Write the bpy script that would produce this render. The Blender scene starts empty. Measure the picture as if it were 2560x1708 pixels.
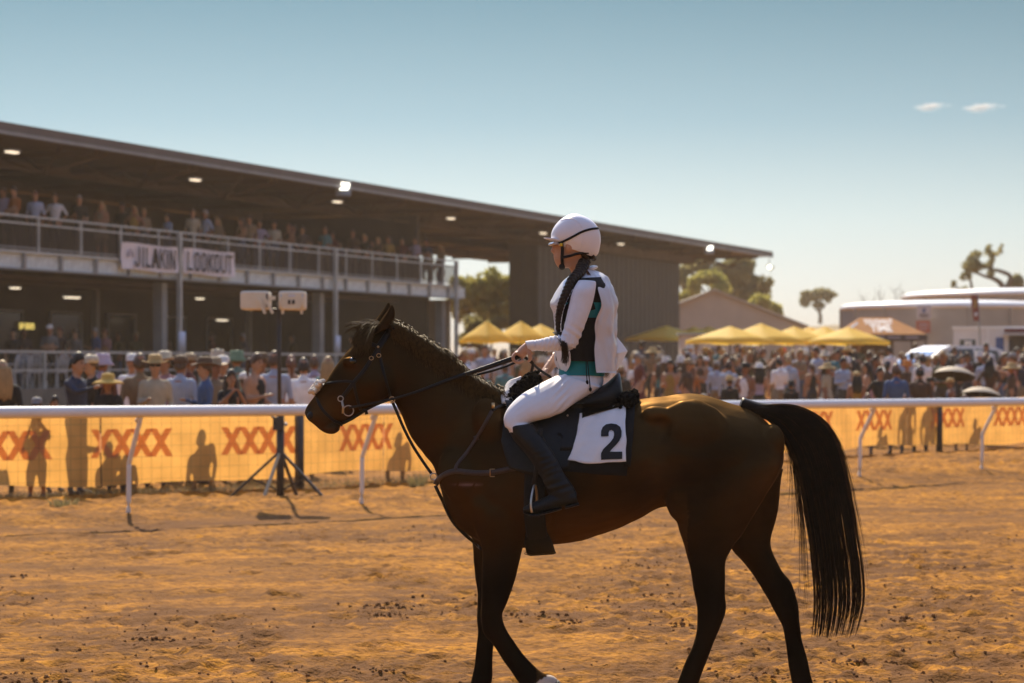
import bpy, bmesh, math, random
import numpy as np
from mathutils import Matrix, Vector
from mathutils.bvhtree import BVHTree
random.seed(11); rng = np.random.default_rng(11)
sc = bpy.context.scene
col = sc.collection
R = math.radians

# ------------------------------------------------------------ camera, sky, sun, exposure
F = 85 / 36 * 2560            # focal length in photograph pixels
CX, HY, CZ = 1280.0, 912.0, 1.7   # optical column, horizon row, eye height
cam = bpy.data.cameras.new('camera'); camo = bpy.data.objects.new('camera', cam); col.objects.link(camo)
camo.location = (0, 0, CZ); camo.rotation_euler = (R(90), 0, 0)
cam.lens = 85; cam.sensor_width = 36; cam.shift_y = (HY - 854) / 2560
cam.clip_end = 9000; cam.dof.use_dof = True; cam.dof.focus_distance = 11.2; cam.dof.aperture_fstop = 4.0
sc.camera = camo

SUN_EL, SUN_AZ = 41.0, -10.0   # azimuth measured from +Y towards +X
w = bpy.data.worlds.new('World'); sc.world = w; w.use_nodes = True
nt = w.node_tree; N = nt.nodes; L = nt.links
sky = N.new('ShaderNodeTexSky'); sky.sky_type = 'NISHITA'; sky.sun_disc = False
sky.sun_elevation = R(SUN_EL); sky.sun_rotation = R(SUN_AZ); sky.ozone_density = 4
bw = N.new('ShaderNodeRGBToBW'); L.new(sky.outputs[0], bw.inputs[0])
tc = N.new('ShaderNodeTexCoord'); sx = N.new('ShaderNodeSeparateXYZ'); L.new(tc.outputs['Generated'], sx.inputs[0])
ramp = N.new('ShaderNodeValToRGB'); L.new(sx.outputs[2], ramp.inputs[0])
rs = [(0.0, (.505, .485, .43)), (.020, (.49, .49, .45)), (.06, (.375, .437, .437)), (.10, (.232, .325, .368)), (.15, (.142, .235, .288)), (.4, (.56, .82, 1.36)), (1.0, (1.15, 1.46, 2.5))]
el = ramp.color_ramp.elements
while len(el) < len(rs): el.new(.5)
for e, (p, c) in zip(el, rs): e.position = p; e.color = (*c, 1)
mx = N.new('ShaderNodeMix'); mx.data_type = 'RGBA'; mx.blend_type = 'MULTIPLY'; mx.inputs[0].default_value = 1
L.new(ramp.outputs[0], mx.inputs[6]); L.new(bw.outputs[0], mx.inputs[7])
L.new(mx.outputs[2], N['Background'].inputs[0]); N['Background'].inputs[1].default_value = .15
sun = bpy.data.lights.new('sun', 'SUN'); sun.energy = 5.0; sun.angle = R(.5); sun.color = (1, .84, .58)
suno = bpy.data.objects.new('sun', sun); col.objects.link(suno)
sdir = Vector((math.sin(R(SUN_AZ)) * math.cos(R(SUN_EL)), math.cos(R(SUN_AZ)) * math.cos(R(SUN_EL)), math.sin(R(SUN_EL))))
suno.rotation_euler = sdir.to_track_quat('Z', 'Y').to_euler()
sc.view_settings.view_transform = 'Standard'; sc.view_settings.look = 'None'
sc.view_settings.exposure = .52; sc.view_settings.gamma = 1; sc.view_settings.use_curve_mapping = False

# ------------------------------------------------------------ helpers
def un(px, py, d):             # point seen at photograph pixel (px, py), d metres ahead
    return np.array([(px - CX) * d / F, d, CZ - (py - HY) * d / F])
def gx(px, d): return (px - CX) * d / F

def tag(o, label=None, cat=None, group=None, kind=None):
    for k, v in (('label', label), ('category', cat), ('group', group), ('kind', kind)):
        if v: o[k] = v
    return o
def thing(name, label, cat, loc=(0, 0, 0), group=None, rz=0.0):
    o = bpy.data.objects.new(name, None); col.objects.link(o); o.empty_display_size = .1
    o.location = loc; o.rotation_euler = (0, 0, rz)
    return tag(o, label, cat, group)
def wmat(o):
    m = Matrix.Identity(4)
    while o is not None: m = o.matrix_basis @ m; o = o.parent
    return m
def mk(name, V, Fc, mat, parent=None, smooth=True, local=False, midx=None):
    V = np.asarray(V, dtype=float).reshape(-1, 3)
    if parent is not None and not local:
        m = np.array(wmat(parent).inverted()); V = V @ m[:3, :3].T + m[:3, 3]
    me = bpy.data.meshes.new(name)
    if isinstance(Fc, np.ndarray) and Fc.ndim == 2:
        nf, k = Fc.shape; me.vertices.add(len(V)); me.vertices.foreach_set('co', V.astype(np.float32).ravel()); me.loops.add(nf * k); me.loops.foreach_set('vertex_index', Fc.astype(np.int32).ravel())
        me.polygons.add(nf); me.polygons.foreach_set('loop_start', np.arange(0, nf * k, k, dtype=np.int32)); me.polygons.foreach_set('loop_total', np.full(nf, k, dtype=np.int32)); me.update(calc_edges=True)
    else: me.from_pydata(V.tolist(), [], [list(map(int, f)) for f in Fc])
    for m_ in (mat if isinstance(mat, (list, tuple)) else [mat]): me.materials.append(m_)
    if midx is not None: me.polygons.foreach_set('material_index', np.asarray(midx, dtype=np.int32))
    me.polygons.foreach_set('use_smooth', np.full(len(me.polygons), smooth))
    me.update()
    o = bpy.data.objects.new(name, me); col.objects.link(o)
    if parent is not None: o.parent = parent
    return o
def copy_tree(o, parent=None):
    c = o.copy(); col.objects.link(c)
    if parent is not None: c.parent = parent
    for ch in list(o.children): copy_tree(ch, c)
    return c
def crspline(a, k):
    a = np.asarray(a, float); n = len(a)
    if k <= 1 or n < 2: return a
    out = []
    for i in range(n - 1):
        p0 = a[max(i - 1, 0)]; p1 = a[i]; p2 = a[i + 1]; p3 = a[min(i + 2, n - 1)]
        for j in range(k):
            t = j / k
            out.append(.5 * (2 * p1 + (p2 - p0) * t + (2 * p0 - 5 * p1 + 4 * p2 - p3) * t * t + (3 * p1 - p0 - 3 * p2 + p3) * t ** 3))
    out.append(a[-1]); return np.array(out)
class MB:
    def __init__(s): s.V = []; s.F = []; s.M = []; s.n = 0; s.lab = []
    def add(s, V, Fc, m=0):
        V = np.asarray(V, float).reshape(-1, 3); s.V.append(V)
        for f in Fc: s.F.append([i + s.n for i in f]); s.M.append(m)
        s.n += len(V)
    def box(s, c, sz, rz=0.0, m=0, rx=0.0):
        x, y, z = np.array(sz, float) / 2
        v = np.array([[-x, -y, -z], [x, -y, -z], [x, y, -z], [-x, y, -z], [-x, -y, z], [x, -y, z], [x, y, z], [-x, y, z]])
        if rx: cR, sR = math.cos(rx), math.sin(rx); v = v @ np.array([[1, 0, 0], [0, cR, -sR], [0, sR, cR]]).T
        if rz: cR, sR = math.cos(rz), math.sin(rz); v = v @ np.array([[cR, -sR, 0], [sR, cR, 0], [0, 0, 1]]).T
        s.add(v + np.array(c, float), [(0, 3, 2, 1), (4, 5, 6, 7), (0, 1, 5, 4), (1, 2, 6, 5), (2, 3, 7, 6), (3, 0, 4, 7)], m); return s
    def bar(s, a, b, wd, ht, m=0):
        a = np.array(a, float); b = np.array(b, float); t = b - a; t /= np.linalg.norm(t)
        ref = np.array([0, 0, 1.]) if abs(t[2]) < .95 else np.array([0, 1., 0])
        u = np.cross(ref, t); u /= np.linalg.norm(u); v = np.cross(t, u)
        q = [(-1, -1), (1, -1), (1, 1), (-1, 1)]
        V = [a + u * wd / 2 * i + v * ht / 2 * j for i, j in q] + [b + u * wd / 2 * i + v * ht / 2 * j for i, j in q]
        s.add(V, [(3, 2, 1, 0), (4, 5, 6, 7), (0, 1, 5, 4), (1, 2, 6, 5), (2, 3, 7, 6), (3, 0, 4, 7)], m); return s
    def rings(s, Rg, m=0, cap=True, close=True):
        k = len(Rg); n = len(Rg[0]); V = np.concatenate(Rg); Fc = []
        for i in range(k - 1):
            for j in range(n if close else n - 1):
                j2 = (j + 1) % n; Fc.append((i * n + j, i * n + j2, (i + 1) * n + j2, (i + 1) * n + j))
        if cap and close:
            V = np.vstack([V, Rg[0].mean(0), Rg[-1].mean(0)])
            for j in range(n):
                j2 = (j + 1) % n; Fc.append((k * n, j2, j)); Fc.append((k * n + 1, (k - 1) * n + j, (k - 1) * n + j2))
        s.add(V, Fc, m); return s
    def tube(s, pts, r, n=8, m=0, rb=None, ref=(0, 1, 0), up=1, cap=True, lab=None):
        pts = np.asarray(pts, float); k = len(pts)
        ra = np.full(k, r, float) if np.isscalar(r) else np.asarray(r, float)
        rb = ra if rb is None else (np.full(k, rb, float) if np.isscalar(rb) else np.asarray(rb, float))
        if up > 1:
            q = crspline(np.column_stack([pts, ra, rb]), up); pts, ra, rb = q[:, :3], q[:, 3], q[:, 4]
        T = np.gradient(pts, axis=0); T /= np.linalg.norm(T, axis=1)[:, None] + 1e-12
        ref = np.asarray(ref, float); Rg = []; th = np.arange(n) * 2 * math.pi / n
        for p, t, a_, b_ in zip(pts, T, ra, rb):
            a = ref - t * (ref @ t)
            if np.linalg.norm(a) < .05: a = np.array([1., 0, .2]) - t * (t[0] + .2 * t[2])
            a /= np.linalg.norm(a); b = np.cross(t, a)
            Rg.append(p + np.outer(np.cos(th) * a_, a) + np.outer(np.sin(th) * b_, b))
        if lab is not None: s.lab += [(p, lab) for p in pts]
        return s.rings(Rg, m, cap)
    def ell(s, c, r, n=10, k=7, m=0, rot=None):
        Rg = []
        for i in range(k):
            ph = math.pi * (.04 + .92 * i / (k - 1)); th = np.arange(n) * 2 * math.pi / n
            v = np.column_stack([np.sin(ph) * np.cos(th) * r[0], np.sin(ph) * np.sin(th) * r[1], np.full(n, -math.cos(ph) * r[2])])
            if rot is not None: v = v @ np.array(rot).T
            Rg.append(v + np.array(c, float))
        return s.rings(Rg, m)
    def obj(s, name, mat, parent=None, smooth=True, local=False):
        return mk(name, np.concatenate(s.V), s.F, mat, parent, smooth, local, s.M if isinstance(mat, (list, tuple)) else None)
    def arr(s): return np.concatenate(s.V), s.F
D0 = 11.38                      # the horse's median plane stands this far ahead
def P(px, py, y=0.0): return un(px, py, D0 + y)
def ploft(mb, st, n=22, up=4, m=0, ex=2.0, lab=None):   # stations (edge point, edge point, half width, depth offset)
    q = []
    for a, b, wd, *yo in st:
        yo = yo[0] if yo else 0.0
        q.append(np.concatenate([P(a[0], a[1], yo), P(b[0], b[1], yo), [wd]]))
    q = crspline(q, up); th = np.arange(n) * 2 * math.pi / n; Rg = []
    cs = np.sign(np.cos(th)) * np.abs(np.cos(th)) ** (2 / ex); sn = np.sign(np.sin(th)) * np.abs(np.sin(th)) ** (2 / ex)
    for r in q:
        A, B, wd = r[:3], r[3:6], r[6]; c = (A + B) / 2
        Rg.append(c + np.outer(cs, (A - B) / 2) + np.outer(sn * wd, [0, 1, 0]))
        if lab is not None:
            for f in (-.6, 0, .6): mb.lab.append((c + f * (A - B) / 2, lab))
    mb.rings(Rg, m)
def remesh(V, Fc, voxel, it=4, fac=.5):
    me = bpy.data.meshes.new('t'); me.from_pydata(np.asarray(V).tolist(), [], [list(map(int, f)) for f in Fc])
    bm = bmesh.new(); bm.from_mesh(me); bmesh.ops.recalc_face_normals(bm, faces=bm.faces); bm.to_mesh(me); bm.free()
    o = bpy.data.objects.new('t', me); col.objects.link(o)
    r = o.modifiers.new('r', 'REMESH'); r.mode = 'VOXEL'; r.voxel_size = voxel
    s = o.modifiers.new('s', 'SMOOTH'); s.iterations = it; s.factor = fac
    e = o.evaluated_get(bpy.context.evaluated_depsgraph_get()); m2 = e.to_mesh()
    n = len(m2.vertices); v = np.empty(n * 3); m2.vertices.foreach_get('co', v)
    fs = [tuple(p.vertices) for p in m2.polygons]; e.to_mesh_clear()
    bpy.data.objects.remove(o); bpy.data.meshes.remove(me)
    return v.reshape(-1, 3), fs
def nearest_lab(pts, labs):
    S = np.array([p for p, _ in labs]); Lb = np.array([l for _, l in labs]); out = np.empty(len(pts), int)
    for i in range(0, len(pts), 4000):
        d = ((pts[i:i + 4000, None, :] - S[None]) ** 2).sum(2); out[i:i + 4000] = Lb[d.argmin(1)]
    return out
def fcent(V, Fc): return np.array([V[list(f)].mean(0) for f in Fc])
def colattr(o, name, C):
    a = o.data.color_attributes.new(name, 'FLOAT_COLOR', 'POINT')
    a.data.foreach_set('color', np.column_stack([C, np.ones(len(C))]).astype(np.float32).ravel())
def vnoise(x, y, seed=0):
    xi = np.floor(x).astype(np.int64); yi = np.floor(y).astype(np.int64); fx = x - xi; fy = y - yi
    def h(a, b):
        n = (a * 374761393 + b * 668265263 + seed * 974711) & 0xffffffff
        n = ((n ^ (n >> 13)) * 1274126177) & 0xffffffff
        return ((n ^ (n >> 16)) & 0xffff) / 65535.0
    u = fx * fx * (3 - 2 * fx); v = fy * fy * (3 - 2 * fy)
    return (h(xi, yi) * (1 - u) + h(xi + 1, yi) * u) * (1 - v) + (h(xi, yi + 1) * (1 - u) + h(xi + 1, yi + 1) * u) * v - .5
def fbm(x, y, o=4, seed=0):
    s = 0; a = 1.0
    for i in range(o): s = s + a * vnoise(x * 2 ** i, y * 2 ** i, seed + i); a *= .5
    return s
def n3(V, f, seed=0):
    return (vnoise(V[:, 0] * f, V[:, 1] * f + V[:, 2] * f * .7, seed) + vnoise(V[:, 1] * f, V[:, 2] * f - V[:, 0] * f * .6, seed + 9) + vnoise(V[:, 2] * f, V[:, 0] * f + .4 * V[:, 1] * f, seed + 5))
def sstep(a, b, x):
    t = np.clip((x - a) / (b - a), 0, 1); return t * t * (3 - 2 * t)

def mat(name, c, rough=.7, noise=.0, nscale=20., bump=0., bscale=60., metal=0., spec=.4, trans=0., emit=0., attr=None, c2=None, stretch=(1, 1, 1), sheen=0., coat=0., alpha=None, tint=None):
    m = bpy.data.materials.new(name); m.use_nodes = True; nt = m.node_tree; N = nt.nodes; L = nt.links
    b = N['Principled BSDF']; b.inputs['Base Color'].default_value = (*c, 1); b.inputs['Roughness'].default_value = rough
    b.inputs['Metallic'].default_value = metal; b.inputs['Specular IOR Level'].default_value = spec
    if tint: b.inputs['Specular Tint'].default_value = (*tint, 1)
    if sheen:
        b.inputs['Sheen Weight'].default_value = sheen
        if tint: b.inputs['Sheen Tint'].default_value = (*tint, 1); b.inputs['Sheen Roughness'].default_value = .35
    if coat: b.inputs['Coat Weight'].default_value = coat; b.inputs['Coat Roughness'].default_value = .15
    tcn = mp = None
    if noise or bump:
        tcn = N.new('ShaderNodeTexCoord'); mp = N.new('ShaderNodeMapping'); mp.inputs['Scale'].default_value = stretch
        L.new(tcn.outputs['Object'], mp.inputs[0])
    src = None
    if attr:
        at = N.new('ShaderNodeAttribute'); at.attribute_name = attr; src = at.outputs['Color']
    if noise:
        nz = N.new('ShaderNodeTexNoise'); nz.inputs['Scale'].default_value = nscale; nz.inputs['Detail'].default_value = 6
        L.new(mp.outputs[0], nz.inputs['Vector'])
        mr = N.new('ShaderNodeMapRange'); mr.inputs[1].default_value = .3; mr.inputs[2].default_value = .7
        L.new(nz.outputs[0], mr.inputs[0])
        mixn = N.new('ShaderNodeMix'); mixn.data_type = 'RGBA'
        if c2 is not None:
            L.new(mr.outputs[0], mixn.inputs[0]); mixn.inputs[6].default_value = (*c, 1); mixn.inputs[7].default_value = (*c2, 1)
        else:
            mr.inputs[3].default_value = 1 - noise; mr.inputs[4].default_value = 1 + noise
            mixn.blend_type = 'MULTIPLY'; mixn.inputs[0].default_value = 1; mixn.inputs[6].default_value = (*c, 1)
            L.new(mr.outputs[0], mixn.inputs[7])
            if src is not None: L.new(src, mixn.inputs[6])
        src = mixn.outputs[2]
    if src is not None: L.new(src, b.inputs['Base Color'])
    if bump:
        nb = N.new('ShaderNodeTexNoise'); nb.inputs['Scale'].default_value = bscale; nb.inputs['Detail'].default_value = 4
        L.new(mp.outputs[0], nb.inputs['Vector'])
        bp = N.new('ShaderNodeBump'); bp.inputs['Strength'].default_value = bump; bp.inputs['Distance'].default_value = .01
        L.new(nb.outputs[0], bp.inputs['Height']); L.new(bp.outputs[0], b.inputs['Normal'])
    if emit:
        b.inputs['Emission Color'].default_value = (*c, 1); b.inputs['Emission Strength'].default_value = emit
    if trans:
        tr = N.new('ShaderNodeBsdfTranslucent'); tr.inputs[0].default_value = (*c, 1)
        if src is not None: L.new(src, tr.inputs[0])
        ms = N.new('ShaderNodeMixShader'); ms.inputs[0].default_value = trans
        L.new(b.outputs[0], ms.inputs[1]); L.new(tr.outputs[0], ms.inputs[2]); L.new(ms.outputs[0], N['Material Output'].inputs[0])
    return m
def text_mesh(s, size, bold=0.0, sxy=1.0, align='CENTER', sub=0, space=1.0):   # flat letters: verts (x, y) and faces
    c = bpy.data.curves.new('t', 'FONT'); c.body = s; c.size = size; c.offset = bold; c.align_x = align; c.align_y = 'CENTER'; c.resolution_u = 3; c.space_character = space
    o = bpy.data.objects.new('t', c); col.objects.link(o)
    e = o.evaluated_get(bpy.context.evaluated_depsgraph_get()); me = bpy.data.meshes.new_from_object(e)
    bm = bmesh.new(); bm.from_mesh(me); bmesh.ops.triangulate(bm, faces=bm.faces)
    if sub: bmesh.ops.subdivide_edges(bm, edges=bm.edges, cuts=sub, use_grid_fill=True)
    V = np.array([v.co[:2] for v in bm.verts]); bm.verts.index_update()
    Fc = [tuple(v.index for v in f.verts) for f in bm.faces]; bm.free()
    bpy.data.objects.remove(o); bpy.data.meshes.remove(me); bpy.data.curves.remove(c)
    V[:, 0] *= sxy; return V, Fc
# ------------------------------------------------------------ ground
ZB = .05
POST_PX = {0: (322, 1290), 1: (905, 1265), 4: (2150, 1197), 5: (2455, 1180)}
def gpt(px, py, z): d = F * (CZ - z) / (py - HY); return np.array([gx(px, d), d])
RP = {k: gpt(*v, ZB) for k, v in POST_PX.items()}
RP[2] = RP[1] + (RP[4] - RP[1]) / 3; RP[3] = RP[1] + (RP[4] - RP[1]) * 2 / 3
for k in (-1, -2, -3): RP[k] = RP[k + 1] - (RP[1] - RP[0])
for k in (6, 7, 8): RP[k] = RP[k - 1] + (RP[5] - RP[4])
RIDX = sorted(RP); RL = np.array([RP[k] for k in RIDX])
FL = np.array([[gx(px, d), d] for px, d in ((-700, 27.5), (-200, 28.6), (0, 29.3), (745, 31.8), (1500, 37.2), (2345, 44.5), (2800, 49))])
def sdist(X, Y, line):         # signed distance: positive on the far side
    best = np.full(X.shape, 1e9); sg = np.zeros(X.shape)
    for i in range(len(line) - 1):
        a = line[i]; d = line[i + 1] - a; l2 = d @ d
        t = ((X - a[0]) * d[0] + (Y - a[1]) * d[1]) / l2
        if i > 0: t = np.maximum(t, 0)
        if i < len(line) - 2: t = np.minimum(t, 1)
        qx = X - a[0] - t * d[0]; qy = Y - a[1] - t * d[1]; q = np.hypot(qx, qy)
        s = np.sign(d[0] * (Y - a[1]) - d[1] * (X - a[0])); m = q < best
        best = np.where(m, q, best); sg = np.where(m, s, sg)
    return best * sg
def hbase(X, Y):
    s = sdist(X, Y, RL); f = sdist(X, Y, FL)
    h = ZB * sstep(-.75, -.1, s)
    h = h + (.010 * np.clip(Y - 42, 0, 28) + .024 * np.clip(Y - 70, 0, 14)) * sstep(0, 3, f)
    return h
def zg(X, Y): return float(hbase(np.array([float(X)]), np.array([float(Y)]))[0])
def clod_mask(X, Y):
    a = fbm(X * .55, Y * .42, 3, 40); return sstep(-.10, .30, a + .16 * sstep(-3.4, 1.0, X) - .10 * sstep(18, 23, Y))
XR, YR = (-10.5, 12.5), (7.0, 50.0)
nx, ny = 920, 700
xs = np.linspace(*XR, nx); ys = YR[0] * (YR[1] / YR[0]) ** np.linspace(0, 1, ny)
GX, GY = np.meshgrid(xs, ys)
S = sdist(GX, GY, RL); FD = sdist(GX, GY, FL); CM = clod_mask(GX, GY)
edge = np.minimum(np.minimum(sstep(0, 1.5, GX - XR[0]), sstep(0, 1.5, XR[1] - GX)), np.minimum(sstep(0, .4, GY - YR[0]), sstep(0, 4, YR[1] - GY)))
nz = .016 * fbm(GX * .8, GY * .8, 3, 1) + .008 * fbm(GX * 2.4, GY * 4.2, 3, 7) + .013 * fbm(GX * 6, GY * 10, 3, 15)
nz += .016 * np.abs(fbm(GX * 15, GY * 15, 2, 19))
nz += CM * (.034 * np.abs(fbm(GX * 4.5, GY * 4.5, 3, 21)) + .022 * fbm(GX * 11, GY * 11, 2, 27) - .010)
per = S                                              # harrow lines run along the rail
nz += .010 * np.sin(per * 17 + 2 * fbm(GX * .6, GY * .6, 2, 3)) * sstep(-2.2, -1.2, S) * (1 - sstep(-.5, -.2, S)) * (.4 + sstep(0, 6, GX))
nz += .007 * np.sin(per * 41 + 2 * fbm(GX * .7, GY * .7, 2, 91)) * (1 - sstep(-1.6, -.8, S)) * sstep(-.1, .2, fbm(GX * .4, GY * .4, 2, 93))
nz += .006 * np.sin(per * 9 + 3 * fbm(GX * .5, GY * .5, 2, 5)) * (1 - sstep(-2, -1.2, S))
berm = sstep(-.5, .3, S) * (1 - sstep(-.6, .4, FD))
nz += berm * (.11 * np.abs(fbm(GX * 1.1, GY * 1.1, 3, 33)) + .06 * np.abs(fbm(GX * 3.2, GY * 3.2, 4, 35)) + .03 * fbm(GX * 9, GY * 9, 2, 37) + .05 * sstep(2, 8, GX))
for i in range(520):                                 # hoof prints
    hx, hy = rng.uniform(-4.5, 5.5), rng.uniform(12.6, 24)
    if rng.random() > .45 + .55 * float(clod_mask(np.array([hx]), np.array([hy]))[0]): continue
    i0, i1 = np.searchsorted(ys, [hy - .22, hy + .22]); j0, j1 = np.searchsorted(xs, [hx - .22, hx + .22])
    sub = (slice(i0, i1), slice(j0, j1)); r = np.hypot((GX[sub] - hx) / .075, (GY[sub] - hy) / .09)
    nz[sub] += -.028 * np.exp(-r ** 2) + .014 * np.exp(-((r - 1.5) / .4) ** 2) * (.5 + rng.random())
H = hbase(GX, GY) + nz * edge
V = np.column_stack([GX.ravel(), GY.ravel(), H.ravel()])
ii = (np.arange(ny - 1)[:, None] * nx + np.arange(nx - 1)[None]).ravel()
Fq = np.column_stack([ii, ii + 1, ii + nx + 1, ii + nx])
def gmat(name, far=False):
    m = bpy.data.materials.new(name); m.use_nodes = True; nt = m.node_tree; N = nt.nodes; L = nt.links; b = N['Principled BSDF']
    b.inputs['Roughness'].default_value = .95; b.inputs['Specular IOR Level'].default_value = .12
    geo = N.new('ShaderNodeNewGeometry')
    def noise(sc_, det, stretch=(1, 1, 1)):
        mp = N.new('ShaderNodeMapping'); mp.inputs['Scale'].default_value = stretch; L.new(geo.outputs['Position'], mp.inputs[0])
        n = N.new('ShaderNodeTexNoise'); n.inputs['Scale'].default_value = sc_; n.inputs['Detail'].default_value = det; L.new(mp.outputs[0], n.inputs['Vector']); return n.outputs[0]
    r1 = N.new('ShaderNodeValToRGB'); L.new(noise(1.1, 8, (.8, 1.3, 1)), r1.inputs[0])
    e = r1.color_ramp.elements; e[0].position = .34; e[0].color = (.29, .118, .009, 1); e[1].position = .66; e[1].color = (.56, .232, .016, 1)
    r2 = N.new('ShaderNodeValToRGB'); L.new(noise(24, 10, (.6, 1.1, 1)), r2.inputs[0])
    e = r2.color_ramp.elements; e[0].position = .40; e[0].color = (.40, .36, .31, 1); e[1].position = .54; e[1].color = (1, 1, 1, 1)
    mx = N.new('ShaderNodeMix'); mx.data_type = 'RGBA'; mx.blend_type = 'MULTIPLY'; mx.inputs[0].default_value = .9
    L.new(r1.outputs[0], mx.inputs[6]); L.new(r2.outputs[0], mx.inputs[7]); out = mx.outputs[2]
    r3 = N.new('ShaderNodeValToRGB'); L.new(noise(5.5, 12), r3.inputs[0]); e = r3.color_ramp.elements; e[0].position = .44; e[0].color = (.60, .56, .52, 1); e[1].position = .52; e[1].color = (1, 1, 1, 1)
    m3 = N.new('ShaderNodeMix'); m3.data_type = 'RGBA'; m3.blend_type = 'MULTIPLY'; m3.inputs[0].default_value = .75; L.new(out, m3.inputs[6]); L.new(r3.outputs[0], m3.inputs[7]); out = m3.outputs[2]
    if not far:
        at = N.new('ShaderNodeAttribute'); at.attribute_name = 'damp'
        m2 = N.new('ShaderNodeMix'); m2.data_type = 'RGBA'; L.new(at.outputs['Fac'], m2.inputs[0]); L.new(out, m2.inputs[6]); m2.inputs[7].default_value = (.14, .055, .010, 1); out = m2.outputs[2]
    L.new(out, b.inputs['Base Color'])
    bp = N.new('ShaderNodeBump'); bp.inputs['Strength'].default_value = 1; bp.inputs['Distance'].default_value = .02
    L.new(noise(38, 6), bp.inputs['Height']); L.new(bp.outputs[0], b.inputs['Normal'])
    return m
M_dirt = gmat('orange_sand'); M_far = gmat('dry_ground', True)
tr = mk('track', V, Fq, M_dirt); tag(tr, 'orange sand racetrack with hoof prints and harrow lines', kind='structure')
damp = CM * sstep(.02, .16, fbm(GX * 6, GY * 7, 3, 61) + .10) * .8 * (1 - berm) * (1 - sstep(22, 32, GY))
damp += .34 * sstep(.0, .25, fbm(GX * 1.3, GY * 3.5, 4, 81)) * (1 - berm)
damp += .30 * sstep(.25, .9, np.sin(per * 5.2 + 2.5 * fbm(GX * .35, GY * .35, 3, 95))) * sstep(-.15, .15, fbm(GX * .5, GY * 1.2, 3, 97)) * (1 - berm)
damp += .28 * sstep(.05, .3, fbm(GX * .3, GY * .45, 4, 99)) * (1 - berm)
damp += berm * .5 * sstep(.02, .2, fbm(GX * 2.2, GY * 3, 3, 77))
damp += .45 * sstep(-1.9, -1.2, S) * (1 - sstep(-.7, -.3, S)) * sstep(-.05, .2, fbm(GX * .9, GY * .9, 3, 71))
colattr(tr, 'damp', np.repeat(np.clip(damp, 0, 1).ravel()[:, None], 3, 1))
gx_ = np.unique(np.concatenate([np.linspace(-1500, 1500, 41), np.linspace(-60, 60, 41), XR])); gy_ = np.unique(np.concatenate([np.linspace(-60, 3500, 40), np.linspace(50, 130, 30), YR]))
AX, AY = np.meshgrid(gx_, gy_); AH = hbase(AX, AY); nn = len(gx_); Fc = []
for i in range(len(gy_) - 1):
    for j in range(nn - 1):
        if gx_[j] >= XR[0] and gx_[j + 1] <= XR[1] and gy_[i] >= YR[0] and gy_[i + 1] <= YR[1]: continue
        a = i * nn + j; Fc.append((a, a + 1, a + nn + 1, a + nn))
g = mk('ground', np.column_stack([AX.ravel(), AY.ravel(), AH.ravel()]), Fc, M_far); tag(g, 'dry bare ground around the racetrack', kind='structure')
# clods of damp sand
mb = MB(); k = 0
M_clod = mat('damp_sand_clod', (.21, .085, .018), .95, .4, 30)
def gh(x, y):
    i = min(np.searchsorted(ys, y), ny - 1); j = min(np.searchsorted(xs, x), nx - 1); return H[i, j]
def clod(x, y, r):
    z = gh(x, y); n_ = 6; pts = []
    for q in range(3):
        th = np.arange(n_) * 2 * math.pi / n_ + q * .5; rr = r * (1.0, .95, .5)[q] * (.7 + .5 * rng.random(n_))
        pts.append(np.column_stack([x + rr * np.cos(th), y + rr * np.sin(th), np.full(n_, z + r * (-.3, .25, .75)[q]) + r * .2 * rng.random(n_)]))
    mb.rings(pts)
while k < 6000:
    x, y = rng.uniform(-5, 6), 12.4 + 14 * rng.random() ** 1.5
    if rng.random() < .04 + .96 * clod_mask(np.array([x]), np.array([y]))[0] ** 1.3: clod(x, y, .0025 + .012 * rng.random() ** 4); k += 1
for i in range(46):                                  # loose heaps thrown up by hooves
    x, y = rng.uniform(-4.6, 5.4), rng.uniform(12.8, 21)
    if rng.random() > .2 + clod_mask(np.array([x]), np.array([y]))[0]: continue
    for q in range(40): clod(x + rng.normal() * .11, y + rng.normal() * .07, .003 + .015 * rng.random() ** 2)
cl = mb.obj('sand_clods', M_clod, smooth=False); tag(cl, 'dark damp clods of sand scattered on the track', 'sand', kind='stuff')
# dry grass hill at the far right
M_hill = mat('dry_grass', (.30, .21, .10), .95, .35, .12, c2=(.20, .15, .07))
hx = np.linspace(20, 420, 60); hy = np.linspace(170, 620, 40); AX, AY = np.meshgrid(hx, hy)
hh = 7.6 * np.exp(-((AY - 330) / 95) ** 2) * sstep(22, 44, AX) * (1 + .35 * fbm(AX / 45, AY / 45, 3, 4)) - .3
a = (np.arange(39)[:, None] * 60 + np.arange(59)[None]).ravel()
hl = mk('hill', np.column_stack([AX.ravel(), AY.ravel(), hh.ravel()]), np.column_stack([a, a + 1, a + 61, a + 60]), M_hill); tag(hl, 'low hill of dry yellow grass behind the tanks', kind='structure')

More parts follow.
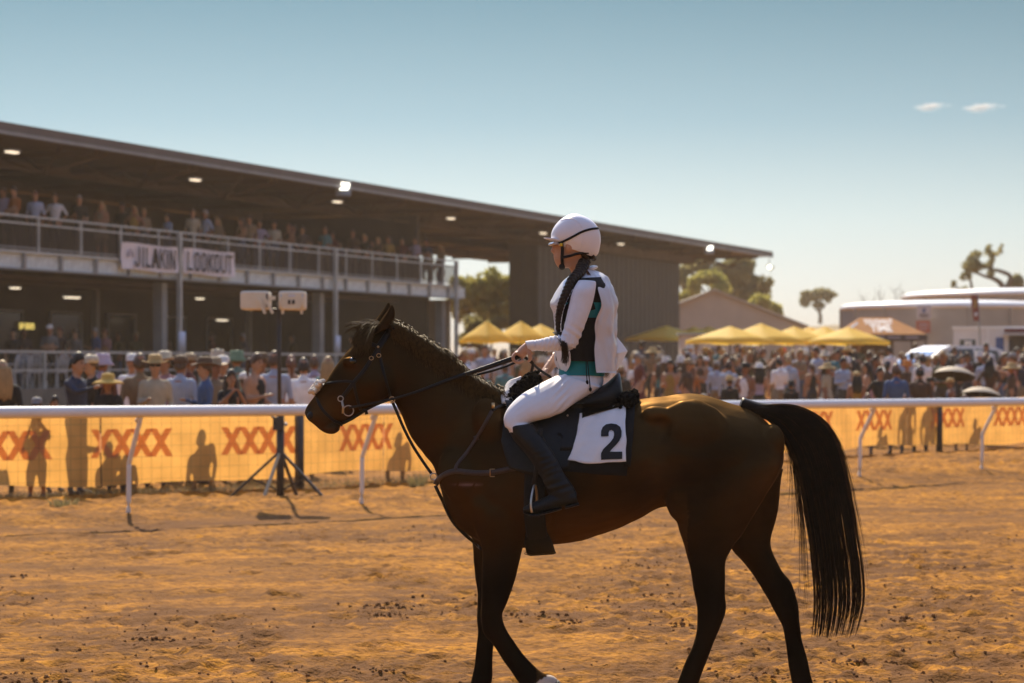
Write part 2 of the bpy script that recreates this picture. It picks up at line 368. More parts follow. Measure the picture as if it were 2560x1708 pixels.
# ------------------------------------------------------------ running rail
M_white = mat('white_plastic', (.80, .78, .76), .38, .06, 3, spec=.5)
M_rail = mat('white_rail_plastic', (.88, .86, .85), .35, .05, 2, spec=.5)
rail = thing('running_rail', 'white plastic running rail on bent posts along the track', 'rail', (*RP[0], 0))
RD = {}
for i, k in enumerate(RIDX):
    a = RP[RIDX[max(i - 1, 0)]]; b = RP[RIDX[min(i + 1, len(RIDX) - 1)]]; t = (b - a) / np.linalg.norm(b - a); RD[k] = np.array([t[1], -t[0]])
def rail_top(k): return 1.2535 - .0128 * min(max(k, -1), 6)
pts = []
for k in RIDX: q = RP[k] + RD[k] * .30; pts.append([q[0], q[1], rail_top(k) - .06])
mb = MB(); mb.tube(crspline(pts, 6), .062, 16, rb=.062, ref=(0, 0, 1)); mb.obj('rail_tube', M_rail, rail)
for k in RIDX:
    q = RP[k]; n = RD[k]; z0 = gh(*q) - .1 if XR[0] < q[0] < XR[1] and q[1] < YR[1] else zg(*q) - .1; zt = rail_top(k) - .08
    pp = [(*(q - n * .015), z0), (*q, .30), (*(q + n * .005), .58), (*(q + n * .035), .68), (*(q + n * .29), zt)]
    mb = MB(); mb.tube(crspline(pp, 4), .026, 10, rb=.026, ref=(0, 0, 1)); mb.obj('post', M_white, rail)
    mb = MB(); mb.tube([(*(q + n * .2), zt - .09), (*(q + n * .3), zt + .01)], .034, 8); mb.obj('bracket', M_white, rail)

# ------------------------------------------------------------ mesh fence and advertising banners
M_post = mat('dark_steel_post', (.055, .045, .042), .6, .3, 8)
M_wire = mat('wire', (.10, .085, .07), .5, .2, 20, metal=.5)
fl = []
for i in range(len(FL) - 1):
    d = FL[i + 1] - FL[i]; n_ = max(2, int(np.linalg.norm(d) / .1)); fl += [FL[i] + d * q / n_ for q in range(n_)]
fl = np.array(fl + [FL[-1]]); fs = np.concatenate([[0], np.cumsum(np.linalg.norm(np.diff(fl, axis=0), axis=1))])
def fpt(s, off=0.0):            # point on the fence line at arc length s, off metres towards the track
    x = np.interp(s, fs, fl[:, 0]); y = np.interp(s, fs, fl[:, 1]); x2 = np.interp(s + .05, fs, fl[:, 0]); y2 = np.interp(s + .05, fs, fl[:, 1])
    x1 = np.interp(s - .05, fs, fl[:, 0]); y1 = np.interp(s - .05, fs, fl[:, 1]); tx, ty = x2 - x1, y2 - y1; l = np.hypot(tx, ty) + 1e-9
    return x + ty / l * off, y - tx / l * off
pxs = CX + fl[:, 0] / fl[:, 1] * F
def s_at(px): return float(np.interp(px, pxs, fs))
fence = thing('mesh_fence', 'wire mesh fence on dark posts between the track and the crowd', 'fence', (*fl[len(fl) // 3], 0))
s0, s1 = s_at(745), s_at(2345); nsp = 2; dsp = (s1 - s0) / nsp
for i in range(-2, 8):
    s = s0 + i * dsp
    if 0 < s < fs[-1]:
        x, y = fpt(s, .03); z = zg(x, y); mb = MB(); mb.box((x, y, z + .5), (.085, .085, 1.1), math.atan2(*(np.array(fpt(s + .1)) - np.array(fpt(s)))[::-1])); mb.obj('fence_post', M_post, fence)
mb = MB(); ss = np.arange(.2, fs[-1] - .1, .14)
for s in ss:
    x, y = fpt(s, .05); mb.tube([(x, y, .10), (x, y, 1.12)], .0016, 3, cap=False)
for z in np.arange(.12, 1.13, .14):
    x, y = fpt(ss, .05); mb.tube(np.column_stack([x, y, np.full(len(ss), z)]), .0016, 3, cap=False, ref=(0, 0, 1))
tag(mb.obj('wire_mesh', M_wire, fence), kind='stuff')
M_ban = mat('yellow_mesh_banner', (.84, .44, .11), .6, .14, 3, trans=.58)
M_red = mat('red_print', (.74, .37, .17), .6, .05, 8, trans=.6)
def bwave(s, z): return .012 * np.sin(s * 3.1 + z * 2) + .010 * np.sin(s * 7.3 - z * 5) * (1.1 - z) + .02 * vnoise(np.asarray(s) * 1.7, np.asarray(z) * 2.2, 3)
def bbot(s): return .225 + .03 * np.sin(s * .9) + .02 * np.sin(s * 2.3 + 1)
XS = [s_at(q) for q in (-300, 20, 330, 648, 915)] + list(np.linspace(s_at(915), s_at(2185), 8)[1:]) + [s_at(2368), s_at(2525), s_at(2680)]
bl = 4.6; sst = s_at(330) - 2.3 * 6
j = 0
blabels = ['cut off at the left edge of the photo', 'behind the standing child', 'behind the first white rail post', "under the horse's nose beside the tripod", "hidden behind the horse's chest", "behind the rider's boot", 'behind the horse', 'behind the tail', 'right of the tail', 'at the right edge of the photo']
nb = 0; s = .1
while s < fs[-1] - 1:
    e = min(s + bl, fs[-1] - .05); ns, nz_ = int((e - s) / .06) + 2, 15
    SS = np.linspace(s + .01, e - .01, ns); Vv = []
    for q in range(nz_):
        t = q / (nz_ - 1); z = bbot(SS) * (1 - t) + (1.07 + .01 * np.sin(SS * 4)) * t; x, y = fpt(SS, 0); x, y = fpt(SS, 0); o = bwave(SS, z)
        xo, yo = fpt(SS, 1.0); Vv.append(np.column_stack([x + (xo - x) * o, y + (yo - y) * o, z]))
    Vv = np.concatenate(Vv); a = (np.arange(nz_ - 1)[:, None] * ns + np.arange(ns - 1)[None]).ravel(); mid = (s + e) / 2; mpx = float(np.interp(mid, fs, pxs))
    if mpx > -500 and nb < 12:
        where = 'cut off by the right edge of the photo' if mpx > 2520 else 'at the left edge of the photo' if mpx < 60 else 'behind the first white rail post' if mpx < 500 else "behind the dark tripod near the horse's nose" if mpx < 900 else "below the horse's neck" if mpx < 1300 else 'behind the rider and saddle' if mpx < 1700 else 'behind the tail' if mpx < 2120 else 'behind the rail post right of the tail' if mpx < 2420 else 'at the right edge of the photo'
        bn = mk('advertising_banner', Vv, np.column_stack([a, a + 1, a + ns + 1, a + ns]), M_ban)
        bn.location = (0, 0, 0); tag(bn, 'yellow mesh banner with red X letters ' + where, 'banner', 'yellow banners tied to the mesh fence')
        for cs_ in XS:
            if s <= cs_ < e:
                tv, tf = text_mesh('XXXX', .43, .030, .78, sub=2, space=1.2); z = .70 + tv[:, 1]; sv = cs_ + tv[:, 0]
                x, y = fpt(sv, 0); xo, yo = fpt(sv, 1.0); o = bwave(sv, z) + .006
                mk('lettering', np.column_stack([x + (xo - x) * o, y + (yo - y) * o, z]), tf, M_red, bn)
        nb += 1
    s = e
# ------------------------------------------------------------ grandstand (local frame: x along the front, y to the back, z up)
GS = math.atan2(.9335, .3585); GO = np.array([-13.98, 66.0])
def gw(t, s, z): return np.array([GO[0] + .3585 * t - .9335 * s, GO[1] + .9335 * t + .3585 * s, z])
def gt(px, s):                  # position along the stand of pixel column px at setback s
    k = (px - CX) / F; x0, y0 = GO[0] - .9335 * s, GO[1] + .3585 * s
    return (k * y0 - x0) / (.3585 - k * .9335)
M_steel = mat('grey_steel', (.30, .31, .32), .5, .12, 2, metal=.3)
M_lsteel = mat('galvanised_steel', (.48, .50, .50), .45, .15, 3, metal=.3)
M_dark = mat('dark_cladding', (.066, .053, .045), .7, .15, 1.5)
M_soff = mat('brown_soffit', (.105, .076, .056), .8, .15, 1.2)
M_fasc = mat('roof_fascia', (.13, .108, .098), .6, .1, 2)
M_panel = mat('pale_panel', (.66, .74, .74), .6, .18, 6)
M_conc = mat('terrace_concrete', (.20, .17, .14), .9, .2, 3)
M_glass = mat('dark_window', (.03, .03, .03), .15, spec=.6)
M_lamp = mat('lit_lamp', (1.0, .84, .62), .4, emit=1.0)
M_flood = mat('floodlight_glass', (1.0, .95, .82), .2, emit=3.0)
M_sheet = mat('banner_cloth', (.86, .82, .86), .8, .05, 4)
M_ink = mat('black_print', (.035, .03, .035), .7)
M_paper = mat('white_paper', (.62, .66, .78), .8)
st = thing('grandstand', 'long two storey grandstand with a flat dark roof and a balcony', 'grandstand', (*GO, 0), rz=GS)
def gbox(name, t0, t1, s0, s1, z0, z1, m, par=None, smooth=False):
    mb = MB(); mb.box(((t0 + t1) / 2, (s0 + s1) / 2, (z0 + z1) / 2), (t1 - t0, s1 - s0, z1 - z0)); return mb.obj(name, m, par or st, smooth, True)
T0, TB, TR = -24.0, 32.9, 81.2
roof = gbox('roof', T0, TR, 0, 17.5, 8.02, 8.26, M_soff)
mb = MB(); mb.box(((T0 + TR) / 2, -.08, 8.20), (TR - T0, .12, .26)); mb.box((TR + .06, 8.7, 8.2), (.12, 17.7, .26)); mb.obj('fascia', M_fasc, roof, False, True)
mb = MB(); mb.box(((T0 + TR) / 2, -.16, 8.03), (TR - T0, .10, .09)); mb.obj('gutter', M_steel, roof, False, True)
for s_ in (4.6, 9.2, 13.8):
    mb = MB(); mb.box(((T0 + TR) / 2, s_, 7.86), (TR - T0 - .4, .22, .31)); mb.obj('roof_beam', M_soff, roof, False, True)
for i, t in enumerate(np.arange(T0 + 1, TR, 5.68)):      # rafters with open web bracing
    mb = MB(); mb.box((t, 8.6, 7.93), (.12, 16.8, .17)); mb.obj('rafter', M_soff, roof, False, True)
    mb = MB(); 
    for a, b in ((.6, 2.0), (3.4, 2.0)): mb.bar((t - 1.3 + .0, a, 8.0), (t, b, 7.35), .07, .07); mb.bar((t + 1.3, a, 8.0), (t, b, 7.35), .07, .07)
    mb.bar((t - 2.6, 2.0, 7.42), (t + 2.6, 2.0, 7.42), .06, .06); mb.obj('web_brace', M_soff, roof, False, True)
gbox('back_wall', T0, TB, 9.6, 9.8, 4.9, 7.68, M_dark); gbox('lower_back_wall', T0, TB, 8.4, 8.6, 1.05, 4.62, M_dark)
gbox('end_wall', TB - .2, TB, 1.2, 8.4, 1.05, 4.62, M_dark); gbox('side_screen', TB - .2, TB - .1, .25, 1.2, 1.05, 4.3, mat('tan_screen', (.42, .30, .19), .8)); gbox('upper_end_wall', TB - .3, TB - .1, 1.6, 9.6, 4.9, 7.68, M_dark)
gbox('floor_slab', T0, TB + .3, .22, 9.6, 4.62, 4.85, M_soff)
for t in np.arange(T0 + 2, TB, 5.68): gbox('floor_beam', t - .1, t + .1, .3, 8.4, 4.34, 4.62, M_soff)
for s_ in (2.6, 5.4): gbox('floor_bearer', T0, TB, s_ - .1, s_ + .1, 4.22, 4.34, M_soff)
gbox('terrace', T0, TB + 3, -1.2, 12, 0, 1.05, M_conc)
gbox('edge_channel_top', T0, TB + .3, -.06, .22, 4.79, 4.87, M_lsteel); gbox('edge_channel_bottom', T0, TB + .3, -.06, .22, 4.33, 4.38, M_steel)
ts = np.arange(T0 + .2, TB, 1.92)
pn = MB(); pn.box((0, 0, 0), (1.82, .04, .40)); p0 = pn.obj('edge_panel', M_panel, st, False, True); p0.location = (ts[0] + .96, .05, 4.585)
sf = MB(); sf.box((0, 0, 0), (.10, .16, .44)); f0 = sf.obj('stiffener', M_steel, st, False, True); f0.location = (ts[0], -.0, 4.585)
for t in ts[1:]:
    c = p0.copy(); col.objects.link(c); c.location = (t + .96, .05, 4.585); c = f0.copy(); col.objects.link(c); c.location = (t, -.0, 4.585)
# balcony railing
rl = thing('balcony_railing', 'grey steel balcony railing with thin upright bars', 'railing', gw(0, 0, 4.87), rz=GS)
def lbox(name, par, t0, t1, s0, s1, z0, z1, m):
    mb = MB(); mb.box(((t0 + t1) / 2, (s0 + s1) / 2, (z0 + z1) / 2 - 4.87), (t1 - t0, s1 - s0, z1 - z0)); return mb.obj(name, m, par, False, True)
lbox('handrail', rl, T0, TB + .2, .0, .06, 5.80, 5.855, M_lsteel); lbox('middle_rail', rl, T0, TB + .2, .0, .06, 5.60, 5.65, M_lsteel); lbox('bottom_rail', rl, T0, TB + .2, .0, .05, 4.93, 4.97, M_steel)
mb = MB()
for t in np.arange(T0, TB, .125): mb.box((t, .03, .40), (.035, .02, .66))
tag(mb.obj('bar', M_dark, rl, False, True), kind='stuff')
for t in np.arange(T0 + 1, TB + .3, 2.27):
    mb = MB(); mb.box((t, .03, .48), (.07, .07, .97)); mb.obj('post', M_lsteel, rl, False, True)
# columns
for i, px in enumerate((None, 448, 838, 1140)):
    t = -1.3 if px is None else gt(px, -.12)
    mb = MB(); mb.box((t, -.13, 3.05), (.13, .13, 5.5)); mb.obj('column', M_lsteel, st, False, True)
    mb = MB(); mb.box((t + .0, .55, 2.65), (.32, .32, 3.2)); mb.obj('inner_column', M_steel, st, False, True)
    mb = MB(); mb.box((t + 5.6, 6.2, 2.65), (.2, .2, 3.2)); mb.obj('inner_column', M_steel, st, False, True)
    if px in (448, 838):
        mb = MB(); mb.box((t, -.22, 2.42), (.42, .02, .62)); n = mb.obj('notice', M_paper); n.matrix_basis = st.matrix_basis.copy()
        tag(n, 'white paper notice on the column ' + ('below the lookout banner' if px == 448 else "above the horse's forehead"), 'notice', 'notices on the grandstand columns')
for t in np.arange(T0 + 3, TB - 2, 3.8):   # doors and windows of the lower storey
    mb = MB(); mb.box((t, 8.36, 2.3), (1.9, .06, 2.3)); wd_ = mb.obj('window', M_glass, st, False, True)
    mb = MB(); mb.box((t - 1.0, 8.33, 2.3), (.09, .1, 2.4)); mb.box((t + 1.0, 8.33, 2.3), (.09, .1, 2.4)); mb.box((t, 8.33, 3.52), (2.1, .1, .08)); mb.obj('frame', M_steel, wd_, False, True)
mb = MB(); mb.bar((gt(190, 6), 6, 2.9), (gt(158, 6), 6, 2.2), .12, .08); mb.obj('stair_rail', M_steel, st, False, True)
# closed end block under the roof
t0, t1 = gt(1345, 2.0), gt(1700, 2.0)
eb = thing('end_block', 'dark ribbed metal building standing under the far end of the roof', 'building', gw(t0, 2, 0), rz=GS)
mb = MB(); mb.box(((t1 - t0) / 2, .72, 3.6), (t1 - t0, 1.4, 7.2)); mb.box((17.5, 3.4, 3.6), (9.2, 4, 7.2)); mb.obj('wall', M_dark, eb, False, True)
M_rib = mat('ribbed_cladding', (.058, .048, .043), .6, .12, 1)
for q, t in enumerate(np.arange(.2, t1 - t0, .76)):
    mb = MB(); mb.box((t, -.025, 3.6), (.66, .05, 7.16)); mb.obj('cladding_panel', M_rib, eb, False, True)
for q in range(2): mb = MB(); mb.box((-.025, .38 + q * .68, 3.6), (.05, .6, 7.16)); mb.obj('cladding_panel', M_rib, eb, False, True)
mb = MB(); mb.box(((t1 - t0) / 2 + .5, .5, 7.42), (t1 - t0 + 1.2, 1.9, .42)); mb.obj('top_beam', M_soff, eb, False, True)
# barrier on the terrace edge
br = thing('terrace_barrier', 'grey metal barrier along the edge of the raised terrace', 'barrier', gw(0, -1.1, 1.05), rz=GS)
def rel(name, c, sz, m, par): mb = MB(); mb.box(c, sz); return mb.obj(name, m, par, False, True)
rel('top_rail', ((T0 + TB) / 2, 0, 1.0), (TB - T0, .05, .07), M_lsteel, br); rel('middle_rail', ((T0 + TB) / 2, 0, .5), (TB - T0, .04, .05), M_lsteel, br)
for px in (-90, 111, 319, 500, 660, 810, 930, 1040): rel('post', (gt(px, -1.1), 0, .5), (.08, .08, 1.0), M_lsteel, br)
# lamps under roof and balcony
lampmesh = None
def ceiling_lamp(px, py, z, label, wd=.75, cat='lamp'):
    wd = wd * .62; d = F * (z - CZ) / (HY - py); x = gx(px, d)
    o = thing('ceiling_lamp', label, cat, (x, d, z), 'lit lamps on the grandstand ceilings', GS)
    mb = MB(); mb.box((0, 0, .02), (wd + .08, .24, .06)); mb.obj('housing', M_steel, o, False, True)
    mb = MB(); mb.box((0, 0, -.03), (wd, .17, .05)); mb.obj('diffuser', M_lamp, o, False, True)
for px, py, lb in ((30, 378, 'small lit lamp under the roof at the left edge of the photo'), (488, 448, 'small lit lamp under the roof above the lookout banner'), (843, 503, 'small lit lamp under the roof just below the big floodlight'), (1127, 545, 'small lit lamp under the roof above the end of the balcony'), (1358, 582, "small lit lamp under the roof just in front of the rider's helmet peak"), (1552, 609, "small lit lamp under the roof right of the rider's helmet")):
    ceiling_lamp(px, py, 7.66, lb)
for px, py, lb in ((38, 718, 'lit lamp below the balcony at the left edge'), (500, 745, 'lit lamp below the balcony just right of the lookout column'), (848, 760, "lit lamp below the balcony above the horse's ears"), (547, 762, 'dim lit lamp below the balcony left of the first loudspeaker')):
    ceiling_lamp(px, py, 4.18, lb, .6)
ceiling_lamp(180, 742, 3.9, 'wide lit tube lamp below the balcony near the left edge', 1.2)
ceiling_lamp(555, 799, 3.4, 'pale lit strip lamp deep inside the lower storey', 1.0)
for px, py, w_, lb in ((858, 472, .46, 'large bright floodlight tilted on the roof edge above the balcony'), (1773, 624, .42, 'bright floodlight near the far tip of the roof')):
    t = gt(px, -.2); p = gw(t, -.2, 0); z = CZ + (HY - py) * p[1] / F
    o = thing('floodlight', lb, 'floodlight', (p[0], p[1], z), 'floodlights on the roof edge', 0)
    mb = MB(); mb.box((0, .07, 0), (w_ + .08, .12, w_ + .1), rx=-.35); mb.obj('housing', M_steel, o, False, True)
    mb = MB(); V0 = np.array([[-.36, -.02, -.5], [.28, -.02, -.5], [.5, -.02, .42], [-.16, -.02, .5]]) * w_; mb.add(np.vstack([V0, V0 + [0, .04, 0]]), [(0, 1, 2, 3), (7, 6, 5, 4), (0, 4, 5, 1), (1, 5, 6, 2), (2, 6, 7, 3), (3, 7, 4, 0)]); mb.obj('glass', M_flood, o, False, True)
    mb = MB(); mb.bar((0, .1, .1), (.02, .3, .22), .06, .06); mb.obj('bracket', M_steel, o, False, True)
pl = thing('security_lamp', 'small round white lamp hanging off the far tip of the roof', 'lamp', gw(TR + .2, 0, 7.5) + np.array([0, 0, 0]))
p = un(1924, 668, 141.5); pl.location = p
mb = MB(); mb.ell((0, 0, 0), (.12, .12, .12)); mb.obj('globe', M_flood, pl, True, True); mb = MB(); mb.bar((0, 0, .2), (-.05, .1, .75), .04, .04); mb.obj('stem', M_steel, pl, False, True)
# lookout banners
GLY = {'J': [[(.8, 1), (.8, .22), (.62, .03), (.3, .03), (.1, .22)]], 'I': [[(.5, 0), (.5, 1)]], 'L': [[(.15, 1), (.15, .03), (.85, .03)]], 'A': [[(.04, 0), (.5, 1), (.96, 0)], [(.24, .32), (.76, .32)]],
       'K': [[(.14, 0), (.14, 1)], [(.9, 1), (.16, .42)], [(.42, .60), (.94, 0)]], 'N': [[(.1, 0), (.1, 1), (.9, 0), (.9, 1)]], 'O': [[(.3, .03), (.12, .2), (.12, .8), (.3, .97), (.7, .97), (.88, .8), (.88, .2), (.7, .03), (.3, .03)]],
       'U': [[(.12, 1), (.12, .2), (.3, .03), (.7, .03), (.88, .2), (.88, 1)]], 'T': [[(.5, 0), (.5, .97)], [(.04, .97), (.96, .97)]]}
def gbanner(px0, px1, word, logo, lb, w_):
    a, b = gt(px0, -.1), gt(px1, -.1); o = thing('lookout_banner', lb, 'banner', gw(a, -.1, 5.15), 'lookout banners on the balcony railing', GS)
    n = 24; X = np.linspace(0, b - a, n); rows = []
    for z in np.linspace(0, .80, 7): rows.append(np.column_stack([X + .05 * np.sin(z * 5) * (X > (b - a) * .9), -.03 - .02 * np.sin(X * 4) - .02 * np.cos(z * 7), z - .61 + .02 * np.sin(X * 2)]))
    Vv = np.concatenate(rows); q = (np.arange(6)[:, None] * n + np.arange(n - 1)[None]).ravel()
    mk('cloth', Vv, np.column_stack([q, q + 1, q + n + 1, q + n]), M_sheet, o, True, True)
    k_ = (b - a); x0 = .62 if logo else .10; adv = (k_ - x0 - .20) / sum(.55 if c == 'I' else 1 for c in word); hL = .54; cx_ = x0; mb = MB(); q_ = 0
    for c in word:
        aw = adv * (.55 if c == 'I' else 1); lw = aw * .80
        for pl_ in GLY[c]:
            for (u0, v0), (u1, v1) in zip(pl_[:-1], pl_[1:]):
                q_ += 1; y_ = -.105 - .0015 * (q_ % 7); A = np.array([cx_ + aw * .1 + lw * u0, y_, -.485 + hL * v0]); B = np.array([cx_ + aw * .1 + lw * u1, y_, -.485 + hL * v1]); dd = (B - A) / np.linalg.norm(B - A) * .035
                mb.bar(A - dd, B + dd, .085, .004) if abs(u1 - u0) * lw < abs(v1 - v0) * hL * .25 else mb.bar(A - dd, B + dd, .004, .085)
        cx_ += aw
    mb.obj('lettering', M_ink, o, False, True)
    if logo:
        mb = MB()
        for r in (.20, .15, .10): th = np.linspace(0, math.pi, 12); mb.tube(np.column_stack([.42 + r * np.cos(th), np.full(12, -.10), -.24 + r * 1.2 * np.sin(th)]), .012, 4)
        mb.obj('emblem', mat('grey_print', (.35, .30, .34), .7), o, False, True)
gbanner(301, 441, 'JILAKIN', True, 'pale cloth banner lettered JILAKIN on the balcony left of the column', .72)
gbanner(456, 583, 'LOOKOUT', False, 'pale cloth banner lettered LOOKOUT on the balcony right of the column', .66)
# digital sign in the lower storey
t = gt(66, 6.5); sg = thing('digital_sign', 'small yellow lit digital sign inside the lower storey at left', 'sign', gw(t, 6.5, 2.95), rz=GS)
rel('case', (0, .05, 0), (1.15, .08, .34), M_ink, sg)
tv, tf = text_mesh('00:0000', .30, .006, .95); mk('digits', np.column_stack([tv[:, 0], np.full(len(tv), -.02), tv[:, 1]]), tf, mat('lit_digits', (.8, .6, .15), .5, emit=.9), sg, False, True)
# white plastic chairs on the terrace
M_chair = mat('white_chair', (.55, .52, .50), .5, .05, 4)
ch = None
for i, (px, s_) in enumerate(((18, -.2), (52, .3), (84, -.3), (112, .4), (140, -.2), (250, .3))):
    lb = ('white plastic chair at the left edge of the terrace', 'white plastic chair second from the left on the terrace', 'white plastic chair in the middle of the terrace row', 'white plastic chair just right of the barrier post', 'white plastic chair behind the man in the navy jacket', 'white plastic chair behind the woman in the yellow hat')[i]
    if ch is None:
        ch = thing('plastic_chair', lb, 'chair', group='white chairs on the terrace')
        mb = MB(); mb.box((0, 0, .44), (.48, .46, .04)); mb.obj('seat', M_chair, ch, False, True)
        mb = MB()
        for k in range(5): mb.bar((-.2 + .1 * k, .2, .46), (-.2 + .1 * k, .28, .86), .05, .02)
        mb.tube([(-.24, .2, .44), (-.23, .27, .78), (-.12, .29, .90), (.12, .29, .90), (.23, .27, .78), (.24, .2, .44)], .025, 6, up=3); mb.obj('backrest', M_chair, ch, True, True)
        for a in (-1, 1):
            mb = MB(); mb.tube([(a * .25, .2, .66), (a * .27, -.05, .66), (a * .26, -.2, .64), (a * .25, -.22, .44)], .022, 6, up=3); mb.obj('armrest', M_chair, ch, True, True)
            for b in (-1, 1): mb = MB(); mb.bar((a * .21, b * .19, .43), (a * .25, b * .23, 0), .045, .04); mb.obj('leg', M_chair, ch, False, True)
        c = ch
    else: c = copy_tree(ch); c['label'] = lb
    c.location = gw(gt(px, s_), s_, 1.05); c.rotation_euler = (0, 0, GS + rng.uniform(-1, 1) + 3.1)

# ------------------------------------------------------------ loudspeakers on a tripod stand
M_stand = mat('black_stand', (.045, .038, .034), .5, .1, 10)
M_case = mat('cream_case', (.74, .66, .52), .55, .06, 6)
sd = 29.6; sxp = gx(701, sd); sz = zg(sxp, sd)
stn = thing('speaker_stand', 'tall black tripod stand behind the rail carrying two loudspeakers', 'stand', (sxp, sd, sz))
def stl(name, pts, r, m=M_stand, par=None, n=10): mb = MB(); mb.tube(pts, r, n); return mb.obj(name, m, par or stn, True, True)
stl('lower_pole', [(0, 0, -.12), (0, 0, 1.05)], .048); stl('upper_pole', [(-.01, 0, 1.0), (-.02, 0, 2.42)], .026)
zt = (HY - 775) * sd / F + CZ - sz
stl('upper_tube', [(-.01, 0, 2.3), (-.02, 0, zt + .12)], .02)
mb = MB(); mb.box((-.02, -.02, .93), (.13, .12, .16)); mb.obj('clamp', M_stand, stn, False, True)
for a, z in ((-.09, 1.02), (.07, .92)): mb = MB(); mb.ell((a, -.05, z), (.025, .03, .025), 8, 5); mb.obj('knob', M_lsteel, stn, True, True)
for a, b, lbm in ((-.62, -.10, M_stand), (.55, -.15, M_stand), (-.16, -.5, mat('bare_strut', (.42, .36, .24), .5)), (.16, .45, M_stand)):
    mb = MB(); mb.bar((a * .06, b * .06, .56), (a, b, 0.02), .032, .032); mb.obj('leg', lbm, stn, False, True)
for a, b in ((-.35, -.06), (.28, -.08)): mb = MB(); mb.bar((a, b, .26), (0, 0, .10), .02, .02); mb.obj('brace', M_stand, stn, False, True)
stl('cross_bar', [(-.33, 0, zt), (.20, 0, zt)], .02)
k = sd / F
def spk(lb, cx, w_, dpt, h, rz, zc):
    o = thing('loudspeaker', lb, 'loudspeaker', (sxp + cx, sd, sz + zc), 'cream loudspeakers on the tripod stand', rz)
    mb = MB(); Rg = []
    for y in (-dpt / 2, -dpt / 2 + .02, dpt / 2 - .02, dpt / 2):
        ins = .02 if abs(y) > dpt / 2 - .01 else 0; th = np.arange(28) * 2 * math.pi / 28
        Rg.append(np.column_stack([np.sign(np.cos(th)) * np.abs(np.cos(th)) ** .25 * (w_ / 2 - ins), np.full(28, y), np.sign(np.sin(th)) * np.abs(np.sin(th)) ** .25 * (h / 2 - ins)]))
    mb.rings(Rg); mb.obj('case', M_case, o, False, True); return o
zc = CZ + (HY - 752) * k - sz
a = spk('cream loudspeaker seen from its side on the left of the stand', (640 - 701) * k, .36, .30, .235, 0, zc)
for x_ in (.10, .19): mb = MB(); mb.bar((x_ - .06, -.16, .02), (x_ + .03, -.16, -.16), .045, .03); mb.obj('bracket', M_case, a, False, True)
mb = MB(); mb.box((.20, -.10, .03), (.09, .06, .045)); mb.obj('handle', M_case, a, False, True)
mb = MB(); mb.box((.15, -.155, .0), (.02, .01, .16)); mb.obj('seam', M_ink, a, False, True)
a = spk('cream loudspeaker with dark sockets on its back on the right of the stand', (732 - 701) * k, .325, .28, .235, 0, zc)
mb = MB(); mb.box((-.03, -.145, -.02), (.03, .012, .05)); mb.box((.02, -.145, -.02), (.03, .012, .05)); mb.obj('socket', M_ink, a, False, True)
mb = MB(); mb.box((0, -.145, .055), (.08, .012, .022)); mb.obj('plate', M_paper, a, False, True)
for x_ in (-1, 1):
    mb = MB(); mb.tube([(x_ * .125, -.14, .05), (x_ * .13, -.17, .03), (x_ * .13, -.17, -.06), (x_ * .125, -.14, -.08)], .011, 6, up=3); mb.obj('handle', M_case, a, True, True)
    mb = MB(); mb.bar((x_ * .115, -.09, -.11), (x_ * .115, -.09, -.165), .03, .03); mb.obj('foot', M_case, a, False, True)
    mb = MB(); mb.ell((x_ * .13, -.15, .055), (.016, .012, .016), 8, 5); mb.obj('screw', M_lsteel, a, True, True)
# ------------------------------------------------------------ trees
M_bark = mat('grey_bark', (.13, .10, .075), .9, .3, 12)
def leafmat(name, a, b): return mat(name, a, .7, .4, .9, c2=b, trans=.5, spec=.2)
ML = [leafmat('olive_leaves', (.34, .33, .085), (.52, .47, .13)), leafmat('grey_green_leaves', (.25, .235, .10), (.38, .34, .14)), leafmat('bush_leaves', (.38, .37, .08), (.54, .49, .12))]
def leaves(blobs, n, size, sd_=0):
    r_ = np.random.default_rng(sd_); Vv = []; tot = sum(b[3] * b[4] for b in blobs)
    for (cx, cy, cz, rx, rz) in blobs:
        m = int(n * rx * rz / tot); u = r_.normal(size=(m, 3)); u /= np.linalg.norm(u, axis=1)[:, None]
        rad = (.62 + .42 * r_.random(m) ** .8)[:, None]
        rad *= (1 + .40 * fbm(u[:, 0] * 2.6 + cx, u[:, 2] * 2.6 + u[:, 1] * 2, 3, sd_))[:, None]
        c = u * rad * [rx, rx, rz] + [cx, cy, cz]
        c = c[vnoise(c[:, 0] * .9 / size * .25, c[:, 2] * .9 / size * .25 + c[:, 1] * .2, sd_ + 4) > -.17]
        a = r_.normal(size=c.shape); a /= np.linalg.norm(a, axis=1)[:, None]; b = np.cross(a, r_.normal(size=c.shape)); b /= np.linalg.norm(b, axis=1)[:, None]
        s_ = size * (.5 + r_.random(len(c)))[:, None]
        Vv.append(np.stack([c - a * s_, c - b * s_ * .45, c + a * s_, c + b * s_ * .45], 1))
    Vv = np.concatenate(Vv); m = len(Vv); return Vv.reshape(-1, 3), np.arange(4 * m).reshape(m, 4)
